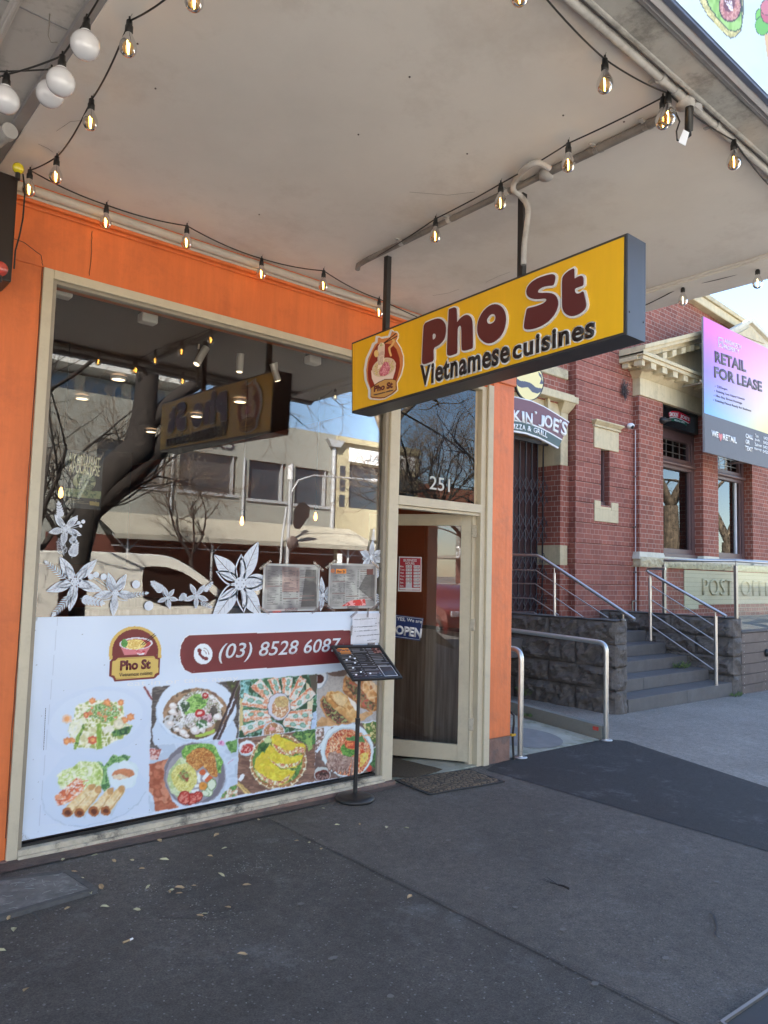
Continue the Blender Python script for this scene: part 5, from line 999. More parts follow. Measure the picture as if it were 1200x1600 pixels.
flower(180, 927, 31, [(112, 1), (62, 1), (-8, .95), (-92, 1.05), (-172, .95)], 'medium flower decal with three berries right of the large corner flower', berries=((142, 901, .016), (150, 898, .017), (162, 901, .018)))
flower(262, 934, 17, [(112, 1), (52, .9), (-12, 1), (-75, 1), (-158, .95)], 'smallest flower decal over the reflected van door')
flower(307, 931, 20, [(122, 1), (52, 1), (-20, 1), (-90, .9), (-160, 1)], 'small flower decal just left of the biggest flower')
flower(375, 912, 60, [(137, .95), (66, 1.1), (5, .85), (-52, .95), (-128, 1.15)], 'biggest flower decal beside the taped menu sheets', wid=.36)
flower(505, 930, 21, [(100, 1.3), (35, 1), (-30, 1), (-100, 1.1), (-150, 1), (160, 1)], 'flower decal between the two taped menu sheets')
flower(580, 871, 24, [(85, 1.05), (30, .9), (-12, 1), (-60, .8), (-140, .9), (160, .9)], 'flower decal above the right hand menu sheet')
def sprig(u0, v0, u1, v1, n, L, label, filled=True, w_=.30):
    L *= .72; w_ *= .8; n += 1
    x0, z0 = dpt(u0, v0); x1, z1 = dpt(u1, v1); b = MB(); sline(b, [(x0, z0), (x1, z1)], .0018); a = math.atan2(z1-z0, x1-x0)
    for i in range(n):
        t = (i+.6)/n; x, z = x0+(x1-x0)*t, z0+(z1-z0)*t; l = L*(1-.45*t)
        for s_ in (1, -1): petal(b, x, z, a+s_*.75, l, l*w_, not filled)
    petal(b, x1, z1, a, L*.6, L*.2, not filled)
    tag(b.build('sprig_decal', M['decal']), label, 'decal', 'white leaf sprig decals on the shop window')
for q in ((95, 810, 92, 788, 4, .045, 'fine fir sprig decal above the upper flower'), (100, 868, 94, 848, 3, .06, 'looped leaf sprig decal between the two left flowers', False), (112, 872, 118, 850, 4, .06, 'round leafed sprig decal right of the looped sprig'), (110, 850, 117, 838, 4, .04, 'tiny fir sprig decal below the upper flower'), (104, 905, 74, 880, 7, .05, 'feathery frond decal pointing left from the large flower', True, .12), (112, 930, 86, 958, 7, .06, 'drooping frond decal under the large flower', True, .12), (125, 935, 158, 942, 5, .06, 'broad leafed sprig decal under the large flower'), (195, 932, 228, 927, 6, .045, 'fir sprig decal right of the medium flower', True, .15), (256, 925, 240, 912, 4, .06, 'leafy sprig decal at the van window'), (292, 928, 283, 935, 3, .05, 'short sprig decal between the two small flowers'), (318, 925, 330, 912, 4, .04, 'curled sprig decal over the dark car'), (312, 940, 328, 948, 5, .045, 'feathery frond decal right of the small flowers', True, .12), (583, 848, 584, 830, 4, .05, 'fir sprig decal above the right flower', True, .15), (586, 925, 592, 948, 5, .06, 'frond decal right of the right hand menu sheet', True, .14), (588, 905, 590, 885, 4, .05, 'leaf sprig decal beside the right flower')):
    sprig(*q)
for u, v, r, lb in ((212.5, 913, .024, 'upper round white dot decal on the window'), (232.5, 946.5, .028, 'lower round white dot decal on the window')):
    b = MB(); x, z = dpt(u, v); disc(b, x, z, r); tag(b.build('dot_decal', M['decal']), lb, 'decal')
# ---------------------------------------------------------------- taped menus, note, poster, door signs
def menu_art(A, quad, seed, cols, rows, base, ink, hl=None):
    """columns of tiny text lines drawn inside a photo-space quad TL, TR, BR, BL"""
    rr = random.Random(seed)
    def P(s_, t): a = Vector(quad[0]).lerp(Vector(quad[1]), s_); c_ = Vector(quad[3]).lerp(Vector(quad[2]), s_); q = a.lerp(c_, t); return (q.x, q.y)
    for k in range(cols):
        s0 = (k+.06)/cols; s1 = (k+.94)/cols; t = .05
        while t < .95:
            if rr.random() < .12:
                A.line([P(s0, t), P(s1, t)], 1.6, hl or ink, .8); t += .03
            else:
                e = rr.uniform(.35, .8); A.line([P(s0, t), P(s0+(s1-s0)*e, t)], .7, ink, rr.uniform(.5, 1)); A.line([P(s1-.03, t), P(s1, t)], .8, ink, .8)
            t += 1.0/rows*rr.uniform(.8, 1.3)
    return P
def panel_y(name, q, y, label, cat, m, res=.002):
    P = [PY(u, v, y) for u, v in q]; x0 = min(p.x for p in P); x1 = max(p.x for p in P); z0 = min(p.z for p in P); z1 = max(p.z for p in P)
    A = Art((x0, y, z0), (1, 0, 0), (0, 0, 1), x1-x0, z1-z0, res); return A, (x0, x1, z0, z1)
for i, (q, lb) in enumerate((([(414, 884), (496, 885), (495, 951), (413, 953)], 'left hand laminated menu sheet taped to the window'), ([(516, 885), (587, 884), (585, 947), (515, 949)], 'right hand laminated menu sheet with an orange badge taped to the window'))):
    A, bx = panel_y('m', q, .030, lb, 'menu', None)
    root = empty('window_menu', (bx[0], .03, bx[2]), lb, 'menu', 'laminated menus taped to the window')
    A.C[:] = (34, 32, 34); q2 = [(q[0][0]+3, q[0][1]+4), (q[1][0]-3, q[1][1]+3), (q[2][0]-3, q[2][1]-4), (q[3][0]+3, q[3][1]-3)]
    nn_ = A.nz(30, 210+i, sy=26)*.7+A.nz(9, 215+i)*.3; nn_ = np.clip((nn_-.25)*2, 0, 1)[:, None]; A.C = np.array((92, 90, 94))*(1-nn_)+np.array((178, 178, 170))*nn_; cm = A.inpoly([(441, 886), (468, 887), (468, 925), (441, 925)]); A.C[cm] *= np.array((.98, .84, .82)); dk_ = A.inpoly([(478, 890), (494, 890), (494, 948), (470, 948)]) | A.inpoly([(572, 898), (585, 898), (584, 940), (560, 920)]); A.C[dk_] *= .62  # grey-white haze and glare of the sleeve painted into the sheet colour
    menu_art(A, q2, i, 3, 26, None, (66, 64, 68), (120, 96, 92))
    if i: A.poly([(525, 889), (541, 889), (541, 896), (525, 896)], (226, 140, 60)); A.ell(520, 892, 3.4, 3.2, (170, 96, 60)); A.mottle(A.inpoly([(534, 947), (548, 938), (570, 936), (572, 946)]), [(206, 50, 50), (190, 60, 56), (220, 150, 150)], 4, 9); A.poly([(573, 889), (583, 889), (583, 898), (573, 898)], (96, 50, 46))
    A.build('print', M['printgloss'], root)
    x0, x1, z0, z1 = bx; b = MB()
    for (a_, b_, c_, d_) in ((x0-.012, x1+.012, z1-.004, z1+.010), (x0-.012, x1+.012, z0-.010, z0+.004), (x0-.012, x0+.002, z0-.01, z1+.01), (x1-.002, x1+.012, z0-.01, z1+.01)): b.box(a_, b_, .026, .029, c_, d_)
    b.build('sleeve', mat('plastic_sleeve', (.42, .42, .40), .12, coat=1), root)
    b = MB()
    for (x, z, a_) in ((x0, z1, .6), (x1, z1, -.6), (x0, z0, -.5), (x1, z0, .5), ((x0+x1)/2, z0, 0)): b.obox((x, .0245, z), (.10*math.cos(a_), 0, .10*math.sin(a_)), (0, .0006, 0), (-.018*math.sin(a_), 0, .018*math.cos(a_)))
    build_split(b, 'tape', M['tape'], root)
    xa = (q[0][0]+q[1][0])/2
    if i:
        text('Pho St', PY(526.5, 895, .0285), PY(539.5, 894.7, .0285), .018, M['ink'], 'lettering', root, ext=.0005, off=.02)
# handwritten note
A_ = [PY(u, v, .022) for u, v in ((548, 1007), (599, 1004), (600, 958), (551, 959))]
root = empty('handwritten_note', A_[0], 'handwritten white paper note taped to the poster corner', 'note')
bm = bmesh.new(); V = [[bm.verts.new(A_[0].lerp(A_[1], i/8).lerp(A_[3].lerp(A_[2], i/8), j/8)+Vector((0, .003*math.sin(i*1.3+j*.9), 0))) for j in range(9)] for i in range(9)]
for i in range(8):
    for j in range(8): bm.faces.new((V[i][j], V[i+1][j], V[i+1][j+1], V[i][j+1]))
me = bpy.data.meshes.new('paper'); bm.to_mesh(me); bm.free(); me.materials.append(M['paper']); o = bpy.data.objects.new('paper', me); COL.objects.link(o); xf(o, root)
so = o.modifiers.new('s', 'SOLIDIFY'); so.thickness = .0008
b = MB(); r_ = random.Random(8)
for k, (ua, va, ub, vb) in enumerate(((553, 968, 589, 966), (586, 974, 593, 973), (552, 980, 589, 978), (554, 986.5, 590, 984), (557, 994, 593, 991), (574, 1001, 588, 999))):
    n = int((ub-ua)/1.3)
    Q = []
    for i in range(n*2):
        t = i/(n*2-1); u = ua+(ub-ua)*t; v = va+(vb-va)*t+(.9 if i % 2 else -.9)*r_.uniform(.3, 1)
        if r_.random() < .12 and len(Q) > 2: b.tube(Q, .0011, 3); Q = []
        else: Q.append(PY(u, v, .0165))
    if len(Q) > 1: b.tube(Q, .0011, 3)
b.build('handwriting', M['ink'], root)
b = MB()
for (u, v, a_) in ((553, 960, .6), (598, 961, -.7), (575, 957, 1.5), (549, 985, 1.5), (580, 1006, 0), (599, 985, 1.5)): p = PY(u, v, .0135); b.obox(p, (.07*math.cos(a_), 0, .07*math.sin(a_)), (0, .0006, 0), (-.018*math.sin(a_), 0, .018*math.cos(a_)))
build_split(b, 'tape', M['tape'], root)
# film poster inside the glass
q = [(103, 702), (158, 712), (157, 797), (101, 790)]
A, bx = panel_y('p', q, .060, '', '', None); root = empty('event_poster', (bx[0], .06, bx[2]), 'dark poster reading My Brilliant Apocalypse inside the left of the window', 'poster')
A.mottle(np.ones(len(A.U), bool), [(40, 48, 46), (54, 62, 58), (34, 40, 40)], 18, 300); A.mottle(A.inell(132, 752, 18, 16), [(96, 110, 92), (130, 142, 110), (60, 76, 66), (160, 166, 130)], 6, 301); A.mottle(A.inpoly([(101, 762), (158, 768), (158, 780), (101, 775)]), [(60, 76, 60), (96, 120, 84), (130, 140, 100)], 3, 302)
menu_art(A, [(104, 772), (154, 778), (153, 790), (103, 785)], 3, 1, 5, None, (170, 166, 130), (190, 160, 90)); A.poly([(140, 783), (155, 785), (155, 791), (140, 789)], (150, 136, 80)); A.build('print', M['printmatte'], root, gain=.9)
pt = mat('poster_cream', (.62, .62, .42), .5)
text('MY BRILLIANT', PY(107, 724.5, .058), PY(155, 732.5, .058), .062, pt, 'lettering', root, ext=.0006, off=.02); text('APOCALYPSE', PY(107, 737, .058), PY(155, 745, .058), .062, pt, 'lettering', root, ext=.0006, off=.02)
# house number on the transom glass
root = empty('street_number', PY(690, 770, .036), 'white street number 251 on the glass above the door', 'number')
text('251', PY(671, 764, .036), PY(702.5, 769, .036), .105, mat('number_vinyl', (.5, .52, .5), .5), 'numerals', root, ext=.001)
# signs on the door glass
DO = Vector((4.585, .065, -.012))-nn*0
nf = -nn if nn.y > 0 else nn    # side facing the street
if (CAM-DO).dot(nf) < 0: nf = -nf
def PDoor(u, v, off=.0):
    r = ray(u, v); o_ = DO+nf*off; t = (o_-CAM).dot(nf)/r.dot(nf); return CAM+r*t
def dquad(q, off, th, m, name, root, rnd=0):
    P = [PDoor(u, v, off) for u, v in q]; b = MB(); b.prism(P, nf*th); return b.build(name, m, root, bev=rnd)
def dtext(body, u0, v0, u1, v1, hpx, m, root, off, o_=0, name='lettering'):
    a = PDoor(u0, v0, off); c_ = PDoor(u1, v1, off); up = PDoor(u0, v0-hpx, off); return text(body, a, c_, (up-a).length, m, name, root, ext=.0008, off=o_, updir=up-a)
root = empty('opening_hours_sign', PDoor(640, 900, .01), 'red business hours sign on the door glass', 'sign')
dquad([(622, 924), (658, 924.5), (659, 870.5), (623.5, 869.5)], .008, .002, M['letterwhite'], 'panel', root); dquad([(623.6, 922), (656.6, 922.6), (657.4, 872.2), (625, 871.4)], .0102, .0008, M['red'], 'red_field', root)
dtext('BUSINESS', 630.5, 877.5, 651, 877.8, 4, M['letterwhite'], root, .0115, .02); dtext('HOURS:', 633.5, 882.2, 648, 882.4, 3.8, M['letterwhite'], root, .0115, .02)
for k, d_ in enumerate(('Mon.', 'Tues.', 'Wed.', 'Thur.', 'Fri.', 'Sat.', 'Sun.')):
    v = 886.4+k*5.05; dtext(d_, 625, v, 632.5 if len(d_) > 4 else 631, v, 2.9, M['letterwhite'], root, .0115, .02)
    if k < 6: dquad([(634, v+.6), (643.5, v+.7), (643.7, v-3.2), (634.2, v-3.3)], .0115, .0006, M['letterwhite'], 'hours_box', root); dtext('10 30' if k < 3 else '11 00', 635, v-.3, 642.6, v-.2, 2.2, M['ink'], root, .0125)
    else: dquad([(633.6, v+5), (643.5, v+5), (643.7, v-6), (634.2, v-4)], .0115, .0006, M['paper'], 'hours_box', root)
    dquad([(646.2, v+.7), (655.8, v+.8), (656, v-3.1), (646.4, v-3.2)], .0115, .0006, M['letterwhite'], 'hours_box', root); dtext('9 00', 647.4, v-.2, 654.8, v-.1, 2.2, M['ink'], root, .0125)
dquad([(624.2, 921), (656, 921.6), (656.1, 918.8), (624.3, 918.2)], .0116, .0006, M['letterwhite'], 'note_strip', root)
root = empty('open_sign', PDoor(637, 980, .01), 'blue sign reading Yes We are Open on the door glass', 'sign')
dquad([(615.8, 996), (656, 1001.5), (662, 966), (618, 960)], .010, .003, M['blue'], 'panel', root, .002)
b = MB(); q = [(617, 994.4), (655, 999.6), (660.4, 967.4), (619, 961.8)]; P = [PDoor(u, v, .0142) for u, v in q]+[PDoor(*q[0], .0142)]; b.tube(P, .0022, 4); b.build('border', M['letterwhite'], root)
dtext('YES, We are', 619.5, 970, 659, 975, 6.4, M['letterwhite'], root, .0136, .02); dtext('OPEN', 617, 991.2, 658, 997, 15, M['letterwhite'], root, .0136, .045)
# ================================================================ MENU STAND
g = PG(557, 1252); bx_, by_ = 3.215, -.165; gzz = gz(bx_)
st = empty('menu_stand', (bx_, by_, gzz), 'black menu stand with tilted tray and round base before the poster', 'menu stand')
b = MB(); b.lathe([(0, 0), (.128, 0), (.132, .012), (.128, .026), (.10, .036), (.03, .042), (.014, .05), (0, .05)], (bx_, by_, gzz), 40); b.build('base', M['black'], st)
b = MB(); b.tube([(bx_, by_, gzz+.04), (bx_+.006, by_, .50)], .0145, 14); b.tube([(bx_+.006, by_, .49), (bx_+.011, by_, .83)], .0115, 14); b.build('pole', M['black'], st)
b = MB(); b.tube([(bx_+.0055, by_, .475), (bx_+.006, by_, .515)], .0175, 14); b.build('collar', M['blackpl'], st)
T = rad(37); TW, TH = .43, .33; rv = Vector((1, -.01, -.035)).normalized(); dv = Vector((0, -math.cos(T), -math.sin(T))); dv = (dv-rv*dv.dot(rv)).normalized(); tn = dv.cross(rv).normalized()
if tn.z < 0: tn = -tn
tc0 = PY(571, 1036, by_+.0)  # centre of the tray
tcn = Vector((3.285, by_-.0, .880))
b = MB(); b.obox(tcn, rv*TW, dv*TH, tn*.010)
for s_, a_, c_ in ((1, rv*TW, dv), (-1, rv*TW, dv)): b.obox(tcn+dv*s_*(TH/2-.008)+tn*.008, rv*TW, dv*.016, tn*.010)
for s_ in (1, -1): b.obox(tcn+rv*s_*(TW/2-.008)+tn*.0081, rv*.016, dv*(TH-.033), tn*.0098)
b.build('tray', M['black'], st, bev=.002)
b = MB(); b.obox(tcn-tn*.03+Vector((-.055, 0, 0)), (.05, 0, 0), dv*.06, tn*.05); b.build('bracket', M['black'], st, bev=.002)
O_ = tcn+tn*.0062-rv*(TW/2-.017)+dv*(TH/2-.017)
A = Art(O_, rv, -dv, TW-.034, TH-.034, .0016)
qt = [A.P[i] for i in (A.ny*(A.nx+1), (A.ny+1)*(A.nx+1)-1, A.nx, 0)]
def pj(p): d = Vector(p)-CAM; k = d.dot(_F); return (600+F_PX*d.dot(CR)/k, 800-F_PX*d.dot(CU)/k)
qd = [pj(p) for p in qt]
A.C[:] = (30, 27, 28); P = menu_art(A, qd, 12, 3, 20, None, (150, 146, 146), (120, 116, 116))
A.poly([P(.06, .02), P(.30, .02), P(.30, .16), P(.06, .16)], (206, 128, 64)); A.ell(*P(.04, .09), 4, 2.4, (150, 80, 50)); A.poly([P(.06, .16), P(.30, .16), P(.30, .22), P(.06, .22)], (150, 96, 50)); A.mottle(A.inpoly([P(.80, .03), P(.98, .03), P(.98, .2), P(.80, .2)]), [(90, 40, 36), (60, 30, 28), (130, 90, 80)], 3, 7)
for s_, t in ((.22, .3), (.3, .36), (.1, .4), (.24, .5), (.13, .66), (.24, .8), (.1, .88), (.42, .86)): A.ell(*P(s_, t), 1.7, 1.1, (226, 226, 226))
A.poly([P(.7, .64), P(.98, .64), P(.98, .96), P(.7, .96)], (44, 42, 42)); A.line([P(.7, .64), P(.98, .64), P(.98, .96), P(.7, .96), P(.7, .64)], .8, (190, 188, 186))
A.build('menu_sheet', M['printgloss'], st)
text('Pho St', O_-dv*(TH-.034)*.87+rv*.035+tn*.001, O_-dv*(TH-.034)*.87+rv*.105+tn*.001, .022, M['ink'], 'lettering', st, ext=.0005, off=.02, updir=-dv)
# ================================================================ DOOR MATS
def mat_obj(q, th, m, name, label, wave=.004, edge=None):
    P = [PG(u, v) for u, v in q]; n = 22; rnd = random.Random(4)
    vs = []; 
    for i in range(n+1):
        for j in range(n+1):
            p = P[0].lerp(P[1], i/n).lerp(P[3].lerp(P[2], i/n), j/n); e = 0
            if i in (0, n) or j in (0, n): p = p+Vector((rnd.uniform(-.006, .006), rnd.uniform(-.006, .006), 0))
            vs.append((p.x, p.y, gz(p.x)+.006+th*(0 if i in (0, n) or j in (0, n) else 1)+wave*(.5+.5*math.sin(i*.9+j*.5))))
    b = MB(); b.add(vs, [(i*(n+1)+j, (i+1)*(n+1)+j, (i+1)*(n+1)+j+1, i*(n+1)+j+1) for i in range(n) for j in range(n)], True)
    root = empty(name, P[0], label, 'door mat'); b.build('pile', m, root)
    if edge:
        b = MB(); Q = [Vector((p.x, p.y, gz(p.x)+.008)) for p in P]
        for i in range(4): a_, c_ = Q[i], Q[(i+1) % 4]; b.obox((a_+c_)/2, (c_-a_)*1.02, Vector((-(c_-a_).y, (c_-a_).x, 0)).normalized()*.022, (0, 0, .007))
        b.build('border', edge, root)
    return root
def matmat():
    m = bpy.data.materials.new('patterned_mat'); m.use_nodes = True; nt = m.node_tree; b = nt.nodes['Principled BSDF']; N = nt.nodes.new; Lk = nt.links.new
    g = N('ShaderNodeNewGeometry'); v = N('ShaderNodeTexVoronoi'); v.inputs['Scale'].default_value = 26; v.feature = 'DISTANCE_TO_EDGE'; Lk(g.outputs['Position'], v.inputs['Vector'])
    r = N('ShaderNodeValToRGB'); r.color_ramp.elements[0].position = .03; r.color_ramp.elements[1].position = .12; r.color_ramp.elements[0].color = (.035, .028, .022, 1); r.color_ramp.elements[1].color = (.17, .12, .075, 1)
    Lk(v.outputs['Distance'], r.inputs[0]); Lk(r.outputs[0], b.inputs['Base Color']); b.inputs['Roughness'].default_value = .9
    bp = N('ShaderNodeBump'); bp.inputs['Distance'].default_value = .01; Lk(v.outputs['Distance'], bp.inputs['Height']); Lk(bp.outputs[0], b.inputs['Normal']); return m
mat_obj([(619, 1221), (671, 1243), (786, 1223), (733, 1204)], .008, matmat(), 'door_mat', 'outer worn patterned door mat with dark rubber edge before the doorway', .006, M['rubber'])
mat_obj([(560, 1212), (650, 1218), (694, 1204), (612, 1184)], .008, M['coir'], 'door_mat', 'plain brown coir mat inside the doorway', .002)
# ================================================================ STREET LEVEL BITS
P = [PG(u, v) for u, v in ((-90, 1392), (104, 1367), (147, 1395), (-60, 1455))]
root = empty('service_pit', (1.1, -.5, 0), 'worn grey rectangular pit cover in the footpath by the orange pier', 'pit cover')
b = MB(); b.prism([Vector((p.x, p.y, gz(p.x)+.004)) for p in P], (0, 0, .012)); b.build('lid', M['pitlid'], root, bev=.004)
b = MB(); Q = [Vector((p.x, p.y, gz(p.x)+.008)) for p in P]
for i in range(4): a_, c_ = Q[i], Q[(i+1) % 4]; b.obox((a_+c_)/2, (c_-a_)*1.02, Vector((-(c_-a_).y, (c_-a_).x, 0)).normalized()*.03, (0, 0, .022))
b.build('surround', mat('pit_frame', (.09, .088, .085), .8, var=.3, vscale=20, bump=.5), root)
P = [PG(u, v) for u, v in ((1128, 1604), (1204, 1552), (1330, 1600), (1250, 1700))]
b = MB(); r_ = random.Random(6)
for i in range(34):
    s_, t_ = r_.random(), r_.random(); Z_ = [PG(u, v) for u, v in ((-60, 1400), (98, 1370), (138, 1394), (-40, 1448))]; p = Z_[0].lerp(Z_[1], s_).lerp(Z_[3].lerp(Z_[2], s_), t_); a_ = r_.uniform(0, 3.1); l = r_.uniform(.015, .05); q = p+Vector((math.cos(a_)*l, math.sin(a_)*l, 0)); m_ = p.lerp(q, .5)+Vector((r_.uniform(-.01, .01), r_.uniform(-.01, .01), 0))
    b.tube([Vector((w_.x, w_.y, gz(w_.x)+.0165)) for w_ in (p, m_, q)], .0012, 3)
b.build('scratches', mat('scratch', (.34, .34, .32), .8), bpy.data.objects['service_pit'])
root = empty('grate', P[0], 'dark metal grate at the lower right corner of the footpath', 'grate')
b = MB(); Q = [Vector((p.x, p.y, gz(p.x)+.012)) for p in P]; b.prism([q-Vector((0, 0, .01)) for q in Q], (0, 0, .006)); b.build('plate', M['black'], root)
b = MB()
for i in range(4): a_, c_ = Q[i], Q[(i+1) % 4]; b.obox((a_+c_)/2, (c_-a_)*1.01, Vector((-(c_-a_).y, (c_-a_).x, 0)).normalized()*.012, (0, 0, .012))
b.build('rim', M['steeldull'], root)
# leaves
lf = MB(); lf.add([(0, -.026, 0), (.012, -.01, .004), (.010, .012, .006), (0, .03, .002), (-.010, .012, .007), (-.012, -.01, .003), (0, 0, -.001)], [(6, 0, 1), (6, 1, 2), (6, 2, 3), (6, 3, 4), (6, 4, 5), (6, 5, 0)])
L0 = lf.build('fallen_leaf', M['leaf'], local=False); L1 = lf.build('fallen_leaf', M['leafb'], local=False)
spots = [(346,1346,),(399,1364),(457,1377),(560,1371),(629,1379),(725,1350),(880,1328),(518,1347),(631,1345),(785,1370),(816,1395),(937,1400),(985,1395),(1072,1388),(990,1414),(579,1450),(370,1455),(757,1459),(1104,1461),(226,1465),(45,1508),(186,1453),(552,1396),(921,1330),(1160,1325),(140,1372)]
spots = [(a/2 if False else a*.2833, b_) for (a, b_) in []]
leafpx = [(98, 1347), (115, 1366), (128, 1376), (158, 1390), (178, 1349), (206, 1348), (147, 1340), (249, 1317), (222, 1361), (231, 1390), (281, 1391), (346, 1371), (338, 1308), (303, 1388), (265, 1397), (280, 1400), (268, 1395), (105, 1424), (164, 1421), (214, 1426), (21, 1457), (320, 1432), (379, 1496), (404, 1284), (483, 1320), (328, 1341), (527, 1292), (562, 1291), (505, 1266), (604, 1296), (463, 1317), (256, 1347), (350, 1329), (385, 1387), (13, 1439), (40, 1552), (502, 1330), (635, 1297), (312, 1435), (356, 1422), (140, 1398), (640, 1405), (1, 1490)]
rnd = random.Random(11)
def leaf_label(i):
    bands = ((0, 1335, 'close below the window sill'), (1335, 1382, 'in the strip level with the pit cover top'), (1382, 1420, 'in the strip level with the pit cover bottom'), (1420, 3000, 'in the open asphalt nearest the camera'))
    for a_, b_, nm in bands:
        if a_ <= leafpx[i][1] < b_:
            row = sorted(p for p in leafpx if a_ <= p[1] < b_); k = row.index(leafpx[i]); n = len(row)
            od = ['leftmost', 'second', 'third', 'fourth', 'fifth', 'sixth', 'seventh', 'eighth', 'ninth', 'tenth', 'eleventh', 'twelfth', 'thirteenth', 'fourteenth', 'fifteenth', 'sixteenth', 'seventeenth', 'eighteenth']
            return 'small dry leaf, %s, %s' % ('rightmost' if k == n-1 else od[k]+(' from the left' if k else ''), nm)
for i, (u, v) in enumerate(leafpx):
    p = PG(u, v); o = (L0 if i == 0 else L1 if i == 1 else (L0 if rnd.random() < .65 else L1).copy())
    if i > 1: COL.objects.link(o)
    o.location = (p.x, p.y, gz(p.x)+.012); o.rotation_euler = (rnd.uniform(-.25, .25), rnd.uniform(-.25, .25), rnd.uniform(0, 6.3)); s_ = rnd.uniform(.45, .95); o.scale = (s_, s_, s_)
    tag(o, leaf_label(i), 'leaf', 'fallen leaves on the footpath')
b = MB(); p = PG(200, 1475); b.tube([p+Vector((-.022, -.004, .014)), p+Vector((.006, 0, .014))], .004, 8); root = empty('cigarette_butt', p, 'orange and white cigarette butt on the dark footpath', 'cigarette butt'); b.build('filter', M['leafb'], root)
b = MB(); b.tube([p+Vector((.006, 0, .014)), p+Vector((.02, .003, .014))], .004, 8); b.build('paper_stub', M['letterwhite'], root)
b = MB(); p = PG(872, 1388); q = PG(889, 1394); q.z += .016; p.z += .016; b.tube([q, p.lerp(q, .5)+Vector((0, 0, .004)), p], [.006, .005, .004], 6)
for i in range(9): d_ = (p-q).normalized(); b.tube([p, p+d_*rnd.uniform(.03, .08)+Vector((rnd.uniform(-.03, .03), rnd.uniform(-.03, .03), rnd.uniform(0, .01)))], .0012, 3)
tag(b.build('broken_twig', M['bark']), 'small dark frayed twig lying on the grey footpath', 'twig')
# bits of white gravel / chewing gum flecks: countless
b = MB()
for i in range(90):
    u, v = rnd.uniform(0, 1200), rnd.uniform(1290, 1600); p = PG(u, v); r_ = rnd.uniform(.001, .0034)
    if p.y < -.1: b.sphere((p.x, p.y, gz(p.x)+.011), r_, 6, sz=.4)
for cu_, cv_, su_, sv_, nn_ in ((393, 1356, 22, 7, 90), (250, 1393, 40, 9, 90), (330, 1440, 34, 14, 80), (560, 1372, 50, 12, 60), (800, 1500, 120, 40, 60), (480, 1330, 60, 14, 40)):
    for i in range(nn_):
        p = PG(rnd.gauss(cu_, su_), rnd.gauss(cv_, sv_)); r_ = rnd.uniform(.0012, .004)
        if p.y < -.1: b.sphere((p.x, p.y, gz(p.x)+.008), r_, 5, sz=.4)
tag(b.build('grit', mat('pale_grit', (.28, .28, .26), .8), local=False), 'pale specks of grit scattered over the footpath', 'grit', kind='stuff')
# black cable at the pillar foot
root = empty('earth_cable', (5.03, .01, 0), 'black cable with yellow clip rising from the footpath beside the pillar', 'cable')
Q = [PX(u, v, 5.04) for u, v in ((803, 1190), (802, 1175), (801, 1150), (803, 1130), (803, 1118), (798, 1112), (790, 1110))]
b = MB(); b.tube([p for p in Q], .010, 8); b.build('cable', M['blackpl'], root); b = MB(); p = PX(801, 1148, 5.035); b.obox(p, (.05, 0, 0), (0, .03, 0), (0, 0, .018)); b.build('clip', mat('cable_clip', (.6, .35, .03), .5), root)
# ================================================================ STRING LIGHTS
SK = [(0, 0), (.011, 0), (.0115, -.018), (.0145, -.022), (.0145, -.044), (.0125, -.047), (0, -.047)]
def bulb_at(p, parent, big=0, kind='warm', dim=False):
    """socket hangs from the cable at p, bulb below"""
    r = empty('bulb', p, parent=None); 
    b = MB(); b.lathe(SK, p, 12); b.tube([p, p+Vector((0, 0, .016))], .004, 6); s_ = b.build('socket', M['blackpl'], r)
    if kind == 'globe':
        b = MB(); b.sphere(p+Vector((0, 0, -.05-.047)), .049, 24); b.tube([p+Vector((0, 0, -.048)), p+Vector((0, 0, -.062))], .020, 14); b.build('glass', M['globe'], r)
    else:
        k = 1.0; prof = [(.0115, -.046), (.014, -.056), (.021, -.069), (.0285, -.085), (.0315, -.100), (.0295, -.115), (.022, -.128), (.011, -.135), (0, -.1365)]
        b = MB(); b.lathe([(a, h) for a, h in prof], p, 20); b.build('glass', M['bulbclear'] if dim else M['bulb'], r)
        b = MB(); b.tube([p+Vector((-.004, 0, -.075)), p+Vector((.000, 0, -.120))], .0024, 6); b.tube([p+Vector((.005, .003, -.082)), p+Vector((.003, .002, -.125))], .0024, 6); build_split(b, 'filament', M['filamentdim'] if dim else M['filament'], r)
        b = MB(); b.tube([p+Vector((0, 0, -.05)), p+Vector((0, 0, -.075))], .0035, 6); b.build('stem', M['bulbclear'], r)
    if parent:
        r.parent = parent; r.location = r.location-parent.location
    return r
def cable(parent, pts, sag=.03, r=.0036, first=None, last=None):
    b = MB(); Q = []
    for i in range(len(pts)-1):
        a_, c_ = Vector(pts[i]), Vector(pts[i+1]); n = 10; L = (c_-a_).length
        for k in range(n): t = k/n; Q.append(a_.lerp(c_, t)-Vector((0, 0, 4*t*(1-t)*sag*L)))
    Q.append(Vector(pts[-1])); b.tube(Q, r, 6); return b.build('cable', M['blackpl'], parent)
def pbulb(u, v, z, off=.095): p = PZ(u, v, z); return p+Vector((0, 0, off))
def strung(name, label, px, z, extra_first=None, extra_last=None, dim=False, wall=None, zoff=.104, sag=.05):
    P = []
    for u, v in px:
        p = PY(u, v, wall) if wall is not None else PZ(u, v, z); P.append(p+Vector((0, 0, zoff)))
    root = empty(name, P[0], label, 'string lights', 'festoon bulb strings under the awning')
    for p in P: bulb_at(p, root, dim=dim)
    C_ = ([extra_first] if extra_first is not None else [])+P+([extra_last] if extra_last is not None else [])
    cable(root, C_, sag=sag); return root, P
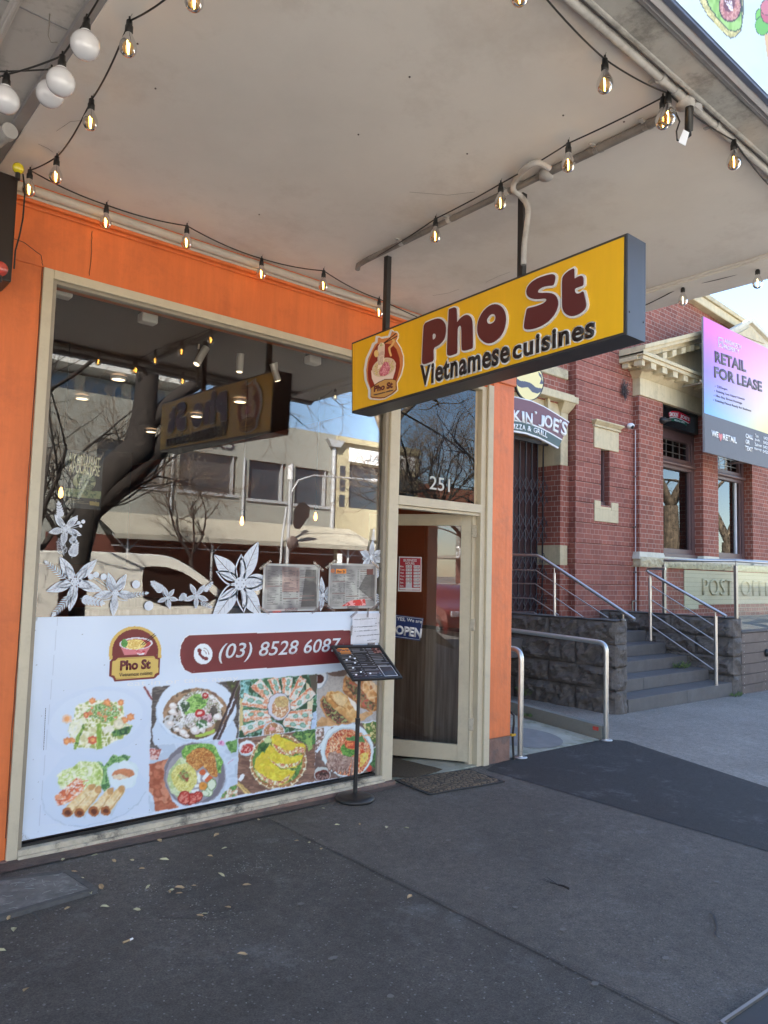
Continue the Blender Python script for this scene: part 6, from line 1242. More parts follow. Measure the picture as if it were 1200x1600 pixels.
r1, P1 = strung('string_light', 'string of amber bulbs crossing the soffit at the upper left', [(303, 3), (200, 75), (141, 192), (87, 277)], 3.365, extra_first=Vector((1.2, -2.6, 3.47)))
r2, P2 = strung('string_light', 'string of amber bulbs along the top of the orange wall', [(45, 297), (165, 349), (291, 380), (408, 429), (505, 447), (592, 489)], 3.365, extra_first=P1[-1], extra_last=Vector((4.9, -.1, 3.45)), sag=.03)
r3, P3 = strung('string_light', 'string of amber bulbs beside the front beam at the upper right', [(812, -6), (945, 133), (1044, 184), (1147, 254)], 3.365, extra_first=Vector((1.3, -2.7, 3.47)), extra_last=Vector((3.95, -2.66, 3.46)), sag=.03)
r4, P4 = strung('string_light', 'string of amber bulbs along the grey conduit over the yellow sign', [(1036, 190), (888, 258), (782, 318), (680, 370)], 3.365, extra_last=Vector((2.88, -.55, 3.47)), sag=.01)
r5, P5 = strung('string_light', 'string of clear bulbs along the far right awning edge', [(1067, 470), (1184, 443)], 3.385, extra_first=Vector((4.85, -.9, 3.45)), extra_last=Vector((4.9, -2.8, 3.46)), dim=True, sag=.03)
b = MB()
for P_ in (P1, P2, P3, P4, P5):
    for p in P_: b.tube([p+Vector((0, 0, .012)), p+Vector((.008, 0, .03)), p+Vector((.0, 0, .04)), Vector((p.x, p.y, max(p.z+.045, 3.5)))], .0013, 4)
tag(b.build('cup_hooks', M['steeldull'], local=False), 'small wire hooks holding the bulb strings to the soffit', 'hooks', kind='stuff')
# loose plug and tag by the junction box
root = empty('hanging_plug', PZ(1072, 195, 3.38), 'black plug with a white tag dangling by the front beam', 'plug')
p = PZ(1077, 172, 3.42); q = PZ(1076, 205, 3.36); b = MB(); b.tube([p+Vector((0, 0, .01)), p, q], .017, 12); b.tube([q, q+Vector((0, 0, -.02))], .011, 10); b.build('plug', M['blackpl'], root)
Q = [PD(u, v, (p-CAM).dot(_F)) for u, v in ((1054, 172), (1062, 190), (1057, 205), (1058, 219), (1066, 222), (1076, 214), (1077, 204))]; b = MB(); b.tube(Q, .0036, 6); b.build('lead', M['blackpl'], root)
dd = (p-CAM).dot(_F)-.02; b = MB(); b.prism([PD(u, v, dd) for u, v in ((1060, 222), (1071, 228), (1077, 207), (1068, 202))], (.001, .001, 0)); b.build('tag', M['letterwhite'], root)
b = MB(); b.prism([PZ(u, v, 3.46) for u, v in ((1083, 162), (1098, 175), (1097, 163), (1092, 160))], (0, 0, -.002)); tag(b.build('paper_label', M['letterwhite']), 'scrap of white label hanging behind the round junction box', 'label')
# opal globes
root = empty('globe_string', PD(100, 100, 3), 'string of large opal white globes below the soffit joint', 'string lights')
GP = []
for (u, v, d) in ((133, 71, 2.55), (95, 128, 2.62), (78, 147, 2.75), (8, 156, 2.7)):
    p = PD(u, v, d)+Vector((0, 0, .097)); GP.append(p); bulb_at(p, root, kind='globe')
cable(root, [PD(175, -40, 2.35), GP[0], GP[1], GP[3], PD(-60, 135, 2.7)], sag=.02); o = cable(root, [GP[2], PD(-40, 112, 2.8)], sag=.01)
b = MB(); p = GP[1]+Vector((-.05, 0, .03)); b.tube([p+Vector((0, 0, .10)), p+Vector((0, 0, .02)), p+Vector((.01, 0, 0)), p+Vector((.03, 0, .01))], .0025, 6); b.build('hook', M['steeldull'], root)
# dark projecting box sign of the neighbour with coloured bulbs
root = empty('neighbour_box_sign', (.75, -.25, 2.9), 'dark brown box sign of the neighbouring shop at the left edge', 'sign')
c1 = PY(29, 277, -.30); c2 = PY(18, 441, -.30)
b = MB(); b.box(.2, c1.x, -.30, -.12, c2.z, c1.z); b.box(.2, c1.x-.004, -.12, -.02, c2.z+.3, c2.z+.34); b.build('cabinet', mat('dark_box', (.018, .011, .009), .35, var=.2), root, bev=.006)
b = MB(); Q = [PY(u, v, -.31) for u, v in ((36, 272), (39, 300), (36, 340), (30, 370), (24, 392), (22, 420))]; b.tube(Q, .004, 6); b.build('cable', M['blackpl'], root)
for (u, v, r_, m_, lb) in ((28.5, 263, .027, 'yellowbulb', 'small yellow bulb on top of the dark box sign'), (0, 420, .036, 'redbulb', 'small red bulb in front of the dark box sign')):
    p = PY(u, v, -.33); rt = empty('coloured_bulb', p, lb, 'bulb'); b = MB(); b.sphere(p, r_, 18); b.build('glass', M[m_], rt); b = MB(); d_ = Vector((0, 0, -1)); b.tube([p+d_*r_*.9, p+d_*(r_+.03)], .012, 10); b.build('socket', M['blackpl'], rt)
# ================================================================ INTERIOR FITTINGS (seen through the glass)
for (u, v, y, lb) in ((232, 498, .42, 'white sensor box on the shop ceiling near the middle of the window'), (490, 563, .42, 'white sensor box on the shop ceiling at the right of the window'), (97, 456, .36, 'white sensor box in the upper left corner of the window')):
    p = PY(u, v, y); root = empty('sensor_box', p, lb, 'sensor', 'white boxes on the shop ceiling'); b = MB(); b.box(p.x-.055, p.x+.055, p.y-.03, p.y+.05, p.z-.03, p.z+.03); b.build('housing', emit('box_plastic%d' % int(u), (.28, .26, .21), 0) if False else M['whitepl'], root, bev=.01)
    b = MB(); b.box(p.x-.05, p.x+.05, p.y, p.y+.04, p.z+.028, 3.17); b.build('bracket', M['intdark'], root)
root = empty('spotlight_cluster', (2.85, .9, 3.1), 'chrome three headed spotlight on the shop ceiling behind the glass', 'spotlight')
y_ = .9
q = lambda u, v: PY(u, v, y_)
b = MB(); b.tube([q(310, 545), q(312, 528), q(320, 524), q(375, 537), q(426, 552), q(432, 560), q(433, 575)], .008, 8); b.tube([q(374, 550), q(375, 533)], .007, 8); b.lathe([(0, 0), (.10, 0), (.10, .03), (0, .03)], q(376, 530)-Vector((0, 0, .01)), 20); b.tube([q(376, 530), q(376, 530)+Vector((0, 0, .12))], .03, 10); b.build('arm', M['chrome'], root)
for (a_, c_) in (((322, 543), (307, 569)), ((376, 552), (374, 581)), ((426, 568), (434, 595))):
    A0, A1 = q(*a_), q(*c_); b = MB(); b.tube([A0, A1], .028, 16); b.build('spotlight_head', M['chrome'], root)
    b = MB(); d_ = (A1-A0).normalized(); b.tube([A1, A1+d_*.004], .021, 14); b.build('lens', M['lampglow'], root)
for (u, v, lb) in ((185, 593, 'upper left glowing downlight reflected pale in the window'), (128, 623, 'glowing downlight left of the dark trunk in the window'), (307, 651, 'glowing downlight over the mirrored sign, left of two'), (236, 675, 'glowing downlight over the dark trunk in the window'), (375, 628, 'glowing downlight over the mirrored sign, right of two')):
    p = PZ(u, v, 3.12); root = empty('downlight', p, lb, 'downlight', 'downlights in the shop ceiling'); b = MB(); b.lathe([(0, 0), (.055, 0), (.055, .02), (0, .02)], p, 20); b.build('diffuser', M['lampglow'], root); b = MB(); b.lathe([(.055, -.003), (.068, -.003), (.068, .025), (.055, .025)], p, 20); b.build('ring', M['whitepl'], root)
for (u, v, lb) in ((95, 771, 'glowing filament pendant behind the left of the window'), (378, 815, 'glowing filament pendant behind the middle of the window'), (493, 808, 'glowing filament pendant behind the right of the window')):
    p = PY(u, v, 1.6); root = empty('pendant_lamp', p, lb, 'pendant lamp'); b = MB(); b.tube([p+Vector((0, 0, .09)), Vector((p.x, p.y, 3.16))], .0022, 6); b.tube([p+Vector((0, 0, .05)), p+Vector((0, 0, .10))], .018, 10); b.build('cord', M['blackpl'], root)
    b = MB(); b.lathe([(.007, .045), (.014, .02), (.017, -.005), (.012, -.028), (0, -.036)], p, 14); b.build('bulb', M['lampwarm'], root)
# ================================================================ POST OFFICE
YW = 3.0          # face of the banded wall
PF = .69          # platform level
def RH(k): return 4.762-.338*k      # joints of the brick bands
po = empty('post_office', (13, 5, 0), 'red brick post office with cream pediment, piers and leadlight windows', 'building')
xc = PY(900, 700, YW).x; xd = 11.98
nw = (10.93, 11.17, 2.735, 3.70)    # slot window x0,x1,z0,z1
b = MB()
# banded wall: bands of four courses with a fine recess between
k = -9
while RH(k+1) > .4:
    zt, zb = RH(k), RH(k+1)+.012
    if zt > nw[2] and zb < nw[3]:
        b.box(xc, nw[0], YW, YW+.3, zb, zt); b.box(nw[1]+.02, xd, YW, YW+.3, zb, zt)
    else: b.box(xc, xd, YW, YW+.3, zb, zt)
    k += 1
b.build('banded_wall', M['brickband'], po, bev=.004)
b = MB(); b.box(xc+.02, nw[0]-.02, YW+.028, YW+.32, .3, 7.1); b.box(nw[1]+.05, xd, YW+.028, YW+.32, .3, 7.1); b.box(nw[0]-.02, nw[1]+.05, YW+.028, YW+.32, .3, nw[2]); b.box(nw[0]-.02, nw[1]+.05, YW+.028, YW+.32, nw[3], 7.1)
b.build('banded_wall_core', M['brick'], po)
# main mass behind
b = MB(); b.box(6.0, 8.1, 3.35, 3.7, .3, 7.3); b.box(6.0, 26, 4.6, 12, .3, 7.3); b.box(8.1, xc+.02, 3.55, 3.8, 4.75, 7.3); b.box(xd, 24, 3.05, 3.4, 4.9, 7.3); b.box(xd, 13.0, 3.02, 3.3, .3, 5.0)
b.build('wall', M['brick'], po)
# portal at the left: pilaster, frieze, gate
YPil = 3.13; px0 = PY(876, 720, YPil).x; px1 = xc+.02
zcap = PY(880, 727, YPil).z; zbs1 = PY(880, 852, YPil).z; zbs0 = PY(880, 883, YPil).z; zsand1 = PY(870, 574, YPil).z; zsand0 = PY(885, 594, YPil).z
b = MB(); b.box(px0, px1, YPil, 3.6, zbs1, zcap); b.box(px0, px1, YPil, 3.6, .5, zbs0); b.box(7.0, px1, YPil, 3.6, zcap+1.0, zsand0); b.box(7.0, px1, YPil, 3.6, zsand1, 7.2); b.box(7.2, 7.7, YPil, 3.6, .5, zcap+1.0); b.build('portal_brickwork', M['brick'], po, bev=.004)
b = MB(); b.box(px0-.003, px1-.06, YPil-.004, 3.6, zbs0, zbs1); b.build('pilaster_base', M['pocream'], po, bev=.005)
zc0, zc1 = PY(893, 634, YPil).z, PY(893, 617, YPil).z
b = MB(); b.box(px0-.003, px1-.06, YPil-.004, 3.6, zcap, zc0); b.box(7.6, px0, YPil+.02, 3.6, zcap+.45, zc0)
b.hexa([(px0-.003, YPil-.004, zc0-.16), (px1-.06, YPil-.004, zc0-.16), (px1-.06, 3.5, zc0-.16), (px0-.003, 3.5, zc0-.16), (px0-.08, YPil-.13, zc0), (px1+.02, YPil-.13, zc0), (px1+.02, 3.5, zc0), (px0-.08, 3.5, zc0)])
b.box(7.4, px1+.03, YPil-.15, 3.6, zc0, zc0+.11); b.box(7.5, px1, YPil-.10, 3.6, zc0+.11, zc0+.15)
b.box(px0-.42, px0-.36, YPil-.06, 3.2, zcap+.3, zc0)
b.build('portal_frieze', M['pocream'], po, bev=.01)
b = MB(); b.box(7.2, px1-.09, YPil-.03, 3.6, zsand0, zsand1); b.build('sandstone_block', M['sand'], po, bev=.02)
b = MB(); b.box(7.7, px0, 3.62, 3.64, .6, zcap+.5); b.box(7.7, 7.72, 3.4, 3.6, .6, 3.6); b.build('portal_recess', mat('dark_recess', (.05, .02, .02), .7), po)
gt = empty('security_gate', (8.7, 3.42, PF), 'closed black lattice security gate across the post office side entrance', 'gate')
b = MB(); gx0, gx1 = 7.75, PY(857, 800, 3.40).x; zg = PY(830, 692, 3.40).z; n = 15
for i in range(n+1): x = gx0+(gx1-gx0)*i/n; b.box(x-.008, x+.008, 3.39, 3.41, PF, zg)
b.build('uprights', M['gateiron'], gt)
b = MB(); dx = (gx1-gx0)/n
for z0 in (PF+.1, PF+.75, PF+1.35, PF+1.95):
    b = MB()
    for i in range(n):
        x = gx0+dx*i
        for j in range(2): z = z0+j*.22; b.tube([(x, 3.385, z), (x+dx, 3.385, z+.22)], .0055, 4); b.tube([(x+dx, 3.380, z), (x, 3.380, z+.22)], .0055, 4)
    b.build('lattice', M.setdefault('lattice', mat('lattice', (.07, .06, .065), .5) if 'lattice' not in M else None), gt)
b = MB(); b.box(gx0-.03, gx1+.03, 3.37, 3.43, zg, zg+.06); b.box(gx1, gx1+.04, 3.37, 3.43, PF, zg); b.build('gate_frame', M['gateiron'], gt)
# slot window with cream lintel and sill
sw = empty('slot_window', (0, 0, 0), parent=po); sw.location = (11.05-13, 3-5, 2.7)
b = MB(); b.box(nw[0]-.0, nw[1]+.02, YW+.16, YW+.2, nw[2], nw[3]); b.box(nw[0], nw[0]+.05, YW+.10, YW+.17, nw[2], nw[3]); b.box(nw[1]-.03, nw[1]+.02, YW+.10, YW+.17, nw[2], nw[3]); b.box(nw[0], nw[1]+.02, YW+.08, YW+.17, nw[2], nw[2]+.07); b.build('frame', M['joinery'], sw, bev=.004)
b = MB(); b.box(nw[0]+.05, nw[1]-.03, YW+.15, YW+.158, nw[2]+.07, nw[3]); b.build('pane', M['dglass'], sw)
a_ = PY(929, 698, YW-.02); c_ = PY(967, 707, YW-.02); lx0, lx1 = a_.x, c_.x
b = MB(); b.box(lx0, lx1, YW-.02, YW+.1, nw[3]-.01, 4.04); b.box(lx0-.03, lx1+.03, YW-.05, YW+.1, 4.04, 4.075); b.hexa([(lx0-.01, YW-.03, 4.075), (lx1+.01, YW-.03, 4.075), (lx1+.01, YW+.1, 4.075), (lx0-.01, YW+.1, 4.075), (lx0-.06, YW-.10, 4.13), (lx1+.06, YW-.10, 4.13), (lx1+.06, YW+.1, 4.13), (lx0-.06, YW+.1, 4.13)]); b.box(lx0-.06, lx1+.06, YW-.10, YW+.1, 4.13, 4.155)
b.build('lintel', M['pocream'], sw, bev=.006)
zs0 = PY(968, 818, YW-.02).z; b = MB(); b.box(lx0+.02, lx1-.0, YW-.015, YW+.12, zs0, nw[2]-.08); b.box(lx0+.02, nw[0]-.02, YW-.015, YW+.12, nw[2]-.08, nw[2]+.06); b.box(nw[1]+.06, lx1, YW-.015, YW+.12, nw[2]-.08, nw[2]+.06); b.box(nw[0]-.02, nw[1]+.06, YW-.01, YW+.2, nw[2]-.08, nw[2]-.03); b.build('sill', M['pocream'], sw, bev=.006)
# pier bay
YB = 2.88
def bx(u, y=YB): return PY(u, 800, y).x
zst = PY(1010, 872, YB).z; zsb = PY(1010, 886, YB).z
piers = [(PY(999.3, 800, YB).x, bx(1036.5)), (bx(1099), bx(1122.5)), (bx(1176), bx(1202)), (bx(1262), bx(1300)), (23.2, 24.2)]
zent0 = PY(998, 617, YB).z
for (x0, x1) in piers:
    b = MB(); b.box(x0, x1, YB, 3.4, zst+.02, zent0); b.build('pier', M['brick'], po, bev=.004)
b = MB(); b.box(piers[0][0]+.01, 24.2, YB+.01, 3.4, .3, zsb); b.box(xd, piers[0][0]+.01, YB+.12, 3.3, .3, 5); b.build('base_wall', M['brick'], po)
def rough(x0, x1, y0, z0, z1, dep, seed, m, name, parent, face='y', amp=.022, nx=None):
    """rock faced block: front grid pushed in and out, chiselled margin"""
    W_ = abs(x1-x0); nx = nx or max(4, int(W_/.026)); nz_ = max(4, int((z1-z0)/.024)); b = MB(); vs = []
    for j in range(nz_+1):
        for i in range(nx+1):
            e = min(i, nx-i, j, nz_-j); s_ = min(1, e/1.5); x = x0+(x1-x0)*i/nx; z = z0+(z1-z0)*j/nz_
            q1 = noise.noise(Vector((x*3.5+seed, z*5.5+x*1.5, seed*1.7))); n_ = 1.3-2.6*abs(q1)-1.2*abs(noise.noise(Vector((x*9+seed, z*11-x*3, seed))))+noise.noise(Vector((x*24, z*24, seed)))*.35; d = -amp*(.35+n_)*s_
            vs.append((x, y0+d, z) if face == 'y' else (y0+d, x, z))
    fs = []
    for j in range(nz_):
        for i in range(nx):
            q = (j*(nx+1)+i, j*(nx+1)+i+1, (j+1)*(nx+1)+i+1, (j+1)*(nx+1)+i); fs.append(q if (face == 'y') else q[::-1])
    b.add(vs, fs)
    if face == 'y': b.box(x0, x1, y0+.0005, y0+dep, z0, z1)
    else: b.box(y0+.0005, y0+dep, min(x0, x1), max(x0, x1), z0, z1)
    return b
x_ = piers[0][0]-.02; i = 0; mbs = MB()
while x_ < 23.5:
    w_ = [.95, 1.3, .8, 1.5][i % 4]; r_ = rough(x_, x_+w_-.008, YB-.03, zsb, zst-.02 if i else zst+.02, .3, i*3.3, None, '', None, amp=.02); mbs.add(r_.v, r_.f); x_ += w_; i += 1
r_ = rough(YB-.028, YB+.12, piers[0][0]-.02, zsb, zst+.02, .1, 9, None, '', None, face='x', amp=.012); mbs.add(r_.v, r_.f)
mbs.build('sandstone_course', M['sand'], po)
b = MB()
for (x0, x1) in piers: b.hexa([(x0-.05, YB-.03, zst-.02), (x1+.05, YB-.03, zst-.02), (x1+.05, 3.2, zst-.02), (x0-.05, 3.2, zst-.02), (x0-.0, YB-.002, zst+.11), (x1+.0, YB-.002, zst+.11), (x1, 3.2, zst+.11), (x0, 3.2, zst+.11)])
b.box(piers[0][1], 23.4, YB+.03, 3.3, zst-.03, zst+.05); b.build('sill_stone', M['polight'], po, bev=.006)
# glazed name plaque
xg0 = PY(1069, 900, YB).x; zg0, zg1 = PY(1091, 945, YB).z, PY(1069, 886, YB).z
b = MB(); b.box(xg0, 19.5, YB-.004, YB+.02, zg0, zsb-.02); b.box(xg0, PY(1091, 940, YB).x, YB-.004, YB+.02, zg0-.085, zg0); b.build('name_plaque', M['glazed'], po)
# art nouveau raised letters
yl = YB-.006
b1 = PY(1097, 930, yl); b2 = PY(1143, 930.5, yl); h_ = (PY(1097, 904, yl)-b1).length
text('POST', b1, b2, h_, M['glazed'], 'lettering', po, ext=.03, off=-.012, sp=1.1)
b1 = PY(1157, 930.5, yl); b2 = PY(1222, 932, yl); text('OFFICE', b1, b2, h_, M['glazed'], 'lettering', po, ext=.03, off=-.012, sp=1.1)
# windows between the piers
zt_w = PY(1040, 674, YB).z
for i in range(4):
    x0, x1 = piers[i][1], piers[i+1][0]; wn = empty('window', (0, 0, 0), parent=po); wn.location = ((x0+x1)/2-13, 3.1-5, zst)
    yb = 3.10; zf0 = zst+.05; zm = PY(1060, 735, yb).z
    # sashes: outer frame, sill, transom rail
    b = MB()
    b.box(x0-.02, x0+.10, yb-.04, yb+.10, zf0, zent0); b.box(x1-.10, x1+.02, yb-.04, yb+.10, zf0, zent0); b.box(x1-.16, x1-.10, yb-.01, yb+.10, zf0, zent0)
    b.box(x0, x1, yb-.10, yb+.10, zf0, zf0+.07); b.box(x0, x1, yb-.03, yb+.08, zf0+.07, zf0+.17)
    b.box(x0, x1, yb-.03, yb+.10, zm, zm+.10); b.tube([(x0, yb-.05, zm+.10), (x1, yb-.05, zm+.10)], .04, 10); b.box(x0, x1, yb-.02, yb+.08, zm+.12, zm+.22); b.box(x0, x1, yb-.03, yb+.1, zt_w-.05, zent0)
    b.build('frame', M['joinery'], wn, bev=.006)
    b = MB(); b.box(x0+.1, x1-.16, yb+.03, yb+.038, zf0+.15, zm+.01); b.box(x0+.1, x1-.16, yb+.05, yb+.058, zm+.2, zt_w); b.build('pane', M['glasspo'], wn)
    b = MB(); nxp = 5
    for k in range(1, nxp): x = x0+.1+(x1-x0-.26)*k/nxp; b.box(x-.007, x+.007, yb+.044, yb+.064, zm+.2, zt_w)
    for z in (zm+.2+(zt_w-zm-.2)*.33, zm+.2+(zt_w-zm-.2)*.68): b.box(x0+.1, x1-.16, yb+.045, yb+.063, z-.006, z+.006)
    b.build('leading', M['steeldull'], wn)
    if i == 0:
        b = MB(); b.box((x0+x1)/2+.02, x1-.17, yb+.07, yb+.09, zf0+.15, zm); b.build('blind', M['intdark'], wn)
    if i == 1:
        b = MB(); b.box(x1-.33, x1-.27, yb+.0, yb+.03, zf0+.1, zm); b.build('white_mullion', M['whitetrim'], wn)
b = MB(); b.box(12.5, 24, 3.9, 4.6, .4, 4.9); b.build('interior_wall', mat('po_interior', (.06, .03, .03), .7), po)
# entablature and pediment
YC = 2.55
zc_ = PY(1006, 558, YC).z; ztop = PY(1004, 540, YC).z; XLc = PY(1005, 553, YC).x
b = MB(); b.box(piers[0][0]-.02, 24.3, YB-.03, 3.3, zent0, zent0+.32); b.build('entablature', M['pocream'], po, bev=.008)
zd = zent0+.32
b = MB(); e = piers[0][0]-.02
b.hexa([(e, YB-.03, zd), (24.3, YB-.03, zd), (24.3, 3.3, zd), (e, 3.3, zd), (e-.10, YB-.13, zd+.10), (24.4, YB-.13, zd+.10), (24.4, 3.3, zd+.10), (e-.10, 3.3, zd+.10)])
b.box(e-.10, 24.4, YB-.135, 3.3, zd+.10, zd+.12); zt2 = zd+.19; zr = zt2+.06
b.box(XLc, 24.6, YC, 3.3, zt2, zt2+.07); b.box(XLc-.03, 24.6, YC-.03, 3.3, zt2+.07, zt2+.13)
# left return of the cornice and corner parapet block
b.box(XLc+.02, XLc+.6, 2.6, 3.25, zt2+.13, zt2+.19)
b.build('cornice', M['pocream'], po, bev=.006)
b = MB(); x = XLc+.30
while x < 19: b.box(x, x+.17, YC+.02, YB-.1, zt2-.11, zt2); x += .38
b.box(XLc+.03, XLc+.12, YC+.04, YC+.14, zt2-.10, zt2)
for y in (2.62, 2.85): b.box(XLc+.02, XLc+.12, y, y+.12, zt2-.09, zt2)
build_split(b, 'dentil', M['pocream'], po)
rk0 = Vector((XLc-.05, YC, zt2+.22)); ap = PY(1113, 517, YC); sl_ = (ap.z-PY(1010, 543, YC).z)/(ap.x-PY(1010, 543, YC).x)
xa = PY(1121, 503, YC).x; rise = sl_*(xa-XLc)
def rake(mb, y0, y1, d0, d1, xo=0):
    for sgn in (1, -1):
        x0 = XLc-.03+xo if sgn == 1 else 2*xa-XLc+.03-xo; z0 = zr
        P = [(x0, z0+d0), (xa, z0+rise+d0), (xa, z0+rise+d1), (x0, z0+d1)]
        mb.prism([(x, y0, z) for x, z in P], (0, y1-y0, 0))
b = MB(); rake(b, YC-.06, 3.3, .10, .17); rake(b, YC-.02, 3.3, .03, .10); rake(b, YC+.10, 3.3, -.06, .03); rake(b, YC+.2, 3.3, -.14, -.06, .3); b.build('raking_cornice', M['pocream'], po, bev=.004)
b = MB(); x = XLc+.75
while x < 2*xa-XLc-.8:
    xx = x-XLc if x < xa else 2*xa-XLc-x; z = zr-.06+sl_*xx; b.prism([(x, YC+.05, z-.11), (x+.15, YC+.05, z-.11+sl_*.15*(1 if x < xa else -1)), (x+.15, YC+.05, z+sl_*.15*(1 if x < xa else -1)), (x, YC+.05, z)], (0, .18, 0)); x += .34
build_split(b, 'raking_dentil', M['pocream'], po)
b = MB(); b.prism([(XLc+.3, YB-.02, zt2+.13), (2*xa-XLc-.3, YB-.02, zt2+.13), (xa, YB-.02, zr-.05+rise)], (0, .3, 0)); b.build('tympanum', M['pocream'], po)
b = MB(); r_ = random.Random(2)
for i in range(170): x = XLc+.5+r_.random()*3.2; y = YC+.05+r_.random()*.15; b.tube([(x, y, zt2+.13), (x+r_.uniform(-.03, .03), y-.02, zt2+.13+r_.uniform(.07, .12))], .0015, 3)
b.build('bird_spikes', M['steeldull'], po)['kind'] = 'stuff'
# upper eave with weathered moulding
e1, e2 = PY(1050, 438, 2.85), PY(1178, 515, 2.85); zl = lambda x: 7.28-.06*(x-13.5)
def eave(y0, d0, d1, m, nm, x0=8.0, x1=24):
    b = MB(); b.hexa([(x0, y0, zl(x0)+d0), (x1, y0, zl(x1)+d0), (x1, 3.4, zl(x1)+d0), (x0, 3.4, zl(x0)+d0), (x0, y0, zl(x0)+d1), (x1, y0, zl(x1)+d1), (x1, 3.4, zl(x1)+d1), (x0, 3.4, zl(x0)+d1)]); return b
eave(2.86, .02, .12, None, '').build('eave', M['sand'], po, bev=.01); eave(2.90, -.16, .02, None, '').build('eave_moulding', M['pocream'], po, bev=.02)
b = MB(); b.box(6, 24, 3.5, 12, 7.2, 7.35); b.build('roof', M['trim'], po)
# small white gable above the board
gp = [PY(u, v, 2.6) for u, v in ((1140, 521), (1172, 503.5), (1216, 549), (1140, 549))]
b = MB(); b.prism(gp, (0, .1, 0)); q = [PY(u, v, 2.58) for u, v in ((1135, 521), (1171, 501.5), (1222, 552))]
for i in range(2): b.obox((q[i]+q[i+1])/2, q[i+1]-q[i], (0, .12, 0), (0, 0, .09))
b.build('roof_gable', M['polight'], po, bev=.005)
tri = [PY(u, v, 2.585) for u, v in ((1152, 522), (1172, 511), (1196, 538))]; b = MB(); b.prism(tri, (0, -.01, 0)); b.build('gable_panel', M['pocream'], po)
# nest / dead ivy tuft and plaster scars
b = MB(); p0 = PY(974, 610, YW-.01); r_ = random.Random(1)
for i in range(90): a_ = r_.uniform(0, 6.28); l = r_.uniform(.05, .22); b.tube([p0+Vector((r_.gauss(0, .04), -.01, r_.gauss(0, .05))), p0+Vector((math.cos(a_)*l*.7, -r_.uniform(.02, .08), math.sin(a_)*l))], .004, 3)
tag(b.build('dry_tuft', mat('dry_tuft', (.11, .09, .09), .9)), 'grey dry plant tuft growing from the banded brick wall', 'plant')
# security camera with its conduit
root = empty('security_camera', PY(985, 666, 2.9), 'white dome security camera on top of a thin wall conduit', 'camera')
p = PY(985.5, 665.5, 2.86); b = MB(); b.sphere(p, .062, 18, sx=1.15, sz=.85); b.tube([p, p+Vector((.12, .1, .01))], .04, 12); b.build('housing', M['letterwhite'], root)
b = MB(); b.sphere(p+Vector((-.01, -.035, -.022)), .036, 12); b.build('lens', M['blackpl'], root)
cxp = 11.985; zt = PY(989, 672, YW-.03).z; b = MB(); b.tube([(cxp-.03, YW-.04, zt), (cxp-.03, YW-.04, PF)], .014, 8); b.build('conduit', M['letterwhite'], root)
b = MB()
for z in (3.3, 2.4, 1.6): b.box(cxp-.06, cxp, YW-.06, YW-.01, z, z+.03)
b.tube([(cxp-.03, YW-.06, PF), (cxp-.03, YW-.06, PF+.25)], .02, 8); b.tube([(cxp-.16, YW-.05, PF+.42), (cxp+.0, YW-.05, PF+.42)], .012, 6); b.tube([(cxp-.16, YW-.05, PF+.42), (cxp-.16, YW-.05, PF)], .012, 6); b.build('brackets', M['steeldull'], root)
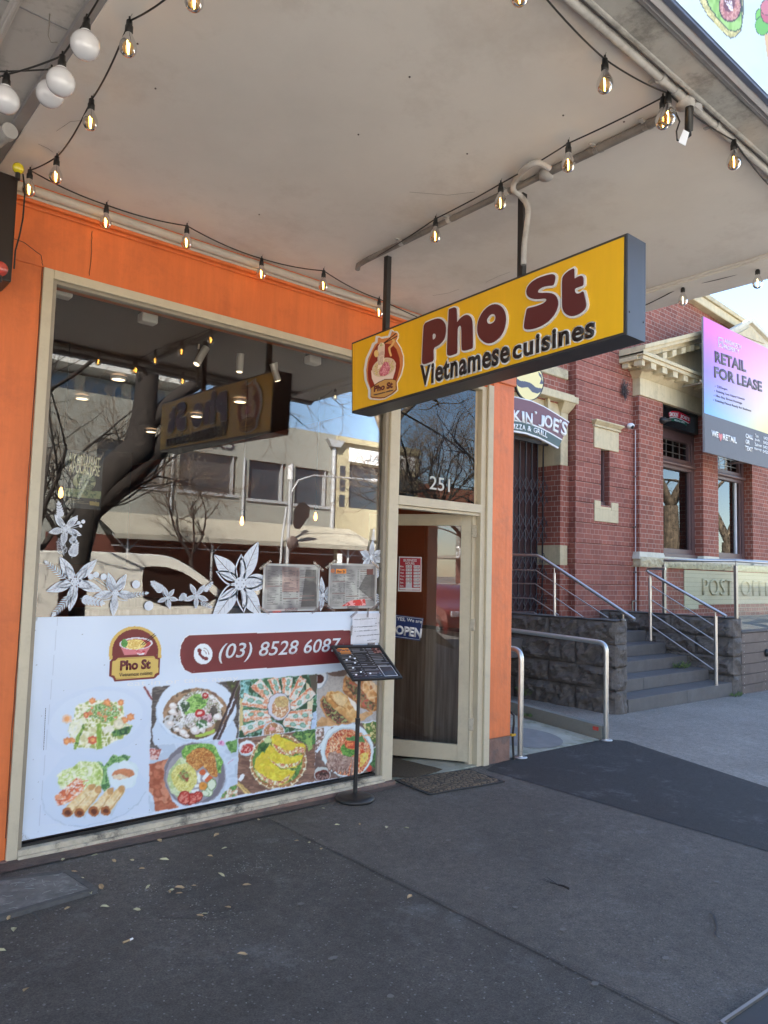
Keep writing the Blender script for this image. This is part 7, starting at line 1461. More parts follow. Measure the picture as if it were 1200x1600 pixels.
# ---------------------------------------------------------------- signs on the post office
YS = 2.72
def arcsign():
    root = empty('arched_sign', PY(850, 660, YS), "arched maroon and green Smokin' Joe's Pizza and Grill sign over the side entrance", 'sign')
    up = [(770, 622), (805, 621), (830, 627), (850, 636), (870, 648), (889.5, 660.5)]; lo = [(770, 672), (803, 673), (822, 676), (842, 683), (858, 691), (873, 699.5)]
    def P(l, y=YS): return [PY(u, v, y) for u, v in l]
    mid = [(l[0]*.36+u_[0]*.64-(-1) * 0, l[1]*.68+u_[1]*.32) for l, u_ in zip(lo, up)]
    def band(a_, c_, y, th, m, nm):
        A_, C_ = P(a_, y), P(c_, y); b = MB()
        for i in range(len(A_)-1): b.prism([C_[i], C_[i+1], A_[i+1], A_[i]], (0, th, 0))
        return b.build(nm, m, root)
    lerp = lambda t: [(u_[0]+(l[0]-u_[0])*t, u_[1]+(l[1]-u_[1])*t) for l, u_ in zip(lo, up)]
    band(lerp(-.03), lerp(1.04), YS+.004, .03, M['letterwhite'], 'backing'); band(lerp(.0), lerp(.66), YS, .003, mat('arch_maroon', (.15, .04, .055), .4), 'maroon_band'); band(lerp(.71), lerp(.985), YS, .003, mat('arch_green', (.04, .07, .06), .4), 'green_band')
    chars = [("K", 808, 650, 12), ("I", 817.5, 652, 4), ("N", 826.5, 654.5, 11), ("'", 837, 647, 3.6), ("J", 845.5, 659, 9), ("O", 856, 660.5, 12.5), ("E", 867.5, 666.5, 9), ("'", 875.5, 661, 3), ("S", 880, 672, 9)]
    for ch, u, v, w_ in chars:
        h = 17 if ch != "'" else 6; sl = .05+max(0, (u-800))*.0065
        a_ = PY(u-w_/2, v+h/2-sl*w_/2-(3 if ch == "'" else 0), YS-.004); c_ = PY(u+w_/2, v+h/2+sl*w_/2-(3 if ch == "'" else 0), YS-.004); up_ = PY(u-w_/2+sl*h*.8, v-h/2-sl*w_/2, YS-.004)
        text(ch, a_, c_, (up_-a_).length, M['letterwhite'], 'letter', root, ext=.003, off=.03, updir=(up_-a_))
    chars = [("I", 803.5, 666, 2.5), ("Z", 807.5, 666.6, 5), ("Z", 813, 667.3, 5), ("A", 818.4, 668.3, 5.4), ("&", 827, 670, 6), ("G", 836, 672.6, 5.4), ("R", 841.5, 674.6, 4.6), ("I", 845.3, 676.2, 2), ("L", 849, 678, 3.6), ("L", 853, 680, 3.6)]
    for ch, u, v, w_ in chars:
        h = 7.6; sl = .1+max(0, (u-800))*.0062; a_ = PY(u-w_/2, v+h/2-sl*w_/2, YS-.004); c_ = PY(u+w_/2, v+h/2+sl*w_/2, YS-.004); up_ = PY(u-w_/2+sl*h*.7, v-h/2-sl*w_/2, YS-.004)
        text(ch, a_, c_, (up_-a_).length, M['letterwhite'], 'letter', root, ext=.003, off=.03, updir=(up_-a_))
    b = MB(); b.tube([PY(850, 660, YS+.03), PY(850, 660, YS+.4)], .015, 6); b.tube([PY(815, 640, YS+.03), PY(815, 640, YS+.4)], .015, 6); b.build('bracket', M['black'], root)
arcsign()
root = empty('oval_sign', PY(826, 600, YS), 'cream oval sign with dark curved bands above the arched sign', 'sign')
O_ = PY(826, 592, YS+.01); c = cr(790, 560, 10)
b = MB(); Q = [PY(790+(378+math.cos(t)*222)/10, 560+(370+math.sin(t)*292)/10, YS+.012) for t in [i*math.pi/18 for i in range(36)]]; b.prism(Q, (0, .03, 0)); b.build('board', M['darkbrown'], root)
Ax = Art((PY(800, 620, YS+.008).x, YS+.008, PY(826, 632, YS).z-.1), (1, 0, 0), (0, 0, 1), 1.1, 1.2, .006)
Ax.A = Ax.inell(790+378/10, 560+368/10, 20.8, 28.2); Ax.C[:] = (226, 210, 150); Ax.poly(c([(160, 300), (230, 350), (320, 360), (400, 390), (470, 450), (560, 470), (590, 440), (590, 500), (500, 550), (420, 530), (350, 450), (250, 460), (190, 430), (160, 380)]), (78, 80, 96)); Ax.poly(c([(510, 200), (560, 260), (590, 400), (530, 400), (560, 320), (520, 260)]), (78, 80, 96))
Ax.build('face', M['printmatte'], root)
# small illuminated fascia over the first window
root = empty('window_sign', PY(1060, 650, 2.95), "small black Smokin' Joe's sign box above the first window", 'sign')
q = [PY(u, v, 2.93) for u, v in ((1037, 664), (1090.5, 674.5), (1090.5, 648), (1037, 634))]
b = MB(); b.box(q[0].x, q[1].x, 2.93, 3.08, min(q[0].z, q[1].z), max(q[2].z, q[3].z)); b.build('box', M['blackpl'], root, bev=.005)
A = Art((q[0].x, 2.926, q[0].z), (1, 0, 0), (0, 0, 1), q[1].x-q[0].x, q[3].z-q[0].z, .006); A.C[:] = (16, 14, 16)
c = cr(980, 640, 5); A.poly(c([(328, 55), (325, 25), (350, 10), (400, 15), (450, 35), (492, 65), (490, 108), (470, 100), (430, 75), (380, 58)]), (196, 30, 50)); A.poly(c([(335, 70), (380, 68), (430, 85), (468, 105), (466, 128), (430, 108), (380, 92), (345, 90)]), (40, 96, 76)); A.line(c([(333, 64), (380, 62), (430, 80), (480, 108)]), .8, (230, 230, 230)); A.build('face', M['printgloss'], root)
def ytext(body, u0, v0, u1, v1, hpx, y, m, root, off=0): a_ = PY(u0, v0, y); c_ = PY(u1, v1, y); return text(body, a_, c_, (PY(u0, v0-hpx, y)-a_).length, m, 'lettering', root, ext=.002, off=off)
ytext("SMOKIN'", 1046.5, 650.5, 1060, 651.8, 7, 2.922, M['letterwhite'], root, .02); ytext("JOE'S", 1063, 653.5, 1077, 659.5, 6.6, 2.922, M['letterwhite'], root, .02); ytext('PIZZA & GRILL', 1054, 657.5, 1070, 661.5, 2.6, 2.922, M['letterwhite'], root, .01)
b = MB(); p = PY(1036, 657, 2.85); b.sphere(p, .09, 12, sz=.7); b.tube([p, p+Vector((.25, 0, .05))], .03, 8); tag(b.build('floodlight', M['black']), 'round black floodlight left of the small sign box', 'floodlight')
# ---------------------------------------------------------------- real estate board
YRb = 2.30
root = empty('lease_board', PY(1150, 700, YRb), 'large gradient Retail For Lease board fixed before the pediment', 'sign board')
x0 = (PY(1116, 503, YRb).x+PY(1101, 706, YRb).x)/2
tl_, bl_ = PY(1116, 503, YRb), PY(1101, 706, YRb); tr_, br_ = PY(1240, 562, YRb), PY(1240, 741, YRb); sl_b = PY(1102, 646, YRb)
A = Art((bl_.x, YRb, bl_.z), (1, 0, 0), (tl_.x*.0+0, 0, 1), 3.3, tl_.z-bl_.z, .011)
shx = (tl_.x-bl_.x)  # the tall board reads slightly sheared because of the lens; keep it rectangular
U, V = A.U, A.V; t = np.clip((A.b/(tl_.z-bl_.z)), 0, 1)[:, None]; s_ = np.clip(A.a/3.0, 0, 1)[:, None]
tb = (sl_b.z-bl_.z)/(tl_.z-bl_.z)
g_ = (t-tb)/(1-tb)
def mixc(a_, b_, k): return np.array(a_)*(1-k)+np.array(b_)*k
left = mixc((118, 176, 236), (150, 128, 232), np.clip(g_*2.4, 0, 1)); left = left*(1-np.clip((g_-.45)*2.2, 0, 1))+np.array((222, 110, 206))*np.clip((g_-.45)*2.2, 0, 1)
right = mixc((240, 226, 150), (236, 200, 206), np.clip(g_*2.2, 0, 1)); right = right*(1-np.clip((g_-.5)*2, 0, 1))+np.array((226, 150, 206))*np.clip((g_-.5)*2, 0, 1)
k = np.clip(s_*1.15-.05, 0, 1)**.9; A.C = left*(1-k)+right*k
A.C = A.C*(1-0)+0
dark = (t[:, 0] < tb); A.C[dark] = (88, 86, 92)
A.build('face', M['printmatte'], root, gain=1.0)
b = MB(); b.box(bl_.x, bl_.x+3.3, YRb+.003, YRb+.035, bl_.z, tl_.z); b.build('board', M['trim'], root)
b = MB()
for (u, v) in ((1111, 532), (1103, 596), (1180, 720)): p = PY(u, v, YRb); b.box(p.x-.12, p.x+.12, YRb+.036, YRb+.06, p.z-.02, p.z+.02); b.tube([(p.x+.05, YRb+.03, p.z), (p.x+.05, YB, p.z)], .02, 6)
build_split(b, 'bracket', M['steel'], root)
dk = mat('board_dark', (.09, .07, .09), .5); wt = M['letterwhite']; yb_ = YRb-.003
def bt(body, u0, v0, u1, v1, h, m, off=0): return ytext(body, u0, v0, u1, v1, h, yb_, m, root, off)
bt('RETAIL', 1117, 566, 1166, 582, 18, dk, .045); bt('FOR LEASE', 1116, 590, 1191, 613, 18, dk, .045)
bt('AINSWORTH', 1132, 536, 1158, 546, 7, wt, .01); bt('PROPERTY', 1131, 545, 1155, 553, 7, wt, .01)
b = MB(); q = [PY(u, v, yb_) for u, v in ((1123, 527), (1129.5, 529.5), (1129, 543.5), (1122.5, 541))]; b.tube(q+[q[0], q[1]], .010, 4); q = [PY(u, v, yb_) for u, v in ((1124, 539), (1126.3, 533), (1127.3, 539), (1128, 533))]; b.tube(q, .008, 4); b.build('logo', wt, root)
for i, s_t in enumerate(('235sqm', 'Existing 1am Liquor License', '18m Bay Street frontage', 'Existing Fitout Ready for Business')):
    u0 = 1120.5-i*.9; v0 = 606.5+i*7.2; L_ = (16, 44, 41, 56)[i]; bt(s_t, u0, v0, u0+L_, v0+L_*.29, 4.6, dk, .012); b = MB(); p = PY(u0-3, v0-3, yb_); b.lathe([(0, 0), (.014, 0)], p, 6, (0, -1, 0)); b.build('bullet', dk, root)
bt('WE', 1111.5, 681, 1122.5, 684.5, 9.5, wt, .035); bt('RETAIL', 1129.5, 687, 1151, 693, 9.5, wt, .035)
b = MB(); O = PY(1125.8, 683, yb_); hp = [(0, -.085), (.07, .0), (.08, .05), (.045, .075), (0, .045), (-.045, .075), (-.08, .05), (-.07, 0)]; b.prism([O+Vector((x, 0, z)) for x, z in hp], (0, -.003, 0)); b.build('heart', mat('heart_pink', (.6, .16, .16), .5), root)
for s_t, u, v, w_ in (('CALL', 1165, 684, 11.5), ('OR', 1165, 693, 6.5), ('TEXT', 1164, 703, 12)): bt(s_t, u, v, u+w_, v+w_*.28, 7, wt, .04)
for i, s_t in enumerate(('Tom', 'Josh', 'Zelman', 'Harvey')): bt(s_t, 1179.5-i*.3, 682.5+i*7, 1179+(6, 8, 11, 11)[i], 684.5+i*7+(0, 0, .6, .6)[i], 5, wt, .02); bt('0425', 1193-i*.4, 686.5+i*7, 1201, 688.7+i*7, 5, wt, .02)

# ================================================================ STAIRS, CHEEK WALLS, PLATFORM
ft = lambda x: gz(x)
stp = empty('stone_steps', (9.4, 1.5, -.1), 'five wide sawn bluestone steps up to the post office platform', 'steps')
ys = [.735, 1.06, 1.39, 1.72, 2.05]; rz_ = .157; zb_ = -.083
for i, y in enumerate(ys):
    b = MB(); y1 = ys[i+1]+.02 if i < 4 else 2.2; zt = zb_+rz_*(i+1); cuts = [[8.05, 9.45, 10.9], [8.05, 8.95, 10.72], [8.05, 10.72], [8.05, 10.72], [8.05, 10.72]][i]
    for a_, c_ in zip(cuts[:-1], cuts[1:]): b.box(a_, c_-.004, y, y1, zt-rz_-(.05 if i == 0 else 0), zt)
    b.build('step', M['bluestep'], stp, bev=.006)
pl = MB(); pl.box(6.4, 24, 2.10, 3.4, .45, PF-.002); o = pl.build('platform', M['bluestep'], local=False); o['kind'] = 'structure'
def blockwall(name, label, x0, x1, y0, y1, z0, ztop, cx_left=True, seed=0):
    root = empty(name, ((x0+x1)/2, (y0+y1)/2, z0), label, 'wall'); ncr = 4; zs = [z0-.06, z0+.20, z0+.465, z0+.735, ztop]
    zs = [ztop-(.27*4)-.06, ztop-.81, ztop-.545, ztop-.275, ztop]
    mb = MB(); r_ = random.Random(seed)
    for c_ in range(4):
        za, zb2 = zs[c_], zs[c_+1]-.007; y = y0; i = 0
        while y < y1-.05:
            L = [1.05, .95][(i+c_) % 2] if i or c_ % 2 else .55; ye = min(y+L, y1)
            rb = rough(y, ye-.007, x0 if cx_left else x1, za, zb2, .2, seed+c_*5+i*1.3, None, '', None, face='x', amp=.034); vs = rb.v
            mb.add(vs, rb.f); y = ye; i += 1
        rb = rough(x0+.0, x1, y0, za, zb2, .2, seed+50+c_, None, '', None, face='y', amp=.03); mb.add(rb.v, rb.f)
    mb.box(x0+.02, x1-.001, y0+.02, y1, zs[0]+.001, ztop-.008)
    mb.build('blocks', M['bluestone'], root)
    cp = MB(); n = 14; vs = []
    for i in range(n+1):
        for j in range(5): y = y0-.02+(y1-y0+.02)*i/n; x = x0-.02+(x1-x0+.02)*j/4; vs.append((x, y, ztop+.004+noise.noise(Vector((x*5, y*5, seed)))*.012))
    cp.add(vs, [(i*5+j, i*5+j+1, (i+1)*5+j+1, (i+1)*5+j) for i in range(n) for j in range(4)]); cp.build('top', M['bluestone'], root)
    return root
blockwall('bluestone_wall', 'rock faced bluestone cheek wall left of the steps beside the ramp', 7.80, 8.05, .76, 3.3, -.08, 1.0, seed=3)
blockwall('bluestone_wall', 'rock faced bluestone cheek wall right of the steps', 10.74, 11.0, .72, 2.9, -.11, .975, seed=8)
# timber clad platform front
tw = empty('timber_wall', (14, .8, -.1), 'low wall of dark horizontal timber boards right of the steps', 'wall')
zt = .765
for i in range(6):
    b = MB(); h_ = (zt+.13)/6; b.box(11.02, 18, .72, .75, -.14+i*h_+.003, -.14+(i+1)*h_-.003); b.build('board', M['timber'], tw, bev=.003)
b = MB()
for i in range(6):
    for x in (11.09, 11.8, 12.5, 13.3):
        for dz in (.03, .115): b.lathe([(0, 0), (.006, 0), (.006, .002)], (x, .7185, -.14+i*.149+dz), 6, (0, -1, 0))
b.build('screws', M['steel'], tw)
b = MB(); b.lathe([(0, 0), (.055, 0), (.06, .015), (.045, .04), (0, .045)], PY(1197, 1020, .72)+Vector((0, -.0, 0)), 18, (0, -1, 0)); b.build('vent', M['blackpl'], tw)
b = MB(); b.box(11.0, 18, .70, 3.0, zt, zt+.02); b.build('deck', M['bluestep'], tw)
# ---------------------------------------------------------------- rails
XR_ = 7.93
hr = empty('stair_handrail', (XR_, 1.6, 1), 'stainless handrail with slanted bars on the left cheek wall', 'handrail')
def rz(u, v): return PX(u, v, XR_)
b = MB(); b.tube([rz(760, 865.5), rz(800, 867), rz(840, 868), rz(846, 871), rz(900, 906.5), rz(992, 968)], .021, 12); b.build('top_rail', M['steel'], hr)
b = MB()
for (a_, b2, c_) in (((760, 889.5), (837, 891), (950, 965)), ((760, 911), (836, 912), (911, 964)), ((760, 933), (833, 935), (873, 961)), ((760, 955.5), (834, 956.5), (838, 959))): b.tube([rz(*a_), rz(*b2), rz(*c_)], .008, 6)
b.build('bars', M['steel'], hr)
b = MB(); b.tube([rz(866, 895), rz(866.5, 962)], .018, 12); b.tube([rz(866, 895), rz(866, 884)], .007, 6); b.build('post', M['steel'], hr); b = MB(); b.tube([rz(973.5, 955), rz(973.5, 970)], .012, 10); b.sphere(rz(973.5, 969), .035, 10, sz=.5); b.build('post', M['steeldull'], hr)
# right stair rail standing on the steps
hr = empty('stair_handrail', (10, 1.2, .5), 'stainless handrail with four slanted bars standing on the steps', 'handrail')
pb = PZ(1118.8, 1070.5, zb_+rz_); pt = PZ(1016.6, 1001, zb_+rz_*4+.0)
pb = Vector((10.42, .80, zb_+rz_)); pb = PZ(1118.8, 1070.5, zb_+rz_)
XR2 = pb.x
def r2(u, v): return PX(u, v, XR2)
b = MB(); b.tube([r2(1040, 888.5), r2(1013, 888.5), r2(1010.5, 891), r2(1014, 894.5), r2(1135, 963)], .021, 12); b.build('top_rail', M['steel'], hr)
b = MB()
for (a_, c_) in (((1018, 916), (1115, 977)), ((1018, 937.5), (1115, 1000)), ((1018, 958.5), (1115, 1023)), ((1018, 978.5), (1115, 1046))): b.tube([r2(*a_), r2(*c_)], .008, 6)
b.build('bars', M['steel'], hr)
for (u, v0, u2, v1) in ((1015.5, 902, 1016.6, 1001), (1118, 963, 1119.2, 1071)):
    b = MB(); b.tube([r2(u, v0), r2(u2, v1)], .0235, 12); b.tube([r2(u, v0), r2(u-.3, v0-6)], .007, 6); b.build('post', M['steel'], hr)
# glass balustrade
gb = empty('glass_balustrade', (11.5, 1.2, .9), 'glass balustrade with steel rail around the raised platform', 'balustrade')
A1 = Vector((10.87, 1.83, 0)); A2 = Vector((10.90, .74, 0)); ZR = 1.80
b = MB(); b.tube([A1+Vector((0, 0, ZR)), A2+Vector((0, 0, ZR)), (18, .74, ZR)], .024, 12); b.build('top_rail', M['steel'], gb)
for p, z0 in ((A1, .98), (A2, .78), (Vector((14.6, .74, 0)), .78)):
    b = MB(); b.box(p.x-.03, p.x+.03, p.y-.02, p.y+.02, z0, ZR-.07); b.tube([p+Vector((0, 0, ZR-.07)), p+Vector((0, 0, ZR))], .008, 6); b.build('post', M['steeldull'], gb, bev=.003)
b = MB(); b.box(10.88, 10.89, .80, 1.78, 1.02, ZR-.06); b.build('glass_panel', M['glassrail'], gb); b = MB(); b.box(10.97, 14.55, .735, .745, .80, ZR-.06); b.build('glass_panel', M['glassrail'], gb)
# ramp rails
rr_ = empty('ramp_handrail', (6.44, 0, 0), 'stainless hooped handrail along the right side of the ramp', 'handrail')
def r3(u, v): return PX(u, v, 6.44)
def bend(a_, b_, c_, r=.09, n=7):
    a_, b_, c_ = Vector(a_), Vector(b_), Vector(c_); u_ = (a_-b_).normalized(); w_ = (c_-b_).normalized(); return [b_+u_*r]+[((b_+u_*r)*(1-t)**2+b_*2*t*(1-t)+(b_+w_*r)*t*t) for t in [i/n for i in range(1, n)]]+[b_+w_*r]
top = Vector((6.44, -.0, .868)); far = Vector((6.44, 2.6, .95)); bot = Vector((6.44, -.0, gz(6.44)))
b = MB(); b.tube([far]+bend(far, top, bot)+[bot], .0245, 14); b.build('rail', M['steel'], rr_); b = MB(); b.lathe([(0, .0), (.062, .0), (.06, .008), (.03, .012), (0, .012)], bot+Vector((0, 0, .004)), 20); b.build('base_plate', M['steel'], rr_)
rl = empty('ramp_handrail', (5.14, 0, 0), 'stainless hooped handrail beside the orange pillar', 'handrail')
top = Vector((5.145, -.0, .862)); far = Vector((5.145, 2.6, .95)); bot = Vector((5.145, 0, gz(5.14)))
b = MB(); b.tube([far]+bend(far, top, bot)+[bot], .0245, 14); b.build('rail', M['steel'], rl); b = MB(); b.lathe([(0, .0), (.062, .0), (.06, .008), (.03, .012), (0, .012)], bot+Vector((0, 0, .004)), 20); b.build('base_plate', M['steel'], rl)
b = MB(); b.prism([(6.44-.02, .035, -.07), (6.44-.02, 5, .25), (6.44-.02, 5, .36), (6.44-.02, .035, .071)], (.075, 0, 0)); b.prism([(5.05, .08, -.07), (5.05, 5, .25), (5.05, 5, .36), (5.05, .08, .05)], (.05, 0, 0)); o = b.build('ramp_kerb', M['kerbc'], bev=.004); o['kind'] = 'structure'
b = MB(); p = Vector((6.418, .12, .035)); b.box(6.412, 6.419, .07, .13, .02, .055); tag(b.build('sticker', M['redbulb']), 'tiny red sticker on the grey ramp kerb end', 'sticker')
# weeds
def weed(p, r_, h, n, label, seed):
    rn = random.Random(seed); b = MB()
    for i in range(n):
        a_ = rn.uniform(0, 6.28); q = Vector(p)+Vector((math.cos(a_), math.sin(a_)*.6, 0))*r_*rn.uniform(0, 1); t = q+Vector((math.cos(a_)*h*.8, math.sin(a_)*h*.5, h*rn.uniform(.3, 1))); b.tube([q, q.lerp(t, .6)+Vector((0, 0, h*.15)), t], .0015, 3)
        for k in range(3):
            c_ = q.lerp(t, .4+.3*k); e = rn.uniform(.008, .016); d_ = Vector((rn.uniform(-1, 1), rn.uniform(-1, 1), rn.uniform(-.2, .8))).normalized()*e; s_ = d_.orthogonal().normalized()*e*.5; b.add([c_-d_, c_-s_, c_+d_, c_+s_], [(0, 1, 2, 3)])
    tag(b.build('weed', M['grass']), label, 'weed')
weed((10.42, 1.34, zb_+rz_*2), .16, .09, 70, 'green weed growing on the second step by the right cheek wall', 1)
weed((10.75, .70, -.11), .14, .06, 50, 'flat green weed at the foot of the lowest step', 2)
weed((7.72, 2.0, -.02), .12, .12, 50, 'small weed at the foot of the left bluestone wall', 3)
weed((6.38, .9, .03), .10, .03, 40, 'tiny weed in the gap of the ramp kerb', 4)
# ================================================================ ACROSS THE STREET (seen in the shop glass)
YO = -30.0
def MO(u, v, d=30.0): p = PY(u, v, d); return Vector((p.x, -d, p.z))     # mirror image through the shop window
gbld = empty('grey_building', (18, -34, -.1), 'grey rendered two storey building with dark windows across the street', 'building')
XA, XB = 9.9, 25.5; ZP = 9.33
wins = [(11.9, 15.3, 5.3, 7.35), (15.95, 19.15, 5.3, 7.3), (19.85, 22.15, 5.2, 7.25), (22.75, 25.05, 5.15, 7.2)]
b = MB(); xs = [XA]+[c_ for w_ in wins for c_ in (w_[0], w_[1])]+[XB]
for i in range(0, len(xs), 2): b.box(xs[i], xs[i+1], YO-.4, YO, -.12, ZP)
for w_ in wins: b.box(w_[0], w_[1], YO-.4, YO, -.12, w_[2]); b.box(w_[0], w_[1], YO-.4, YO, w_[3], ZP)
b.box(XA, XB, YO-9, YO-.4, -.12, ZP-.3); b.box(XA-3.5, XA, YO-9, YO, -.12, 9.0); b.build('wall', M['grey'], gbld)
b = MB(); b.box(6.4, 15.9, YO-3.5, YO-1.2, ZP-.35, 10.35); b.build('upper_wall', M['whiter'], gbld)
b = MB(); b.box(6.0, 16.8, YO-4, YO+.3, 10.45, 10.68); b.build('upper_eave', M['whiter'], gbld)
for i in range(4): b = MB(); b.box(7.2+i*2.2, 8.9+i*2.2, YO-1.2, YO-1.15, 9.25, 10.3); b.build('upper_window', M['bglass'], gbld)
for w_ in wins:
    f_ = MB(); f_.box(w_[0], w_[1], YO-.35, YO-.30, w_[2], w_[3]); o = f_.build('window', M['dglass'], gbld)
    f_ = MB(); f_.box(w_[1]-.25, w_[1]-.18, YO-.30, YO-.05, w_[2], w_[3]); f_.box(w_[0]-.1, w_[1]+.1, YO-.05, YO+.08, w_[2]-.15, w_[2]); f_.build('frame', M['lamppost'], gbld)
b = MB()
for x in (15.55, 19.5, 22.45, 25.3): b.tube([(x, YO+.09, 3.9), (x, YO+.09, 7.3 if x < 25 else 8.6)], .08 if x < 25 else .13, 8)
b.prism([(25.0, YO+.02, 8.6), (25.6, YO+.02, 8.6), (25.9, YO+.02, 9.0), (24.7, YO+.02, 9.0)], (0, .3, 0)); b.build('downpipe', M['lamppost'], gbld)
text('C.A.', (18.9, YO+.03, 7.62), (17.6, YO+.03, 7.62), .42, M['ink'], 'lettering', gbld, ext=.03, off=.02)
b = MB(); zz0, zz1 = 2.85, 3.95; n = 260
vs = []
for i in range(n+1): x = 11.8+(26.6-11.8)*i/n; r_ = .03*(i % 2); vs += [(x, YO, zz1+r_), (x, YO+3.0, zz0+r_)]
b.add(vs, [(2*i, 2*i+1, 2*i+3, 2*i+2) for i in range(n)]); b.box(11.8, 26.6, YO+2.98, YO+3.05, zz0-.2, zz0+.02); b.build('awning_roof', M['corr'], gbld)
b = MB()
for x in (12.5, 16.5, 20.5, 24.5): b.tube([(x, YO+2.7, -.12), (x, YO+2.7, zz0)], .06, 8); b.tube([(x-.7, YO+2.7, zz0), (x, YO+2.7, zz0-.7)], .03, 6); b.tube([(x+.7, YO+2.7, zz0), (x, YO+2.7, zz0-.7)], .03, 6)
b.tube([(11.8, YO+2.7, 2.35), (26.5, YO+2.7, 2.35)], .025, 6); b.build('awning_posts', M['lamppost'], gbld)
b = MB(); b.box(XA, XB, YO-.01, YO+.03, -.1, 2.9); b.build('shopfronts', M['shopred'], gbld)
cb_ = empty('cream_building', (29, -34, -.1), 'cream building with arched window and Legal sign across the street', 'building')
b = MB(); b.box(25.55, 26.5, YO-.4, YO+.05, -.12, 8.95); b.box(29.0, 32.0, YO-.4, YO+.05, -.12, 8.95); b.box(26.5, 29.0, YO-.4, YO+.05, 7.8, 8.95); b.box(26.5, 29.0, YO-.4, YO+.05, 3.4, 5.2); b.box(25.55, 32, YO-9, YO-.4, -.12, 8.8); b.build('wall', M['creamw'], cb_)
b = MB(); b.box(25.45, 32.1, YO-.4, YO+.28, 8.95, 9.1); b.box(25.5, 32.05, YO-.4, YO+.16, 9.1, 9.3); b.build('cornice', M['creamw'], cb_); b = MB(); b.box(26.4, 31.6, YO+.06, YO+.12, 7.9, 8.72); b.build('sign_panel', M['letterwhite'], cb_)
text('LEGAL', (30.6, YO+.13, 8.1), (27.6, YO+.13, 8.1), .42, M['lamppost'], 'lettering', cb_, ext=.02)
b = MB(); b.box(26.6, 28.9, YO-.3, YO-.25, 5.2, 7.8); b.box(25.8, 26.2, YO+.05, YO+.06, 5.2, 5.9); b.box(25.8, 26.2, YO+.05, YO+.06, 6.1, 6.8); b.box(25.8, 26.2, YO+.05, YO+.06, 7, 7.6); b.box(29.4, 31.6, YO+.05, YO+.06, 5, 7.5); b.build('windows', M['dglass'], cb_); b = MB(); b.box(25.8, 31.8, YO+.05, YO+.08, -.1, 3.0); b.build('shopfront', M['shopred'], cb_)
for i, (x0, x1, h, m_, lb) in enumerate(((32.1, 38, 7.2, 'redbrick', 'red brick two storey shop row across the street'), (38.1, 47, 6.0, 'creamw', 'low cream shop with King sign across the street'), (47.1, 60, 9.5, 'grey', 'tall grey block further along the far side'), (-6, 6.3, 8.0, 'creamw', 'cream block at the left of the far side'), (-24, -6.1, 7.2, 'redbrick', 'brick block at the far left of the far side'), (-60, -24.1, 9, 'grey', 'grey block at the far end of the street'))):
    root = empty('street_building', ((x0+x1)/2, YO-4, -.1), lb, 'building'); b = MB(); b.box(x0, x1, YO-9, YO, -.12, h); b.build('wall', M[m_], root); b = MB(); x = x0+1
    while x < x1-1.6: b.box(x, x+1.2, YO, YO+.04, 4.4, 6.0 if h > 6.5 else 5.4); x += 2.4
    b.build('windows', M['dglass'], root); b = MB(); b.box(x0, x1, YO, YO+2.8, 3.0, 3.3); b.build('awning', M['corr'], root); b = MB(); b.box(x0+.2, x1-.2, YO, YO+.05, -.1, 3.0); b.build('shopfront', M['shopred'], root)
    if i == 5:
        def refl(u, v, y):
            h = PDoor(u, v); r = ray(u, v).normalized(); r = r-nf*2*r.dot(nf); return h+r*((y-h.y)/r.y)
        pa_, pb_ = refl(734, 874, YO+2.84), refl(713, 873, YO+2.84)
        if -60 < pb_.x < -24 and -60 < pa_.x < -24: text('KING', pb_ if pb_.x > pa_.x else pa_, pa_ if pb_.x > pa_.x else pb_, 1.2, M['letterwhite'], 'lettering', root, ext=.01, off=.02)
        print('KING at', pa_, pb_)
# street lamp
lp = empty('street_lamp', (21.5, -26.9, -.15), 'galvanised street lamp with curved arm at the far kerb', 'street lamp'); X_ = 20.4
b = MB(); b.tube([(X_, -26.9, -.15), (X_, -26.9, 5.9)], [.10, .07], 10); b.tube([(X_, -26.9, 5.2), (X_+.5, -26.9, 6.0), (X_+1.4, -26.9, 6.35), (X_+5.3, -26.9, 6.5)], .045, 8); b.build('pole', M['lamppost'], lp); b = MB(); b.box(X_+5.2, X_+6.0, -27.05, -26.75, 6.42, 6.56); b.build('lamp_head', M['whitetrim'], lp)
b = MB(); b.tube([(X_, -26.9, 6.0), (X_, -26.9, 6.7)], .14, 12); b.build('sensor', M['whitetrim'], lp); b = MB(); b.tube([(X_-.45, -26.9, -.15), (X_-.35, -26.9, 3), (X_-.15, -26.9, 4.6)], .06, 8); b.build('conduit_pole', M['lamppost'], lp)
b = MB(); b.prism([(X_+.2+x, -26.8, 4.3+z) for x, z in ((.1, -.75), (.42, -.75), (.95, -.08), (.98, .38), (.6, .64), (.27, .53), (0, .08), (0, -.53))], (0, .03, 0)); b.build('sign_back', M['black'], lp); b = MB(); b.lathe([(0, 0), (.34, 0), (.34, .03), (0, .03)], (X_+.2, -26.8, 2.85), 20, (0, 1, 0)); b.build('round_sign_back', M['timber'], lp)
root = empty('parking_sign', (23.3, -26.5, -.15), 'small white parking sign on a thin pole across the street', 'sign'); b = MB(); b.tube([(23.3, -26.5, -.15), (23.3, -26.5, 2.4)], .03, 6); b.build('pole', M['lamppost'], root); b = MB(); b.box(23.15, 23.45, -26.46, -26.44, 1.7, 2.4); b.build('plate', M['letterwhite'], root)
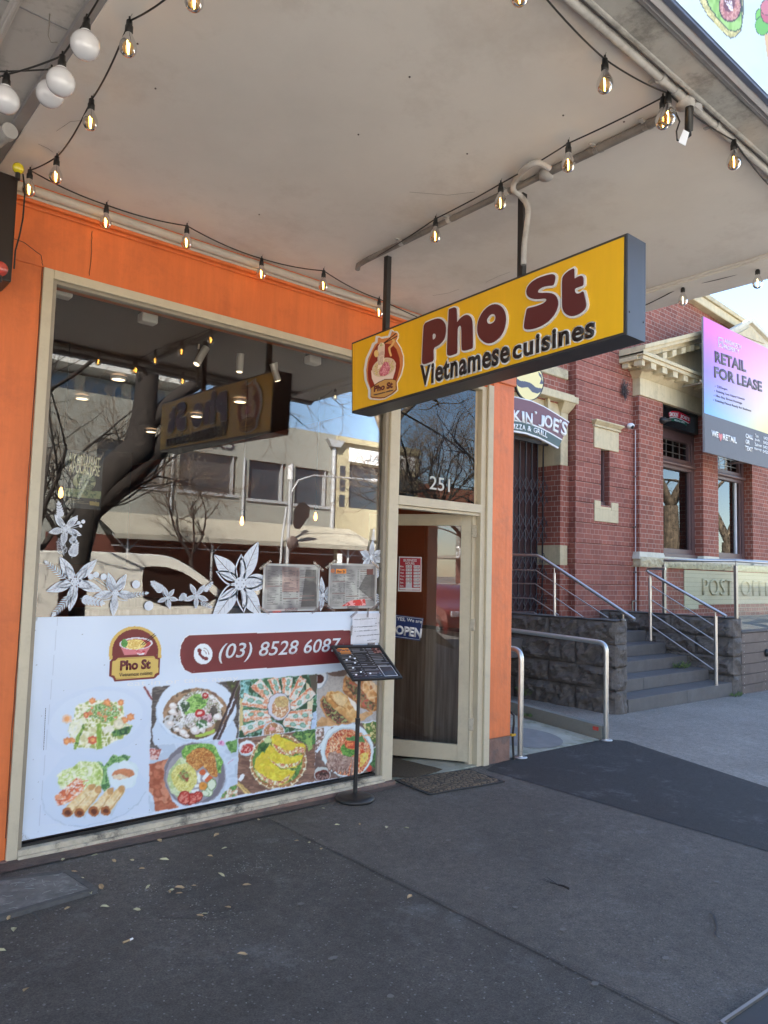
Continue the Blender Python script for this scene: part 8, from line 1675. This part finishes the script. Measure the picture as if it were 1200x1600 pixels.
# ---------------------------------------------------------------- bare trees
def branch(mb, p, d, L, r, depth, rn, spread=.55, tw=None, n=4):
    q = [p]; P = Vector(p); D = Vector(d).normalized(); k = 4 if depth > 1 else 3
    for i in range(k): D = (D+Vector((rn.gauss(0, .13), rn.gauss(0, .13), rn.gauss(.02, .1)))).normalized(); P = P+D*L/k; q.append(P.copy())
    rs = [r*(1-.45*i/k) for i in range(k+1)]; (mb if depth > 1 or tw is None else tw).tube(q, rs, 7 if r > .06 else (4 if r > .015 else 3), cap=False)
    if depth == 0: return
    m_ = n if depth > 1 else n+1
    for i in range(m_):
        t = rn.uniform(.35, 1) if i < m_-1 else 1; j = min(int(t*k), k-1); s_ = q[j].lerp(q[j+1], t*k-j); e = Vector((rn.gauss(0, 1), rn.gauss(0, 1), rn.gauss(.15, .6))).normalized(); nd = (D*.75+e*spread*1.3).normalized(); branch(mb, s_, nd, L*rn.uniform(.55, .8), max(r*rn.uniform(.38, .56), .0035), depth-1, rn, spread, tw, n)
def tree(name, loc, h, r, label, seed, depth=5, n=3, lean=(0, 0), m='bark', first=.35):
    rn = random.Random(seed); root = empty(name, loc, label, 'tree', 'bare street trees'); b = MB(); tw = MB(); p = Vector(loc); f = p+Vector((lean[0], lean[1], h*first)); b.tube([p-Vector((0, 0, .2)), p.lerp(f, .5)+Vector((.05, 0, 0)), f], [r*1.25, r, r*.85], 12)
    for i in range(n+1): a_ = 6.28*i/(n+1)+rn.random(); branch(b, f, Vector((math.cos(a_)*.7, math.sin(a_)*.7, 1.0)), h*.33, r*.5, depth-1, rn, .55, tw, n)
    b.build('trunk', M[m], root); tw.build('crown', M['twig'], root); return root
# big dark trunk at the near kerb
root = empty('plane_tree', (2.9, -5.0, -.2), 'big dark leaning tree trunk at the near kerb mirrored in the window', 'tree', 'bare street trees')
def TP(u, v, d=5.0): p = PY(u, v, d); return Vector((p.x, -d, p.z))
pts = [((108, 1080), 30), ((114, 960), 27), ((124, 868), 26), ((138, 811), 26), ((164, 757), 27), ((190, 727), 31), ((222, 700), 33), ((229, 650), 24), ((234, 600), 22), ((236, 560), 24), ((230, 500), 26)]
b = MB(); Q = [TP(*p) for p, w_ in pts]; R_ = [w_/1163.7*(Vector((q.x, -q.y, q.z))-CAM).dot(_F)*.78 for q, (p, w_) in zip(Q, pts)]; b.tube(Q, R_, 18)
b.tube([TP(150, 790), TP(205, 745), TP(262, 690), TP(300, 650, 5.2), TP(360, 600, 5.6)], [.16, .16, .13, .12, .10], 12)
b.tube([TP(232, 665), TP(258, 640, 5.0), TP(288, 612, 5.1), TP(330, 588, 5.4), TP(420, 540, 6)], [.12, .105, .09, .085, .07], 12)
tw = MB(); rn = random.Random(4)
for (u, v, dx_, dz_, L, r, d) in ((150, 560, -.5, -.5, 1.2, .03, 5.2), (240, 520, -.8, .2, 1.6, .05, 5.2), (330, 588, .8, .5, 1.8, .05, 5.4), (360, 600, .9, .3, 2.0, .06, 5.6), (420, 540, .8, .2, 2.4, .06, 6), (420, 540, .9, -.25, 2.4, .04, 6)):
    branch(b, TP(u, v, d), (dx_, rn.uniform(-.5, .1), dz_), L, r, 4, rn, .5, tw, 3)
branch(b, TP(150, 800, 5.0), (.9, -.2, .45), 1.0, .03, 4, rn, .5, tw, 3)
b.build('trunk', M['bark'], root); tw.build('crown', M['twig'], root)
def mt(u, d, h, r, label, seed, depth=5, n=3, m='bark', first=.3, z=-.27, zone=None):
    p = MO(u, 880, d); return tree('street_tree', (p.x, -d, z), h, r, label, seed, depth, n, (0, 0), m, first)
mt(112, 14, 7.0, .13, 'bare bushy tree mirrored at the left of the window', 33, 5, 4, first=.28)
mt(60, 10.5, 6.5, .12, 'bare young tree mirrored at the left edge of the window', 21, 5, 3, first=.3)
mt(300, 24.5, 6.6, .11, 'bare bushy tree before the first grey building windows', 5, 5, 4, z=-.15, first=.3)
mt(655, 22, 9.5, .2, 'tall bare tree mirrored in the glass over the door', 8, 5, 4, first=.3)
mt(735, 15, 9.0, .18, 'bare tree mirrored at the right of the glass over the door', 14, 5, 4, first=.3)
mt(600, 12, 12.5, .2, 'high bare tree whose twigs hang over the mirrored sky', 17, 5, 3, m='barkp', first=.45)
tt = PY(1050, 800, 3.1+8.3); tree('street_tree', (tt.x, -5.2, -.2), 9.5, .36, 'thick pale barked tree before the post office windows', 23, 5, 3, m='barkp', first=.5); tt = PY(1138, 800, 3.1+9.5); tree('street_tree', (tt.x, -6.4, -.2), 8.0, .3, 'second pale barked tree before the post office windows', 27, 4, 3, m='barkp', first=.45)
tree('street_tree', (-24, -14, -.27), 8.0, .25, 'bare tree mirrored in the open door glass', 41, 5, 3, m='barkp')
# ---------------------------------------------------------------- vehicles
def wheel(p, r, parent):
    e = empty('wheel', p); e.parent = parent; e.location = e.location-parent.location; b = MB(); b.lathe([(r*.6, -.1), (r*.95, -.11), (r, -.07), (r, .07), (r*.95, .11), (r*.6, .1)], p, 24, (0, 1, 0)); b.build('tyre', M['tyre'], e); b = MB(); b.lathe([(0, -.07), (r*.3, -.085), (r*.6, -.06), (r*.6, .06), (r*.3, .085), (0, .07)], p, 20, (0, 1, 0)); b.build('rim', M['rim'], e)
def vehicle(name, label, x0, yc, prof, win, m, W=1.75, r=.31, wx=(.85, 3.6), lights=True, z0=-.27, flipx=False, cat='car'):
    """side profile polygon (x, z) extruded across the width with inset upper edge"""
    L = max(p[0] for p in prof); fx = (lambda x: x0+L-x) if flipx else (lambda x: x0+x); root = empty(name, (x0+L/2, yc, z0), label, cat)
    zs = [p[1] for p in prof]; zmid = .95
    def inset(z): return W/2-.16*max(0, (z-zmid)/(max(zs)-zmid))**1.2-(.04 if z < .3 else 0)
    P = chaikin(prof, 2); b = MB(); n = len(P); ring = []
    for s_ in (-1, -.93, .93, 1):
        k = 1 if abs(s_) < .95 else 0
        cx0 = sum(p[0] for p in P)/n; cz0 = sum(p[1] for p in P)/n
        ring.append([(fx(x+(cx0-x)*(.012 if k == 0 else 0)), yc+(inset(z) if s_ > 0 else -inset(z))*(1 if k == 0 else .965), z0+z+(cz0-z)*(.02 if k == 0 else 0)) for x, z in P])
    vs = [p for R in ring for p in R]; fs = [(j*n+i, j*n+(i+1) % n, (j+1)*n+(i+1) % n, (j+1)*n+i) for j in range(3) for i in range(n)]
    b.add(vs, fs, True); b.add(ring[0], [tuple(range(n))[::-1]]); b.add(ring[3], [tuple(range(n))]); b.build('body', M[m], root)
    for k, wn in enumerate(win):
        for s_ in (1, -1):
            b = MB(); b.prism([(fx(x), yc+s_*(inset(z)*1.0+.001), z0+z) for x, z in chaikin(wn, 1)], (0, s_*.004, 0)); b.build('window', M['carglass'], root)
    for x in wx:
        for s_ in (1, -1): wheel(Vector((fx(x), yc+s_*(W/2-.1), z0+r)), r, root)
    xe0, xe1 = fx(.06), fx(L-.06)
    for s_ in (1, -1):
        b = MB(); b.obox((xe1, yc+s_*(W/2-.25), z0+.75), (.1, 0, 0), (0, .3, 0), (0, 0, .14)); b.build('headlight', M['whitetrim'], root, bev=.02); b = MB(); b.obox((xe0, yc+s_*(W/2-.15), z0+.9), (.1, 0, 0), (0, .16, 0), (0, 0, .3)); b.build('tail_light', M['redbulb'], root, bev=.02)
    b = MB()
    for x in wx: b.lathe([(r*1.12, 0), (r*1.25, 0)], (fx(x), yc+W/2+.003, z0+r), 24, (0, 1, 0), smooth=False)
    b.build('wheel_arch', M['blackpl'], root); b = MB(); b.box(fx(1.95)-.12, fx(1.95)+.0, yc+W/2, yc+W/2+.02, z0+.93, z0+.96); b.build('door_handle', M['blackpl'], root); return root
van = [(.05, .35), (.0, .9), (.06, 1.8), (.2, 1.97), (2.2, 1.97), (2.55, 1.93), (3.0, 1.68), (3.55, 1.25), (4.2, 1.05), (4.35, .75), (4.35, .3), (4.0, .22), (.3, .22)]
vehicle('parked_van', 'white compact van with ladder stripes of shade parked at the near kerb', 2.75, -7.9, van, [[(2.0, 1.15), (2.0, 1.72), (2.1, 1.78), (2.5, 1.76), (2.9, 1.58), (3.4, 1.18)]], 'vanpaint', W=1.8, cat='van')
car = [(.05, .35), (.0, .85), (.25, 1.0), (.75, 1.42), (1.3, 1.5), (2.4, 1.46), (3.15, 1.02), (4.1, .86), (4.3, .6), (4.28, .28), (3.9, .2), (.3, .2)]
cw = [[(.85, 1.02), (1.05, 1.34), (1.7, 1.4), (1.7, 1.0)], [(1.78, 1.0), (1.78, 1.4), (2.3, 1.38), (2.9, 1.0)]]
vehicle('parked_car', 'dark grey hatchback parked just ahead of the white van', 7.3, -8.0, car, cw, 'cardark'); vehicle('parked_car', 'white hatchback parked beyond the dark one', 12.1, -8.0, car, cw, 'vanpaint'); vehicle('parked_car', 'dark red hatchback parked opposite the doorway', 17.1, -8.0, car, cw, 'carred'); vehicle('parked_car', 'second white van parked behind the first at the near kerb', -2.1, -7.9, van, [[(2.0, 1.15), (2.0, 1.72), (2.1, 1.78), (2.5, 1.76), (2.9, 1.58), (3.4, 1.18)]], 'vanpaint', W=1.8, cat='van'); vehicle('parked_car', 'orange red hatchback mirrored in the open door glass', -11.5, -6.0, car, cw, 'carred'); vehicle('parked_car', 'white hatchback further along the near kerb', -18.5, -6.2, car, cw, 'vanpaint')
for i, (x, m_, lb) in enumerate(((11, 'cardark', 'dark car parked at the far kerb before the grey building'), (18, 'vanpaint', 'white car parked at the far kerb before the grey building'), (26, 'carred', 'red car parked at the far kerb before the cream building'), (34, 'vanpaint', 'white car parked at the far kerb by the brick row'))): vehicle('parked_car', lb, x, -25.6, car, cw, m_)
